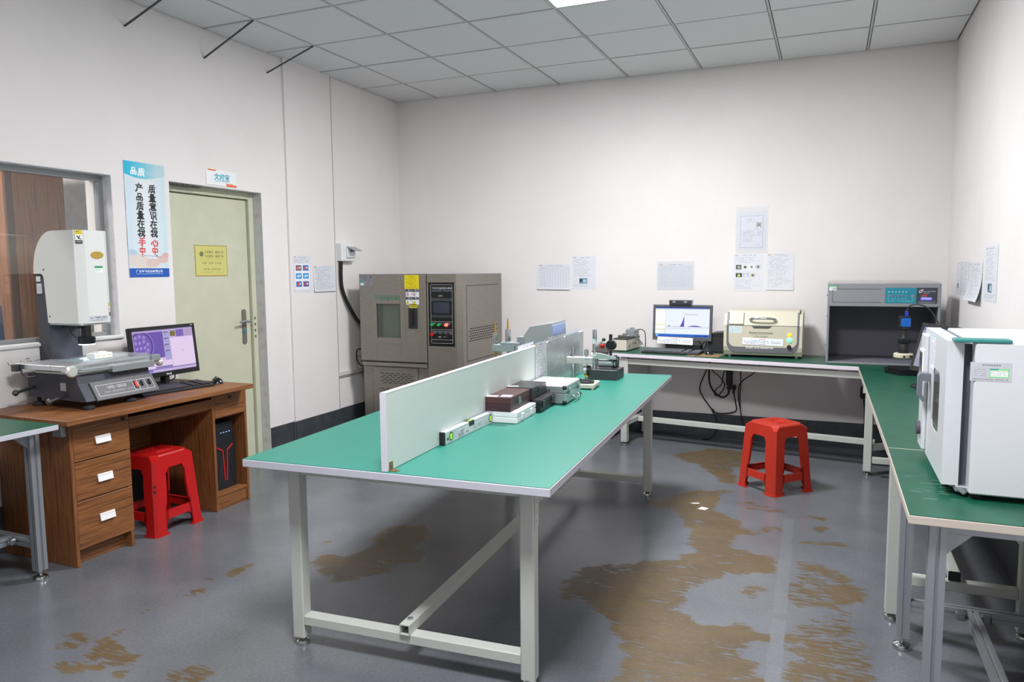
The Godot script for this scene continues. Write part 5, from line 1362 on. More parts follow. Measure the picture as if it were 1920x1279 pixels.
# ---------------------------------------------------------------- temperature and humidity chamber
func chamber() -> void:
	var t := thing("climate_chamber", "stainless steel climate test chamber with a window and black control panel", "test chamber", V(0.182, 0, 0.15))
	# own axes: x 0..0.946, z 0 (back)..0.815 (front), y 0..1.378
	var F := 0.815
	var b := MB.new(); b.box2(V(0, 0.05, 0), V(0.912, 1.372, F - 0.03), 0.003); b.box2(V(0.912, 0.05, 0), V(0.946, 1.372, F - 0.045), 0.003)
	b.prism(PackedVector2Array([Vector2(0.912, F - 0.045), Vector2(0.946, F - 0.045), Vector2(0.912, F)]), 0.05, 1.372, "xz")
	var body := part(t, "body", b, M.stainless)
	for e in [[0.06, 0.06], [0.88, 0.06], [0.06, F - 0.1], [0.88, F - 0.1]]:
		b = MB.new(); b.rod(V(e[0], 0, e[1]), V(e[0], 0.05, e[1]), 0.025, 14)
		part(t, "caster", b, M.rubber)
	# door with window
	b = MB.new()
	var wx0 := 0.165; var wx1 := 0.395; var wy0 := 0.85; var wy1 := 1.13
	b.box2(V(0.002, 0.652, F - 0.03), V(wx0, 1.376, F + 0.006), 0.002); b.box2(V(wx1, 0.652, F - 0.03), V(0.638, 1.376, F + 0.006), 0.002)
	b.box2(V(wx0, 0.652, F - 0.03), V(wx1, wy0, F + 0.006), 0.002); b.box2(V(wx0, wy1, F - 0.03), V(wx1, 1.376, F + 0.006), 0.002)
	var door := part(t, "chamber_door", b, M.stainless)
	b = MB.new()
	for e in [[V(0.12, 1.2, F + 0.006), V(0.44, 1.203, F + 0.008)], [V(0.12, 0.8, F + 0.006), V(0.44, 0.803, F + 0.008)], [V(0.44, 0.8, F + 0.006), V(0.443, 1.203, F + 0.008)]]: b.box2(e[0], e[1])
	part(door, "window_surround", b, M.stainless)
	b = MB.new(); b.box2(V(wx0, wy0, F - 0.012), V(wx1, wy1, F - 0.006))
	part(door, "window_pane", b, M.dark_glass, "dark green tinted glass")
	b = MB.new(); b.box2(V(wx0, wy0, F - 0.0299), V(wx1, wy1, F - 0.028))
	part(door, "window_inner", b, mat("b4bf92", 0.5))
	b = MB.new(); b.box2(V(wx0 + 0.028, wy0, F - 0.027), V(wx0 + 0.036, wy1, F - 0.013))
	part(door, "window_seal", b, M.black)
	b = MB.new(); b.box2(V(0.475, 0.93, F + 0.006), V(0.56, 1.1, F + 0.012), 0.003)
	part(door, "handle_recess", b, mat("26272c", 0.4))
	b = MB.new(); b.box2(V(0.503, 0.955, F + 0.012), V(0.528, 1.09, F + 0.024), 0.004)
	part(door, "handle_bar", b, M.black_gloss)
	letters(door, "TEMP&HUMI", 0.04, V(0.28, 1.178, F + 0.0065), Vector3.ZERO, M.ink_green, "Droid Sans Mono", false, 0.86)
	var rng := RandomNumberGenerator.new(); rng.seed = 22
	var im := sheet(96, 64, "84888f"); rc(im, 4, 4, 88, 8, "4b4e58"); words(im, "DHQQ-13 HB200", 8, 5, 0.9, "b4b8c0"); scribble(im, rng, 20, 18, 88, 2.5, "4b4e58"); scribble(im, rng, 20, 30, 88, 2.5, "4b4e58"); rc(im, 4, 36, 28, 8, "2e9b6b"); rc(im, 4, 44, 28, 16, "d5dad5"); scribble(im, rng, 40, 44, 80, 2, "54575f"); scribble(im, rng, 40, 54, 88, 2, "54575f")
	panel(door, "rating_plate", V(0.072, 1.32, F + 0.006), Vector3.ZERO, 0.125, 0.085, printed(im, 0.4))
	im = sheet(96, 72, "dcc904"); rng.seed = 23; words(im, "O O O O", 30, 4, 1.0, "55500c")
	for k in 10: scribble(im, rng, 8 + (10 if k in [2, 3, 6] else 0), 12 + k * 6, 88 - (k % 3) * 6, 2.2, "7b7210")
	panel(door, "yellow_notice", V(0.51, 1.31, F + 0.006), Vector3.ZERO, 0.134, 0.112, printed(im, 0.5))
	im = sheet(96, 96, "84858b")
	for r in 2:
		for c in 2:
			var x := c * 49; var y := r * 49
			rc(im, x, y, 46, 14, "3f4250"); rc(im, x + 17, y + 3, 12, 5, "c9cdd6"); rc(im, x, y + 15, 46, 31, "dfe2e8"); disc(im, x + 39, y + 7, 4, "8fa03a")
			if r == 0: disc(im, x + 13, y + 30, 11, "b0526a"); disc(im, x + 13, y + 30, 8, "efe6ea"); stroke(im, Vector2(x + 13, y + 24), Vector2(x + 13, y + 36), 4, "2a2228")
			else:
				for k in 16: rc(im, x + 13 - k * 0.8, y + 18 + k * 1.5, k * 1.6, 2, "d8cc10")
				rc(im, x + 11, y + 26, 4, 10, "26240c")
			scribble(im, rng, x + 26, y + 20, x + 44, 2, "8a8ea0"); scribble(im, rng, x + 26, y + 30, x + 44, 2, "8a8ea0")
	panel(door, "warning_labels", V(0.515, 1.187, F + 0.006), Vector3.ZERO, 0.124, 0.125, printed(im, 0.5))
	im = sheet(64, 24, "dccb1a"); rng.seed = 24; scribble(im, rng, 5, 9, 60, 7, "4d470c", 0.95)
	panel(door, "yellow_tag", V(0.52, 1.115, F + 0.006), Vector3.ZERO, 0.07, 0.032, printed(im, 0.5))
	# hinge-side pins and the sloping ledge under the door
	b = MB.new(); b.box2(V(-0.002, 1.0, F - 0.06), V(0.0, 1.3, F - 0.02))
	part(body, "hinge", b, M.alu_dull)
	b = MB.new(); b.prism(PackedVector2Array([Vector2(F - 0.03, 0.645), Vector2(F + 0.004, 0.64), Vector2(F + 0.004, 0.61), Vector2(F - 0.03, 0.6)]), 0.012, 0.638, "zy")
	part(body, "ledge", b, M.stainless)
	# lower cover with vents
	b = MB.new(); b.box2(V(0.1, 0.08, F - 0.03), V(0.535, 0.6, F - 0.022), 0.002)
	var lower := part(body, "lower_cover", b, M.stainless)
	b = MB.new()
	for r in range(10):
		for c in 6:
			b.box(V(0.19 + c * 0.052 + (0.026 if r % 2 else 0.0), 0.545 - r * 0.016 - (0.035 if r > 5 else 0.0), F - 0.0215), V(0.036, 0.005, 0.002))
	part(t, "front_vents", b, M.void).set_meta("kind", "stuff")
	b = MB.new()
	for e in [[0.12, 0.585], [0.515, 0.585], [0.12, 0.1], [0.515, 0.1]]: b.rod(V(e[0], e[1], F - 0.022), V(e[0], e[1], F - 0.019), 0.004, 8)
	part(t, "cover_screws", b, M.chrome)
	# control column
	b = MB.new(); b.box2(V(0.645, 0.05, F - 0.03), V(0.912, 0.79, F), 0.002); b.box2(V(0.645, 1.305, F - 0.03), V(0.912, 1.372, F), 0.002)
	b.box2(V(0.645, 0.79, F - 0.03), V(0.655, 1.305, F), 0.002); b.box2(V(0.892, 0.79, F - 0.03), V(0.912, 1.305, F), 0.002)
	part(body, "control_column", b, M.stainless)
	im = sheet(160, 336, "0e0f12")
	var ln := "a9adb4"
	for e in [[14, 10, 130, 2], [14, 318, 130, 2], [12, 12, 2, 306], [144, 12, 2, 306], [16, 204, 128, 2], [16, 246, 128, 2], [16, 256, 128, 2], [16, 300, 128, 2]]: rc(im, e[0], e[1], e[2], e[3], ln)
	var tx := 22.0
	for g in ["ke", "cheng", "shi4", "heng", "wen2", "heng", "shi5", "shi6", "yan", "xiang"]:
		glyph(im, g, tx, 24, 10.5, 1.3, "d4d8e0"); tx += 12.2
	rng.seed = 25; scribble(im, rng, 20, 42, 142, 2.5, "9aa0aa", 0.95); scribble(im, rng, 62, 66, 86, 4, "aab0ba", 0.95); scribble(im, rng, 60, 72, 88, 2, "8a909a", 0.95)
	rc(im, 14, 82, 130, 14, "3c3e42"); rc(im, 14, 170, 130, 14, "34363a")
	for e in [[24, 212], [70, 212], [112, 212], [26, 262], [60, 262], [92, 262], [122, 262]]: scribble(im, rng, e[0], e[1], e[0] + 20, 4, "8f949e", 0.95); scribble(im, rng, e[0] + 2, e[1] + 7, e[0] + 18, 2, "7f848e", 0.95)
	rc(im, 56, 284, 18, 5, "a0a5ae"); scribble(im, rng, 88, 284, 110, 3, "c0c5ce")
	panel(t, "control_panel", V(0.7735, 1.0475, F - 0.012), Vector3.ZERO, 0.237, 0.515, printed(im, 0.3), "black control panel with white print")
	panel(t, "display_screen", V(0.772, 1.103, F - 0.0105), Vector3.ZERO, 0.15, 0.088, mat("2d3442", 0.12), "dark grey blue display")
	for e in [[0.687, 0.966, M.ink_green], [0.748, 0.966, M.ink_green]]:
		b = MB.new(); b.rod(V(e[0], e[1], F - 0.012), V(e[0], e[1], F + 0.006), 0.0125, 18)
		part(t, "green_button", b, glow("119a4a", "10b050", 0.15), "green push button")
	b = MB.new(); b.rod(V(0.816, 0.966, F - 0.012), V(0.816, 0.966, F + 0.006), 0.0135, 18)
	part(t, "alarm_lamp", b, glow("ff7060", "ff5a48", 2.2), "lit red lamp")
	b = MB.new(); b.rod(V(0.69, 0.888, F - 0.012), V(0.69, 0.888, F + 0.002), 0.007, 14); b.rod(V(0.69, 0.888, F + 0.002), V(0.69, 0.888, F + 0.012), 0.0145, 18)
	part(t, "stop_button", b, mat("c01814", 0.35), "red emergency stop button")
	b = MB.new(); b.box2(V(0.805, 0.878, F - 0.012), V(0.83, 0.892, F - 0.005), 0.001)
	part(t, "rocker_switch", b, mat("3c2024", 0.4))
	# right side: access panel, vents, rail
	var X := 0.946
	b = MB.new(); b.box2(V(X, 0.665, 0.08), V(X + 0.004, 1.28, 0.7), 0.001)
	var ap := part(body, "side_cover", b, M.stainless)
	b = MB.new()
	for r in 6:
		for c in 13: b.box(V(X + 0.0045, 0.925 - r * 0.02, 0.13 + c * 0.042 + (0.021 if r % 2 else 0.0)), V(0.002, 0.007, 0.026))
	part(t, "side_vents", b, M.void).set_meta("kind", "stuff")
	for e in [[1.275, 0.08, 0.7], [0.663, 0.08, 0.7], [0.55, 0.05, 0.72]]:
		b = MB.new(); b.box2(V(X, e[0], e[1]), V(X + 0.005, e[0] + 0.004, e[2]))
		part(t, "side_seam", b, M.void)
	b = MB.new()
	for e in [[0.69, 0.1], [0.69, 0.68], [1.25, 0.1], [1.25, 0.68]]: b.rod(V(X + 0.004, e[0], e[1]), V(X + 0.007, e[0], e[1]), 0.004, 8)
	part(t, "cover_screws", b, M.chrome)
	leaf("loose_paper", "white paper lying flat on top of the steel chamber", "paper", V(0.182 + 0.62, 1.3735, 0.8), V(-90, 6, 0), 0.21, 0.29, form(80, 64, 96, "text"))

# ---------------------------------------------------------------- back bench
const BACK := Vector3(2.224, 0, 0.547)
const BACK_TURN := -8.92

func bk(x: float, z: float, y := 0.742) -> Vector3:
	return BACK + Basis.from_euler(V(0, deg_to_rad(BACK_TURN), 0)) * V(x, y, z)

func back_side() -> void:
	var b := MB.new()
	# own axes: x 0..2.36 along the front edge, z 0 front .. -0.54 back
	var t := thing("back_bench", "long steel framed bench with a dark green top along the back wall", "workbench", BACK, BACK_TURN)
	b.box2(V(0, 0.714, -0.535), V(2.36, 0.74, 0), 0.0015)
	part(t, "tabletop", b, mat("d9d3dc", 0.5), "pale edged tabletop")
	b = MB.new(); b.box2(V(0.002, 0.737, -0.533), V(2.358, 0.742, -0.002))
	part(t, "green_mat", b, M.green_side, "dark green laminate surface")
	for e in [[0.12, -0.05], [0.12, -0.49], [1.88, -0.06], [2.2, -0.49]]:
		b = MB.new(); b.box2(V(e[0] - 0.025, 0.03, e[1] - 0.025), V(e[0] + 0.025, 0.714, e[1] + 0.025), 0.003)
		var lg := part(t, "leg", b, M.steel_paint)
		foot(lg, V(e[0], 0, e[1]))
		if e[1] > -0.1:
			b = MB.new(); b.box2(V(e[0] - 0.04, 0.56, e[1] + 0.025), V(e[0] + 0.035, 0.7, e[1] + 0.028), 0.001)
			for k in 3: b.rod(V(e[0] - 0.02, 0.585 + k * 0.045, e[1] + 0.028), V(e[0] - 0.02, 0.585 + k * 0.045, e[1] + 0.031), 0.004, 8)
			part(lg, "slot_plate", b, M.steel_paint)
	b = MB.new(); b.box2(V(0.145, 0.655, -0.07), V(1.855, 0.7, -0.03), 0.003)
	part(t, "front_rail", b, M.steel_paint)
	b = MB.new(); b.box2(V(0.145, 0.66, -0.51), V(2.175, 0.71, -0.47), 0.003)
	part(t, "back_rail", b, M.steel_paint)
	b = MB.new(); b.box2(V(0.145, 0.16, -0.30), V(1.9, 0.2, -0.26), 0.003)
	part(t, "stretcher", b, M.steel_paint)
	b = MB.new(); b.box2(V(0.1, 0.16, -0.465), V(0.14, 0.2, -0.075), 0.003)
	part(t, "crossbar", b, M.steel_paint)
	b = MB.new(); b.bar(V(1.88, 0.18, -0.09), V(2.19, 0.18, -0.46), 0.04, 0.04, 0.003)
	part(t, "crossbar", b, M.steel_paint)
	# hand tensile tester
	t = thing("hand_tester", "small beige bench tester with chrome clamps on the end of the back bench", "tester", V(2.305, 0.742, 0.29), -6)
	b = MB.new(); b.box2(V(-0.058, 0.006, -0.17), V(0.052, 0.095, 0.15), 0.004)
	for e in [[-0.04, 0.12], [0.035, 0.12], [-0.04, -0.14], [0.035, -0.14]]: b.rod(V(e[0], 0, e[1]), V(e[0], 0.008, e[1]), 0.008, 8)
	part(t, "housing", b, mat("cfc6b8", 0.45))
	b = MB.new(); b.box2(V(-0.06, 0.095, -0.17), V(0.054, 0.104, 0.152), 0.002)
	part(t, "top_plate", b, M.dark)
	b = MB.new(); b.box2(V(-0.04, 0.104, -0.02), V(0.04, 0.126, 0.1), 0.003); b.box2(V(-0.02, 0.126, 0.0), V(0.03, 0.136, 0.05), 0.002); b.rod(V(-0.05, 0.118, 0.06), V(0.05, 0.118, 0.06), 0.009, 10)
	part(t, "clamp", b, M.chrome)
	b = MB.new(); b.box2(V(-0.03, 0.104, -0.16), V(0.05, 0.16, -0.05), 0.004); b.rod(V(-0.035, 0.15, -0.1), V(0.055, 0.15, -0.1), 0.014, 12); b.rod(V(0.01, 0.165, -0.13), V(0.01, 0.165, -0.07), 0.012, 12)
	part(t, "drive_head", b, M.alu_dull)
	b = MB.new(); b.rod(V(0.052, 0.06, 0.02), V(0.09, 0.06, 0.03), 0.008, 10); b.rod(V(0.062, 0.115, -0.02), V(0.1, 0.04, -0.06), 0.005, 8); b.rod(V(0.062, 0.115, -0.05), V(0.105, 0.04, -0.09), 0.005, 8); b.rod(V(0.052, 0.045, 0.09), V(0.058, 0.045, 0.09), 0.011, 12)
	part(t, "crank", b, M.chrome)
	b = MB.new(); b.tube([V(0.03, 0.15, -0.13), V(0.07, 0.158, -0.15), V(0.1, 0.13, -0.16), V(0.105, 0.05, -0.16), V(0.1, 0.006, -0.17)], 0.0035, 6)
	part(t, "tester_cable", b, M.black)
	# dark control cabinet on the floor at the bench end
	t = thing("control_cabinet", "dark cabinet with red buttons on top standing beside the back bench", "cabinet", V(2.115, 0, 0.24))
	b = MB.new(); b.box2(V(-0.085, 0.02, -0.12), V(0.085, 0.7, 0.11), 0.004)
	part(t, "cabinet_body", b, mat("55504c", 0.5))
	b = MB.new(); b.prism(PackedVector2Array([Vector2(0.115, 0.7), Vector2(0.115, 0.725), Vector2(-0.1, 0.775), Vector2(-0.12, 0.7)]), -0.088, 0.088, "zy")
	var tp := part(t, "sloping_top", b, mat("4a4542", 0.5))
	for e in [[-0.09, 0.02, -0.1], [0.09, 0.02, -0.1], [-0.07, 0.0, 0.0]]:
		if e[1] > 0.0: continue
		b = MB.new(); b.at(V(-0.03, 0.75, 0.0), V(13, 0, 0)).lathe([Vector2(0, 0), Vector2(0.008, 0), Vector2(0.008, 0.008), Vector2(0.021, 0.01), Vector2(0.021, 0.022), Vector2(0.015, 0.028), Vector2(0, 0.029)], 18)
		part(tp, "red_button", b, mat("c41a1c", 0.35), "red mushroom button")
	b = MB.new(); b.rod(V(0.03, 0.745, 0.06), V(0.085, 0.77, 0.03), 0.01, 10)
	part(tp, "red_lever", b, mat("a01c20", 0.4))
	for e in [[-0.07, -0.1], [0.07, -0.1], [-0.07, 0.09], [0.07, 0.09]]:
		b = MB.new(); b.rod(V(e[0], 0, e[1]), V(e[0], 0.02, e[1]), 0.015, 10)
		part(t, "foot", b, M.rubber)
	t = thing("white_meter", "small white meter with black numerals behind the granite gauge stand", "meter", V(2.545, TOP, 1.712), BENCH_TURN)
	b = MB.new(); b.prism(PackedVector2Array([Vector2(-0.05, 0), Vector2(-0.05, 0.11), Vector2(0.045, 0.11), Vector2(0.055, 0.095), Vector2(0.055, 0)]), -0.04, 0.04)
	part(t, "housing", b, mat("dcdcda", 0.4))
	letters(t, "8Y", 0.016, V(0.03, 0.095, 0.041), Vector3.ZERO, M.ink, "Droid Sans", true)
	# monitor with spectrum, box on top, note
	var im := sheet(256, 144, "e6eef8")
	rc(im, 0, 0, 256, 6, "2b4a86"); rc(im, 0, 6, 256, 5, "b8c8e6"); rc(im, 0, 11, 48, 118, "f4f4f2"); rc(im, 2, 16, 20, 2, "d8d020"); rc(im, 0, 84, 46, 2, "d8d020"); rc(im, 0, 108, 46, 2, "d6b020"); rc(im, 48, 11, 1, 118, "c4ccd8")
	rc(im, 140, 34, 60, 2, "8f98a8"); rc(im, 52, 94, 204, 1, "7a80a0"); rc(im, 52, 100, 204, 2, "c9cede"); rc(im, 52, 104, 120, 1, "aab0c0"); rc(im, 46, 106, 1, 24, "9aa0b0")
	for k in 24:
		var hh := 52.0 * pow(k / 23.0, 1.7)
		rc(im, 114 + k, 94 - hh, 1, hh, "5c4cc0")
	for k in 64:
		var hh := 5.0 * sin(PI * k / 63.0) + 1
		rc(im, 156 + k, 94 - hh, 1, hh, "6a5cc6")
	rc(im, 60, 90, 12, 3, "4a4a90"); rc(im, 94, 88, 1, 6, "4a4a90"); rc(im, 0, 130, 256, 14, "2c64c0"); rc(im, 0, 130, 256, 3, "7aa4de"); rc(im, 4, 134, 10, 8, "8fd0f0"); rc(im, 190, 135, 30, 5, "1e3f80"); rc(im, 228, 135, 20, 5, "16305f")
	monitor("grey framed computer monitor showing a blue spectrum peak on the back bench", bk(0.485, -0.32), -3.5, -4, 0.468, 0.282, 0.09, im, mat("54565b", 0.4), 1, 1.05)
	t = thing("black_case", "small black glossy box standing on top of the spectrum monitor", "box", bk(0.47, -0.335, 1.1145), -3.5)
	b = MB.new(); b.box2(V(-0.088, 0, -0.035), V(0.088, 0.03, 0.025), 0.004)
	part(t, "body", b, mat("3a3c42", 0.25))
	b = MB.new(); b.box2(V(-0.09, 0.03, -0.036), V(0.09, 0.038, 0.026), 0.002)
	part(t, "lid", b, mat("6e727a", 0.2))
	b = MB.new(); b.box2(V(-0.06, 0.016, 0.025), V(-0.035, 0.03, 0.028), 0.001); b.box2(V(0.03, 0.016, 0.025), V(0.055, 0.03, 0.028), 0.001)
	part(t, "clip", b, M.alu_dull)
	var rng := RandomNumberGenerator.new(); rng.seed = 31
	im = sheet(160, 36, "eef0f4"); scribble(im, rng, 60, 4, 92, 4, "e0907a"); scribble(im, rng, 6, 13, 150, 3, "78a0d8"); scribble(im, rng, 6, 21, 150, 3, "8a90a4"); scribble(im, rng, 10, 29, 96, 3, "8a90a4")
	leaf("paper_note", "white printed strip stuck along the lower edge of the spectrum monitor", "paper note", bk(0.435, -0.305, 0.829), V(-4, -4.5, -1.0), 0.285, 0.055, im)
	leaf("paper_note", "white printed strip stuck across the front of the cream spectrometer", "paper note", V(3.382, 0.862, 0.5475), V(0, 0, -1.5), 0.285, 0.052, im)
	keyboard("grey keyed keyboard in front of the spectrum monitor on the back bench", V(2.705, 0.742, 0.43), -7, mat("55585f", 0.5))
	mouse("black mouse on the patterned pad beside the spectrometer", V(2.985, 0.7455, 0.44), 10)
	b = MB.new(); b.box2(V(-0.125, 0, -0.11), V(0.115, 0.003, 0.1), 0.001)
	im = noise_image(128, 0.06, 4, 77, [[0.0, "3a2c22"], [0.4, "7a5a40"], [0.6, "b08a5c"], [1.0, "5c6a58"]])
	solo("mouse_pad", "brown patterned mouse pad under the black mouse", "mouse pad", b, grained(im, V(4, 4, 4), 0.7), V(2.972, 0.742, 0.5), -7)
	t = thing("black_speaker", "black angular box in the gap between the spectrum monitor and the spectrometer", "box", V(3.02, 0.742, 0.2), -3)
	b = MB.new(); b.prism(PackedVector2Array([Vector2(-0.062, 0), Vector2(-0.062, 0.12), Vector2(-0.04, 0.15), Vector2(0.06, 0.16), Vector2(0.066, 0.15), Vector2(0.066, 0)]), -0.12, 0.1)
	part(t, "housing", b, M.black)
	b = MB.new(); b.box2(V(-0.055, 0.01, 0.1), V(0.06, 0.12, 0.103), 0.001)
	part(t, "grille", b, mat("202124", 0.7))
	b = MB.new(); b.tube([V(2.87, 0.83, 0.25), V(2.9, 0.8, 0.22), V(2.93, 0.83, 0.2), V(2.92, 0.77, 0.19), V(2.88, 0.75, 0.24), V(2.84, 0.755, 0.22)], 0.0035, 6)
	solo("monitor_cable", "tangled black cable behind the spectrum monitor", "cable", b, M.black)
	spectrometer()
	light_cabinet()
	# cords, adapter and sockets on the wall under the bench
	t = thing("wall_socket", "white wall socket behind the hanging cords under the back bench", "socket", V(3.147, 0.445, 0.0))
	b = MB.new(); b.box2(V(-0.045, -0.04, 0), V(0.045, 0.045, 0.007), 0.002)
	part(t, "face_plate", b, mat("d4d2cf", 0.4))
	b = MB.new(); b.rod(V(-0.018, -0.01, 0.008), V(-0.018, -0.01, 0.03), 0.02, 16); b.rod(V(-0.018, -0.01, 0.03), V(-0.018, -0.06, 0.035), 0.01, 10)
	part(t, "plug", b, M.black)
	t = thing("power_adapter", "black power adapter plugged in under the back bench", "power adapter", V(3.092, 0.465, 0.0))
	b = MB.new(); b.box2(V(-0.024, -0.015, 0.009), V(0.024, 0.12, 0.045), 0.006)
	part(t, "brick", b, M.black)
	b = MB.new(); b.rod(V(0.0, -0.035, 0.0), V(0.0, -0.035, 0.03), 0.02, 16); b.rod(V(0.0, -0.035, 0.03), V(-0.005, -0.085, 0.035), 0.009, 10)
	part(t, "plug", b, M.black)
	var cords := [
		[[V(2.96, 0.735, 0.06), V(2.915, 0.585, 0.03), V(2.857, 0.427, 0.02), V(2.884, 0.339, 0.02), V(2.959, 0.232, 0.02), V(3.003, 0.12, 0.04), V(2.97, 0.02, 0.09), V(2.9, 0.007, 0.12)], 0.005, "long black cord hanging from the back bench down to the floor"],
		[[V(2.95, 0.735, 0.045), V(2.932, 0.577, 0.035), V(2.938, 0.453, 0.03), V(2.986, 0.376, 0.03), V(3.042, 0.348, 0.03), V(3.079, 0.37, 0.035), V(3.088, 0.385, 0.035)], 0.007, "thick black cord looping up to the power adapter"],
		[[V(2.93, 0.735, 0.03), V(2.949, 0.577, 0.014), V(3.005, 0.518, 0.012), V(3.053, 0.45, 0.012), V(3.016, 0.369, 0.012), V(2.978, 0.358, 0.012), V(2.982, 0.402, 0.01), V(3.027, 0.449, 0.01), V(3.039, 0.524, 0.01), V(3.06, 0.585, 0.015), V(3.088, 0.595, 0.02)], 0.0035, "thin black cord coiled on the wall beside the power adapter"],
		[[V(3.1285, 0.389, 0.035), V(3.145, 0.31, 0.032), V(3.149, 0.245, 0.025), V(3.099, 0.22, 0.02), V(3.023, 0.21, 0.014), V(2.985, 0.222, 0.035), V(2.965, 0.25, 0.04)], 0.005, "black cord hanging in a low arc from the wall socket"],
		[[V(3.36, 0.735, 0.06), V(3.3, 0.58, 0.03), V(3.206, 0.502, 0.02), V(3.168, 0.443, 0.012), V(3.165, 0.34, 0.012), V(3.19, 0.2, 0.014), V(3.22, 0.03, 0.05), V(3.24, 0.006, 0.09)], 0.004, "black cord slanting down from under the spectrometer"],
		[[V(3.17, 0.735, 0.06), V(3.178, 0.574, 0.03), V(3.182, 0.465, 0.03), V(3.178, 0.33, 0.03), V(3.2, 0.15, 0.035), V(3.26, 0.01, 0.07), V(3.3, 0.005, 0.12)], 0.004, "black cord hanging straight down beside the wall socket"]]
	for c in cords:
		b = MB.new(); b.tube(c[0], c[1], 7)
		solo("hanging_cable", c[2], "cable", b, M.rubber)
	t = thing("plug_lead", "black plug and lead on the wall behind the right end of the back bench", "plug", V(4.085, 0.4, 0.0))
	b = MB.new(); b.box2(V(-0.025, 0.0, 0.002), V(0.025, 0.09, 0.05), 0.008)
	part(t, "plug_body", b, M.black)
	b = MB.new(); b.tube([V(0, 0.005, 0.03), V(0.01, -0.1, 0.025), V(0.012, -0.2, 0.03), V(0.02, -0.39, 0.05)], 0.006, 7)
	part(t, "lead", b, M.rubber)

func spectrometer() -> void:
	var t := thing("spectrometer", "cream benchtop spectrometer with a chrome lid handle and two indicator lamps", "spectrometer", V(3.378, 0.742, 0.33))
	# own axes: width -0.272..0.272, front z 0.2, height 0..0.345
	var b := MB.new()
	b.prism(PackedVector2Array([Vector2(0.19, 0.018), Vector2(0.208, 0.05), Vector2(0.215, 0.075), Vector2(0.212, 0.235), Vector2(-0.2, 0.235), Vector2(-0.2, 0.018)]), -0.262, 0.262, "zy")
	var body := part(t, "body", b, M.cream)
	for s in [-1.0, 1.0]:
		b = MB.new(); b.prism(PackedVector2Array([Vector2(0.19, 0.016), Vector2(0.21, 0.05), Vector2(0.218, 0.08), Vector2(0.21, 0.24), Vector2(0.17, 0.32), Vector2(-0.2, 0.335), Vector2(-0.205, 0.016)]), s * 0.252, s * 0.273, "zy")
		part(t, "side_cheek", b, M.cream)
		b = MB.new()
		for z in [0.15, -0.15]: b.rod(V(s * 0.235, 0, z), V(s * 0.235, 0.02, z), 0.014, 14)
		part(t, "foot_pair", b, M.alu_dull)
	b = MB.new()
	b.prism(PackedVector2Array([Vector2(0.206, 0.238), Vector2(0.15, 0.338), Vector2(0.12, 0.345), Vector2(-0.19, 0.345), Vector2(-0.19, 0.238)]), -0.248, 0.248, "zy")
	var lid := part(t, "lid", b, M.cream, "sloping cream lid")
	b = MB.new(); b.prism(PackedVector2Array([Vector2(0.214, 0.24), Vector2(0.219, 0.25), Vector2(0.168, 0.34), Vector2(0.16, 0.33)]), -0.235, -0.135, "zy")
	part(lid, "raised_flap", b, M.cream)
	b = MB.new(); b.box2(V(-0.25, 0.2345, 0.15), V(0.25, 0.2385, 0.211))
	part(lid, "lid_gap", b, M.void)
	b = MB.new(); b.tube([V(-0.085, 0.277, 0.18), V(-0.086, 0.284, 0.207), V(-0.06, 0.29, 0.222), V(0, 0.292, 0.226), V(0.06, 0.29, 0.222), V(0.086, 0.284, 0.207), V(0.085, 0.277, 0.18)], 0.0085, 12)
	part(lid, "handle", b, M.chrome, "chrome bar handle")
	b = MB.new()
	for s in [-1.0, 1.0]: b.at(V(s * 0.085, 0.278, 0.184), V(55, 0, 0)).lathe([Vector2(0, 0), Vector2(0.014, 0), Vector2(0.012, 0.006), Vector2(0, 0.006)], 14)
	part(lid, "handle_base", b, M.chrome)
	# U-shaped grey band on the front: outer outline minus inner
	var outer := PackedVector2Array(); var inner := PackedVector2Array()
	for k in 9:
		var a := PI + PI * 0.5 * k / 8.0
		outer.append(Vector2(-0.18 + 0.072 * cos(a), 0.112 + 0.072 * sin(a))); inner.append(Vector2(-0.19 + 0.048 * cos(a), 0.128 + 0.048 * sin(a)))
	for k in 9:
		var a := PI * 1.5 + PI * 0.5 * k / 8.0
		outer.append(Vector2(0.18 + 0.072 * cos(a), 0.112 + 0.072 * sin(a))); inner.append(Vector2(0.19 + 0.048 * cos(a), 0.128 + 0.048 * sin(a)))
	var u := PackedVector2Array([Vector2(-0.252, 0.335)]); u.append_array(outer); u.append_array(PackedVector2Array([Vector2(0.252, 0.335), Vector2(0.238, 0.335)]))
	inner.reverse(); u.append_array(inner); u.append(Vector2(-0.238, 0.335))
	# the band follows the front up to the lid gap, then the slope of the lid
	b = MB.new()
	for q in Geometry2D.clip_polygons(u, PackedVector2Array([Vector2(-0.3, 0.236), Vector2(0.3, 0.236), Vector2(0.3, 0.4), Vector2(-0.3, 0.4)])): b.prism(q, 0.2, 0.2165)
	for s in [-1.0, 1.0]: b.bar(V(s * 0.245, 0.236, 0.207), V(s * 0.245, 0.332, 0.163), 0.013, 0.008)
	part(body, "grey_band", b, mat("66646b", 0.45), "dark grey U-shaped trim")
	b = MB.new(); b.prism(PackedVector2Array([Vector2(-0.075, 0.234), Vector2(0.065, 0.234), Vector2(0.045, 0.219), Vector2(-0.058, 0.219)]), 0.21, 0.2155)
	part(body, "finger_recess", b, mat("4e4d52", 0.5))
	b = MB.new(); b.ball(V(0.188, 0.174, 0.213), V(0.0135, 0.0135, 0.009), 18, 10)
	part(t, "amber_lamp", b, glow("ffb030", "ffa018", 1.6), "lit amber lamp")
	b = MB.new(); b.ball(V(0.188, 0.137, 0.214), V(0.0195, 0.0195, 0.012), 20, 10)
	part(t, "green_lamp", b, glow("8af0b8", "70f0b0", 1.1), "lit pale green lamp")
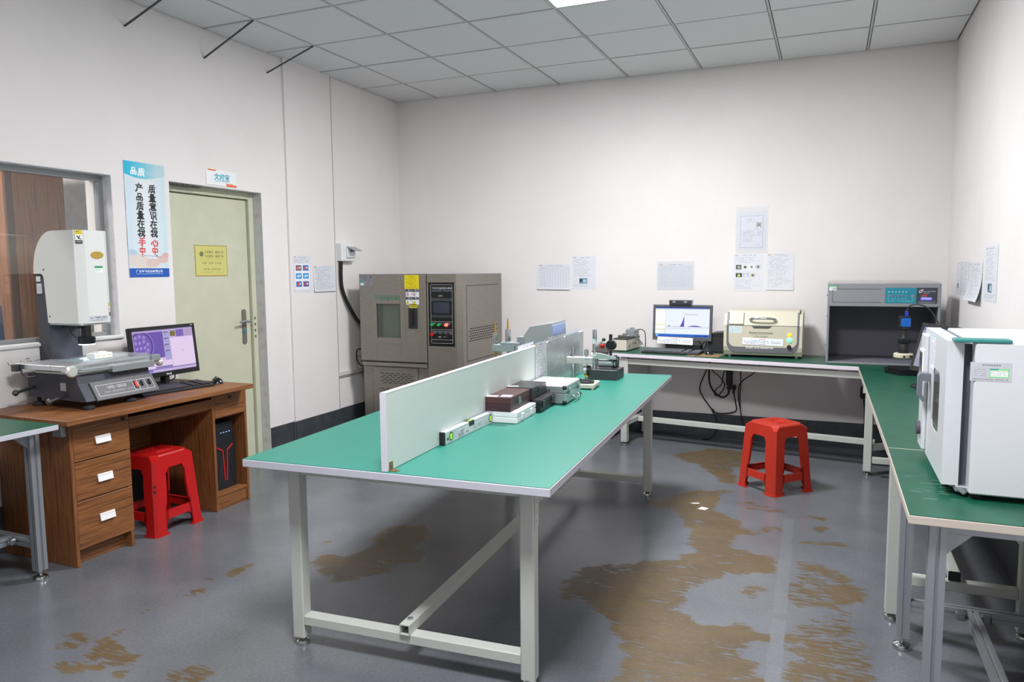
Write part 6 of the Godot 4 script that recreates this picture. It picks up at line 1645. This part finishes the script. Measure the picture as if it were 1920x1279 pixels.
	b = MB.new(); b.rod(V(0.186, 0.088, 0.215), V(0.186, 0.088, 0.232), 0.0145, 18)
	part(t, "key_switch", b, M.black)
	letters(body, "Skyray Instrument", 0.018, V(-0.01, 0.184, 0.2135), Vector3.ZERO, M.ink, "Droid Serif", false, 0.78)
	letters(body, "EDX 1800BE", 0.013, V(-0.01, 0.157, 0.2135), Vector3.ZERO, mat("55534f", 0.6), "Droid Serif", false, 0.95)
	letters(body, "EDXRF SPECTROMETER", 0.012, V(-0.018, 0.0745, 0.2165), Vector3.ZERO, M.ink_white, "Droid Sans", true, 1.12)
	var rng := RandomNumberGenerator.new(); rng.seed = 41
	var im := sheet(64, 40, "cfdde0")
	for k in 5: scribble(im, rng, 5, 5 + k * 7, 60, 2, "7f98a4", 0.6)
	panel(body, "calibration_label", V(-0.19, 0.206, 0.2125), Vector3.ZERO, 0.092, 0.052, printed(im))

func light_cabinet() -> void:
	var t := thing("colour_light_cabinet", "grey colour viewing light booth with an open dark interior and teal panel", "light cabinet", V(4.15, 0.742, 0.46))
	# own axes: x -0.34..0.34, z -0.24..0.24, y 0..0.555
	var b := MB.new()
	for s in [-1.0, 1.0]:
		b = MB.new(); b.box2(V(s * 0.34, 0, -0.24), V(s * 0.326, 0.395, 0.24), 0.002)
		part(t, "side_wall", b, M.hammer)
		b = MB.new(); b.box2(V(s * 0.326, 0.014, -0.226), V(s * 0.3245, 0.39, 0.238))
		part(t, "inner_lining", b, M.booth)
	b = MB.new(); b.box2(V(-0.326, 0, -0.24), V(0.326, 0.012, 0.24), 0.002)
	part(t, "booth_floor", b, M.hammer)
	b = MB.new(); b.box2(V(-0.3245, 0.012, -0.226), V(0.3245, 0.0135, 0.236))
	part(t, "inner_lining", b, M.booth)
	b = MB.new(); b.box2(V(-0.326, 0.012, -0.24), V(0.326, 0.395, -0.228), 0.002)
	part(t, "back_wall", b, M.booth)
	b = MB.new(); b.box2(V(-0.34, 0.392, -0.24), V(0.34, 0.548, 0.242), 0.004)
	var hood := part(t, "hood", b, M.hammer)
	b = MB.new(); b.prism(PackedVector2Array([Vector2(-0.34, 0.548), Vector2(0.34, 0.548), Vector2(0.32, 0.56), Vector2(-0.335, 0.56)]), -0.24, 0.2)
	part(hood, "hood_top", b, mat("b9b2ac", 0.5))
	b = MB.new()
	for e in [[V(-0.31, 0.51, 0.242), V(-0.01, 0.512, 0.2432)], [V(-0.31, 0.42, 0.242), V(-0.01, 0.422, 0.2432)], [V(-0.31, 0.42, 0.242), V(-0.308, 0.512, 0.2432)]]: b.box2(e[0], e[1])
	part(hood, "access_seam", b, M.dark)
	var rng := RandomNumberGenerator.new(); rng.seed = 51
	var im := sheet(192, 100, "187f93")
	for k in 6:
		disc(im, 24 + k * 21, 26, 4, "d8ecee"); disc(im, 24 + k * 21, 26, 2, "3b93a2"); disc(im, 24 + k * 21, 52, 7, "9fcad0")
		scribble(im, rng, 17 + k * 21, 70, 31 + k * 21, 2.5, "a8d4da")
	disc(im, 170, 53, 8, "9fcad0"); scribble(im, rng, 162, 72, 180, 2.5, "a8d4da"); scribble(im, rng, 14, 84, 178, 4, "7fc0ca", 0.8)
	panel(hood, "teal_panel", V(0.105, 0.468, 0.242), Vector3.ZERO, 0.185, 0.103, printed(im, 0.45), "teal control panel")
	for k in 7:
		var x: float = 0.105 - 0.0925 + (24 + k * 21) / 192.0 * 0.185 if k < 6 else 0.105 - 0.0925 + 170.0 / 192.0 * 0.185
		b = MB.new(); b.rod(V(x, 0.466, 0.242), V(x, 0.466, 0.247), 0.0048, 12)
		part(t, "button", b, mat("8c3458" if k in [0, 6] else "2c2c44", 0.4))
	im = sheet(128, 100, "33353e")
	stroke(im, Vector2(38, 12), Vector2(22, 16), 3, "e6e8ec"); stroke(im, Vector2(22, 16), Vector2(14, 26), 3, "e6e8ec"); stroke(im, Vector2(14, 26), Vector2(20, 32), 3, "e6e8ec"); stroke(im, Vector2(20, 32), Vector2(30, 27), 2.5, "e6e8ec"); stroke(im, Vector2(30, 22), Vector2(40, 11), 2.5, "e6e8ec")
	words(im, "OLOR ASSESSMENT", 34, 20, 0.95, "d0d4da"); words(im, "CABINET", 42, 31, 0.95, "c0c4ca")
	rc(im, 28, 44, 38, 9, "b4384a"); words(im, "CAC-600", 30, 57, 0.8, "c8ccd4"); rc(im, 24, 64, 74, 16, "4a42c0"); rc(im, 27, 67, 66, 10, "a098ff"); scribble(im, rng, 8, 86, 120, 2.5, "9aa0ac", 0.9); scribble(im, rng, 16, 93, 110, 2.5, "b0b6c0", 0.9)
	panel(hood, "brand_panel", V(0.258, 0.468, 0.242), Vector3.ZERO, 0.12, 0.103, printed(im, 0.45), "dark maker panel with a blue display")
	b = MB.new(); b.box2(V(0.2265, 0.445, 0.243), V(0.2855, 0.4555, 0.2445))
	part(t, "hour_display", b, glow("8f86ff", "8a80ff", 0.7), "lit violet display")
	im = sheet(48, 32, "e4eae4"); rc(im, 0, 0, 48, 11, "229a62"); scribble(im, rng, 3, 4, 45, 3, "cfe8d8"); scribble(im, rng, 4, 18, 44, 4, "9aa89e"); rc(im, 30, 14, 14, 14, "b0b8b4")
	panel(hood, "green_label", V(-0.308, 0.518, 0.242), Vector3.ZERO, 0.045, 0.034, printed(im))
	b = MB.new(); b.box2(V(-0.345, 0.09, -0.1), V(-0.341, 0.1, -0.09)); b.box2(V(-0.345, 0.3, -0.1), V(-0.341, 0.31, -0.09)); b.box2(V(-0.345, 0.45, -0.1), V(-0.341, 0.46, -0.09))
	part(t, "side_screws", b, M.dark)

# ---------------------------------------------------------------- benches, oven and microscope along the right wall
func right_side() -> void:
	var b := MB.new()
	var t := thing("side_bench", "steel framed bench with a dark green top along the right wall", "workbench", V(4.31, 0, 2.04))
	var cutl := 0.836 - 2.04; var cutr := 0.93 - 2.04
	b.prism(PackedVector2Array([Vector2(-0.298, cutl), Vector2(0.293, cutr), Vector2(0.293, 1.2), Vector2(-0.277, 1.2)]), 0.714, 0.7395, "xz")
	part(t, "tabletop", b, M.edge_cream)
	b = MB.new(); b.prism(PackedVector2Array([Vector2(-0.296, cutl + 0.001), Vector2(0.292, cutr + 0.001), Vector2(0.292, 1.1985), Vector2(-0.275, 1.1985)]), 0.739, 0.742, "xz")
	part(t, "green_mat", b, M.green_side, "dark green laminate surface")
	for e in [[-0.225, 0.99], [0.22, 0.99], [0.24, -1.2]]:
		b = MB.new(); b.box2(V(e[0] - 0.025, 0.03, e[1] - 0.025), V(e[0] + 0.025, 0.714, e[1] + 0.025), 0.003)
		var lg := part(t, "leg", b, M.steel_paint)
		foot(lg, V(e[0], 0, e[1]))
	b = MB.new(); b.box2(V(-0.2, 0.155, 0.97), V(0.195, 0.195, 1.01), 0.003)
	part(t, "crossbar", b, M.steel_paint)
	b = MB.new(); b.box2(V(-0.195, 0.1, -1.22), V(0.215, 0.14, -1.18), 0.003)
	part(t, "crossbar", b, M.steel_paint)
	b = MB.new(); b.box2(V(-0.035, 0.196, -1.1), V(0.005, 0.232, 1.0), 0.003)
	var st := part(t, "stretcher", b, M.steel_paint)
	b = MB.new(); b.box2(V(-0.036, 0.195, 1.0), V(0.006, 0.233, 1.006), 0.002)
	part(st, "end_cap", b, M.black)
	b = MB.new(); b.box2(V(-0.2, 0.67, 0.97), V(0.195, 0.713, 1.01), 0.003)
	part(t, "end_rail", b, M.steel_paint)
	for x in [-0.225, 0.22]:
		b = MB.new(); b.box2(V(x - 0.02, 0.67, -1.1), V(x + 0.02, 0.713, 0.965), 0.003)
		part(t, "side_rail", b, M.steel_paint)
	var sb := profile_bench("short bench with a scuffed green top and grooved aluminium legs under the white oven", V(4.3195, 0, 3.648), 0.2865, 0.404, 0.742, M.edge_cream, [[-0.215, -0.38], [0.215, -0.38], [-0.21, 0.345], [0.215, 0.345]], 0.042)
	b = MB.new(); b.box2(V(-0.286, 0.738, -0.4042), V(0.286, 0.7424, -0.4005))
	part(sb, "joint_strip", b, mat("cfc9b8", 0.6), "pale cut edge of the laminate at the joint")
	b = MB.new()
	var rs := RandomNumberGenerator.new(); rs.seed = 14
	for k in 22:
		var p := V(-0.265 + rs.randf() * 0.12, 0.7421, -0.02 + rs.randf() * 0.25)
		b.bar(p, p + V(rs.randf_range(0.012, 0.045), 0, rs.randf_range(-0.008, 0.008)), rs.randf_range(0.0008, 0.002), 0.0004)
	part(sb, "scuff_marks", b, mat("7d9a8c", 0.7), "pale scratches in the laminate").set_meta("kind", "stuff")
	oven()
	# digital microscope
	t = thing("digital_microscope", "digital microscope with a blue camera and a cream ring light on a black base", "microscope", V(4.285, 0.742, 1.06))
	b = MB.new(); b.prism(PackedVector2Array([Vector2(-0.13, -0.1), Vector2(0.11, -0.1), Vector2(0.11, 0.14), Vector2(-0.06, 0.14), Vector2(-0.13, 0.04)]), 0.0, 0.022, "xz"); b.prism(PackedVector2Array([Vector2(-0.11, -0.085), Vector2(0.1, -0.085), Vector2(0.1, 0.12), Vector2(-0.05, 0.12), Vector2(-0.11, 0.035)]), 0.022, 0.032, "xz")
	part(t, "base", b, M.black_gloss)
	b = MB.new(); b.rod(V(0.075, 0.03, 0.0), V(0.075, 0.27, 0.0), 0.0125, 16); b.box2(V(0.055, 0.17, -0.025), V(0.095, 0.225, 0.025), 0.004)
	part(t, "column", b, M.black)
	b = MB.new(); b.box2(V(-0.03, 0.19, -0.014), V(0.06, 0.212, 0.014), 0.003); b.at(V(-0.03, 0.185, 0)).lathe([Vector2(0.0, 0), Vector2(0.034, 0), Vector2(0.036, 0.004), Vector2(0.036, 0.028), Vector2(0.03, 0.032), Vector2(0, 0.032)], 22)
	part(t, "arm_ring", b, M.black)
	b = MB.new(); b.at(V(-0.03, 0.118, 0)).lathe([Vector2(0, 0), Vector2(0.029, 0), Vector2(0.03, 0.06), Vector2(0.027, 0.066), Vector2(0.027, 0.1), Vector2(0.023, 0.106), Vector2(0.023, 0.15), Vector2(0.027, 0.155), Vector2(0.027, 0.17), Vector2(0, 0.17)], 24)
	part(t, "zoom_lens", b, M.black)
	b = MB.new(); b.box2(V(-0.062, 0.288, -0.028), V(0.002, 0.342, 0.028), 0.003)
	var cam2 := part(t, "camera", b, mat("0f62b8", 0.35), "blue camera body")
	b = MB.new(); b.box2(V(-0.063, 0.286, -0.029), V(-0.052, 0.35, 0.029), 0.002); b.box2(V(-0.06, 0.342, -0.026), V(0.0, 0.352, 0.026), 0.002)
	part(cam2, "camera_trim", b, M.black)
	b = MB.new(); b.box2(V(-0.03, 0.352, -0.008), V(-0.012, 0.385, 0.008), 0.002)
	part(cam2, "usb_plug", b, mat("3038b8", 0.4), "violet blue USB plug")
	b = MB.new(); b.at(V(-0.03, 0.094, 0)).lathe([Vector2(0.03, 0), Vector2(0.052, 0), Vector2(0.056, 0.005), Vector2(0.056, 0.024), Vector2(0.05, 0.03), Vector2(0.03, 0.03)], 26)
	var rl := part(t, "ring_light", b, mat("cfc9b2", 0.45), "cream ring light")
	for e in [[V(0.012, 0.107, 0.03), V(0.045, 0.104, 0.04)], [V(-0.03, 0.107, 0.05), V(-0.03, 0.107, 0.066)], [V(0.005, 0.107, 0.044), V(0.012, 0.107, 0.058)]]:
		b = MB.new(); b.rod(e[0], e[1], 0.0065, 10)
		part(rl, "clamp_screw", b, M.black)
	b = MB.new(); b.tube([V(4.264, 1.125, 1.06), V(4.28, 1.16, 1.06), V(4.33, 1.168, 1.08), V(4.38, 1.14, 1.15), V(4.42, 1.05, 1.3), V(4.47, 0.9, 1.4), V(4.5, 0.747, 1.45)], 0.004, 7)
	solo("usb_cable", "black USB cable arching from the microscope's blue camera", "cable", b, M.black)
	# small monitor beside the microscope
	var im := sheet(128, 96, "c4cbe6"); rc(im, 0, 0, 128, 8, "6f7fb4"); rc(im, 6, 14, 70, 60, "dfe4f2")
	monitor("small tilted monitor with a pale screen between the microscope and the white oven", V(4.325, 0.742, 1.66), -66, -14, 0.34, 0.275, 0.075, im, M.black, 0, 0.5)

func oven() -> void:
	var t := thing("drying_oven", "white laboratory drying oven with a grey handle and teal hinge strip", "oven", V(4.135, 0.742, 3.3))
	# own axes: x 0 door front .. 0.47, z 0 far .. 0.56 near, y 0..0.45
	var b := MB.new(); b.box2(V(0.064, 0.018, 0.005), V(0.466, 0.449, 0.555), 0.004)
	var body := part(t, "body", b, mat("cdd1d5", 0.35))
	for e in [[0.09, 0.05], [0.43, 0.05], [0.09, 0.51], [0.43, 0.51]]:
		b = MB.new(); b.rod(V(e[0], 0, e[1]), V(e[0], 0.02, e[1]), 0.018, 14)
		part(t, "foot", b, M.rubber)
	b = MB.new(); b.box2(V(0.043, 0.03, 0.02), V(0.064, 0.44, 0.5))
	part(t, "door_seal", b, mat("4a4d58", 0.5), "dark grey gap between door and body")
	# door with an octagonal window, built round the opening
	var z0 := 0.0; var z1 := 0.515; var y0 := 0.03; var y1 := 0.449
	var hole := PackedVector2Array([Vector2(0.24, 0.17), Vector2(0.26, 0.15), Vector2(0.375, 0.15), Vector2(0.395, 0.17), Vector2(0.395, 0.32), Vector2(0.375, 0.34), Vector2(0.26, 0.34), Vector2(0.24, 0.32)])
	b = MB.new()
	for half in [[y0, 0.245], [0.245, y1]]:
		for q in Geometry2D.clip_polygons(PackedVector2Array([Vector2(z0, half[0]), Vector2(z1, half[0]), Vector2(z1, half[1]), Vector2(z0, half[1])]), hole): b.prism(q, 0.0, 0.043, "zy")
	var door := part(t, "oven_door", b, mat("cdd1d6", 0.3))
	b = MB.new(); b.prism(hole, 0.0015, 0.006, "zy")
	part(door, "window_pane", b, glass("4a4f4c", 0.8))
	b = MB.new(); b.box2(V(0.041, 0.145, 0.235), V(0.0425, 0.345, 0.4))
	part(door, "window_back", b, mat("3c3834", 0.5))
	# control strip on the far part of the door
	b = MB.new(); b.box2(V(-0.012, 0.04, 0.0), V(0.0, 0.43, 0.115), 0.003)
	var strip := part(door, "control_strip", b, mat("d2d5d9", 0.3))
	b = MB.new(); b.box2(V(-0.018, 0.29, 0.02), V(-0.012, 0.38, 0.1), 0.002)
	part(t, "display_frame", b, mat("eff0f4", 0.3))
	b = MB.new(); b.box2(V(-0.0195, 0.3, 0.027), V(-0.018, 0.37, 0.093))
	part(t, "display_window", b, mat("3f3d48", 0.2))
	b = MB.new(); b.rod(V(-0.012, 0.105, 0.055), V(-0.024, 0.105, 0.055), 0.024, 20)
	part(t, "dial", b, mat("54525c", 0.35))
	b = MB.new(); b.box2(V(-0.0135, 0.225, 0.04), V(-0.012, 0.24, 0.07))
	part(t, "green_lamp", b, mat("1f9a60", 0.4))
	var rng := RandomNumberGenerator.new(); rng.seed = 71
	var im := sheet(64, 128, "dfe4ee")
	rc(im, 0, 0, 64, 8, "a8c4e8"); rc(im, 10, 12, 8, 8, "8890a0"); rc(im, 34, 12, 8, 8, "8890a0")
	for k in 5: scribble(im, rng, 6 + k * 11, 28, 12 + k * 11, 84, ["c09098", "8a90a8", "c09098", "98a0b4", "b0a0b0"][k], 1.0)
	panel(door, "instruction_label", V(0.0, 0.385, 0.21), V(0, -90, 0), 0.075, 0.11, printed(im))
	# handle
	b = MB.new()
	b.prism(PackedVector2Array([Vector2(0.0, 0.31), Vector2(-0.032, 0.31), Vector2(-0.036, 0.3), Vector2(-0.036, 0.235), Vector2(-0.022, 0.215), Vector2(-0.012, 0.222), Vector2(-0.024, 0.24), Vector2(-0.024, 0.285), Vector2(0.0, 0.285)]), 0.145, 0.19)
	part(door, "door_handle", b, mat("6d7079", 0.4), "grey door handle")
	b = MB.new(); b.box2(V(0.012, 0.449, 0.5), V(0.15, 0.458, 0.558), 0.002)
	part(body, "hinge_strip", b, mat("2f7f7c", 0.45), "teal strip over the hinge")
	b = MB.new(); b.box2(V(0.035, 0.012, 0.46), V(0.075, 0.03, 0.52), 0.003); b.rod(V(0.03, 0.022, 0.49), V(0.03, 0.03, 0.49), 0.008, 10); b.bar(V(0.04, 0.025, 0.515), V(0.06, 0.012, 0.53), 0.012, 0.006)
	part(body, "lower_hinge", b, M.alu_dull)
	b = MB.new(); b.at(V(0.33, 0.449, 0.3)).lathe([Vector2(0.03, 0), Vector2(0.034, 0.003), Vector2(0.028, 0.006), Vector2(0.02, 0.002)], 20)
	part(body, "vent_cap", b, M.chrome)
	im = sheet(192, 104, "bdbfc6")
	var tx := 56.0
	for g in ["wen2", "heng", "kong", "xiang", "shi5", "yi", "xiang"]: glyph(im, g, tx, 10, 10, 1.1, "54565e"); tx += 12.5
	rc(im, 10, 32, 170, 1, "8c8f98"); rc(im, 10, 84, 170, 1, "8c8f98"); rc(im, 10, 32, 1, 52, "8c8f98"); rc(im, 180, 32, 1, 52, "8c8f98")
	for k in 4: scribble(im, rng, 18, 40 + k * 11, 76, 3, "80838c")
	scribble(im, rng, 14, 92, 178, 5, "70737c", 0.95)
	rc(im, 92, 34, 88, 50, "7fd48a"); rc(im, 92, 34, 40, 9, "3f9f86"); rc(im, 96, 43, 80, 34, "e0e6e2")
	for k in 3: scribble(im, rng, 98, 47 + k * 10, 174, 2.5, "a4aca8")
	panel(body, "rating_plate", V(0.102, 0.369, 0.555), Vector3.ZERO, 0.098, 0.052, printed(im, 0.4), "silver rating plate with a green sticker")

# ---------------------------------------------------------------- papers, poster, signs
func papers() -> void:
	var rng := RandomNumberGenerator.new(); rng.seed = 90
	# quality poster
	var im := sheet(256, 600, "dbe3e6")
	for y in 560:
		for k in 8:
			var c := Color("cfe0ea").lerp(Color("e3e6ea"), 1.0 - absf(k - 3.5) / 3.5).lerp(Color("c6dcd6"), 0.35 * maxf(0, (k - 4) / 4.0))
			if y % 4 == 0: rc(im, k * 32, y, 32, 4, c)
	for x in 256:
		var lo := 54.0 + 30.0 * sin(PI * clampf((x + 40) / 300.0, 0, 1))
		rc(im, x, 0, 1, lo, Color("16b4dc").lerp(Color("b4d2da"), clampf(x / 200.0, 0, 1)))
	glyph(im, "pin", 38, 26, 40, 6, "f2f6fa"); glyph(im, "zhi", 86, 28, 40, 6, "f2f6fa"); words(im, "QUALITY", 136, 44, 2.4, "c6dce4")
	# clasped hands at the foot of the poster, soft colours
	var hands := [[40, 510, 66, "dcd2cc"], [90, 530, 58, "dfd3cb"], [150, 525, 44, "d9c3bc"], [215, 505, 38, "d9bab4"], [238, 482, 24, "d4b2ae"], [20, 470, 28, "b4cbdc"]]
	for h in hands:
		for yy in range(-int(h[2] * 0.55), int(h[2] * 0.55)):
			var w: float = h[2] * sqrt(maxf(0, 1.0 - pow(yy / (h[2] * 0.55), 2.0)))
			rc(im, maxf(0, h[0] - w), h[1] + yy, minf(2 * w, 256 - maxf(0, h[0] - w)), 1, Color(h[3]))
	stroke(im, Vector2(96, 486), Vector2(180, 490), 2, "6a7078"); stroke(im, Vector2(180, 490), Vector2(214, 494), 1.5, "8a9098"); disc(im, 90, 486, 7, "6a7078"); disc(im, 90, 486, 4.5, "dbe3e6"); rc(im, 176, 481, 6, 10, "22262a")
	var y0 := 110.0
	for k in 8:
		glyph(im, ["zhi", "liang", "yi", "shi", "zai", "wo", "xin", "zhong"][k], 147, y0 + k * 47.0, 42, 5.6, "1d1f22" if k < 6 else "d23a34")
		glyph(im, ["chan", "pin", "zhi", "liang", "zai", "wo", "shou", "zhong"][k], 66, y0 + k * 47.0, 42, 5.6, "1d1f22" if k < 6 else "d23a34")
	rc(im, 0, 554, 256, 46, "1a56b4")
	var tx := 42.0
	for g in ["guang", "dong", "hua", "teng", "shi3", "ye", "you", "xian", "gong", "si"]:
		glyph(im, g, tx, 562, 14, 1.8, "e8eef6"); tx += 17.2
	scribble(im, rng, 42, 582, 212, 3, "b8cce8", 0.95)
	var po := thing("quality_poster", "tall blue and white poster with vertical Chinese slogan between window and door", "poster", V(0.0, 1.72, 2.909))
	panel(po, "poster_board", Vector3.ZERO, V(0, 90, 0), 0.29, 0.682, printed(im, 0.35), "", 0.005)
	# door sign
	im = sheet(160, 60, "eceef0")
	rc(im, 8, 0, 44, 5, "e0764a"); rc(im, 22, 5, 20, 2, "e9a684"); rc(im, 104, 52, 56, 8, "e0703f"); rc(im, 100, 48, 40, 4, "e9a684")
	glyph(im, "wen", 42, 14, 24, 3, "3a9fc0"); glyph(im, "kong", 70, 14, 24, 3, "3a9fc0"); glyph(im, "shi2", 98, 14, 24, 3, "3a9fc0"); scribble(im, rng, 44, 42, 122, 3, "84bcd0", 0.95)
	var ds := thing("door_sign", "white and orange room sign with blue characters above the green door", "sign", V(0.0, 2.038, 2.285))
	panel(ds, "sign_plate", Vector3.ZERO, V(0, 90, 0), 0.273, 0.103, printed(im, 0.35), "", 0.004)
	# yellow notice on the door
	im = sheet(160, 120, "cdc878")
	for e in [[0, 0, 160, 3], [0, 117, 160, 3], [0, 0, 3, 120], [157, 0, 3, 120]]: rc(im, e[0], e[1], e[2], e[3], "a8923c")
	disc(im, 32, 34, 10, "77744c")
	tx = 48
	for g in ["zhong", "zai", "ti", "shi"]: glyph(im, g, tx, 22, 9, 1.2, "6a653c"); glyph(im, g, tx, 38, 9, 1.2, "6a653c"); tx += 11
	tx = 100
	for g in ["shi2", "kong", "men", "shou"]: glyph(im, g, tx, 22, 9, 1.2, "6a653c"); glyph(im, g, tx, 38, 9, 1.2, "6a653c"); tx += 11
	rc(im, 20, 54, 124, 1, "b4a850"); words(im, "KEEP DOOR CLOSED", 34, 66, 1.0, "77713c"); words(im, "AFTER ENTERING", 40, 90, 1.0, "77713c"); scribble(im, rng, 24, 104, 140, 2, "a89c48")
	var yn := thing("door_notice", "yellow notice plate fixed on the pale green door", "sign", V(-0.105, 1.483, 2.303))
	panel(yn, "notice_plate", Vector3.ZERO, V(0, 90, 0), 0.29, 0.21, printed(im, 0.5), "", 0.003)
	# papers on the left pier
	im = form(91, 96, 136, "text")
	rc(im, 6, 30, 84, 96, "e9ebf2")
	for r in 3:
		for c in 2:
			rc(im, 12 + c * 40, 36 + r * 30, 32, 20, ["7a5a78", "3a6cc0", "2b8fd0", "3092d4", "4a6ab8", "5a5a9c"][r * 2 + c]); disc(im, 24 + c * 40, 46 + r * 30, 6, ["d07a4a", "d85a4a", "bfe0f0", "a8d8f0", "d8584a", "c8504a"][r * 2 + c])
			rc(im, 30 + c * 40, 42 + r * 30, 10, 6, "d8e4f4")
	leaf("colour_chart_sheet", "printed sheet with six blue and red pictures on the left pier", "paper", V(0.0185, 1.385, 1.495), V(0, 90, 0), 0.205, 0.285, im)
	leaf("record_form", "white record form curling at its edge beside the picture sheet on the left pier", "paper", V(0.0185, 1.345, 1.22), V(0, 90, 0), 0.28, 0.21, form(92, 128, 96, "text"), "", 0.012)
	# back wall
	leaf("record_form", "landscape record grid at the left end of the papers on the back wall", "paper", V(1.571, 1.336, 0.0005), V(0, 0, -0.8), 0.31, 0.222, form(93, 160, 112, "grid"), "", 0.012)
	leaf("instruction_sheet", "portrait instruction sheet with one small blue photo on the back wall", "paper", V(1.848, 1.373, 0.0005), V(0, 0, -0.5), 0.214, 0.288, form(94, 112, 152, "mixed"))
	var sl := thing("plastic_sleeve", "landscape record grid in a glossy plastic sleeve above the spectrum monitor", "plastic sleeve", V(2.64, 1.34, 0.0))
	panel(sl, "record_grid", V(0, -0.003, 0.001), Vector3.ZERO, 0.297, 0.212, printed(form(95, 160, 112, "grid"), 0.5), "", 0.0006)
	panel(sl, "film", V(0, 0.003, 0.0025), Vector3.ZERO, 0.305, 0.24, M.film, "", 0.0008)
	var ct := thing("certificate", "certificate with a small portrait photo in a clear sleeve above the other papers", "certificate", V(3.239, 1.692, 0.0))
	panel(ct, "certificate_sheet", V(0, 0, 0.001), Vector3.ZERO, 0.215, 0.3, printed(form(96, 128, 176, "certificate"), 0.5), "", 0.0006)
	panel(ct, "film", V(0, 0.01, 0.0025), Vector3.ZERO, 0.245, 0.37, M.film, "", 0.0008)
	leaf("instruction_sheet", "instruction sheet with two rows of product photos under the certificate", "paper", V(3.218, 1.365, 0.0005), V(0, 0, 0.6), 0.225, 0.3, form(97, 128, 168, "photos"))
	leaf("typed_sheet", "plain typed grey sheet on the back wall beside the product photo sheet", "paper", V(3.457, 1.369, 0.0005), V(0, 0, -0.5), 0.208, 0.29, form(98, 112, 152, "text"), "", 0.006)
	# right wall
	leaf("typed_sheet", "pale typed sheet on the right wall next to the corner", "paper", V(W - 0.0005, 1.325, 0.53), V(0, -90, 0), 0.2, 0.21, form(99, 112, 128, "mixed"))
	leaf("typed_sheet", "typed sheet on the right wall overlapped by the lifting sheet", "paper", V(W - 0.0005, 1.325, 0.78), V(0, -90, 0), 0.28, 0.215, form(100, 112, 128, "text"))
	leaf("record_form", "bluish record sheet lifting off the right wall at its lower edge", "paper", V(W - 0.0005, 1.31, 1.16), V(0, -90, 0), 0.42, 0.225, form(101, 128, 128, "text"), "", 0.03)
	leaf("typed_sheet", "tall typed sheet with a small grey picture on the right wall above the oven", "paper", V(W - 0.0005, 1.36, 1.6), V(0, -90, 0), 0.34, 0.3, form(102, 112, 152, "mixed"))
	for e in [[1303, 944, 0.03, 0.012, 20], [1318, 954, 0.03, 0.026, 60]]:
		var fp := on_floor(e[0], e[1])
		var b := MB.new(); b.prism(PackedVector2Array([Vector2(-e[2], -e[3] * 0.6), Vector2(e[2] * 0.7, -e[3]), Vector2(e[2], e[3] * 0.7), Vector2(-e[2] * 0.4, e[3])]), 0.0, 0.001, "xz")
		solo("paper_scrap", "larger torn white paper scrap lying on the brown floor patch" if e[3] > 0.02 else "thin strip of white paper lying on the brown floor patch", "paper", b, mat("d8d5cc", 0.8), V(fp.x, 0.0005, fp.y), e[4])
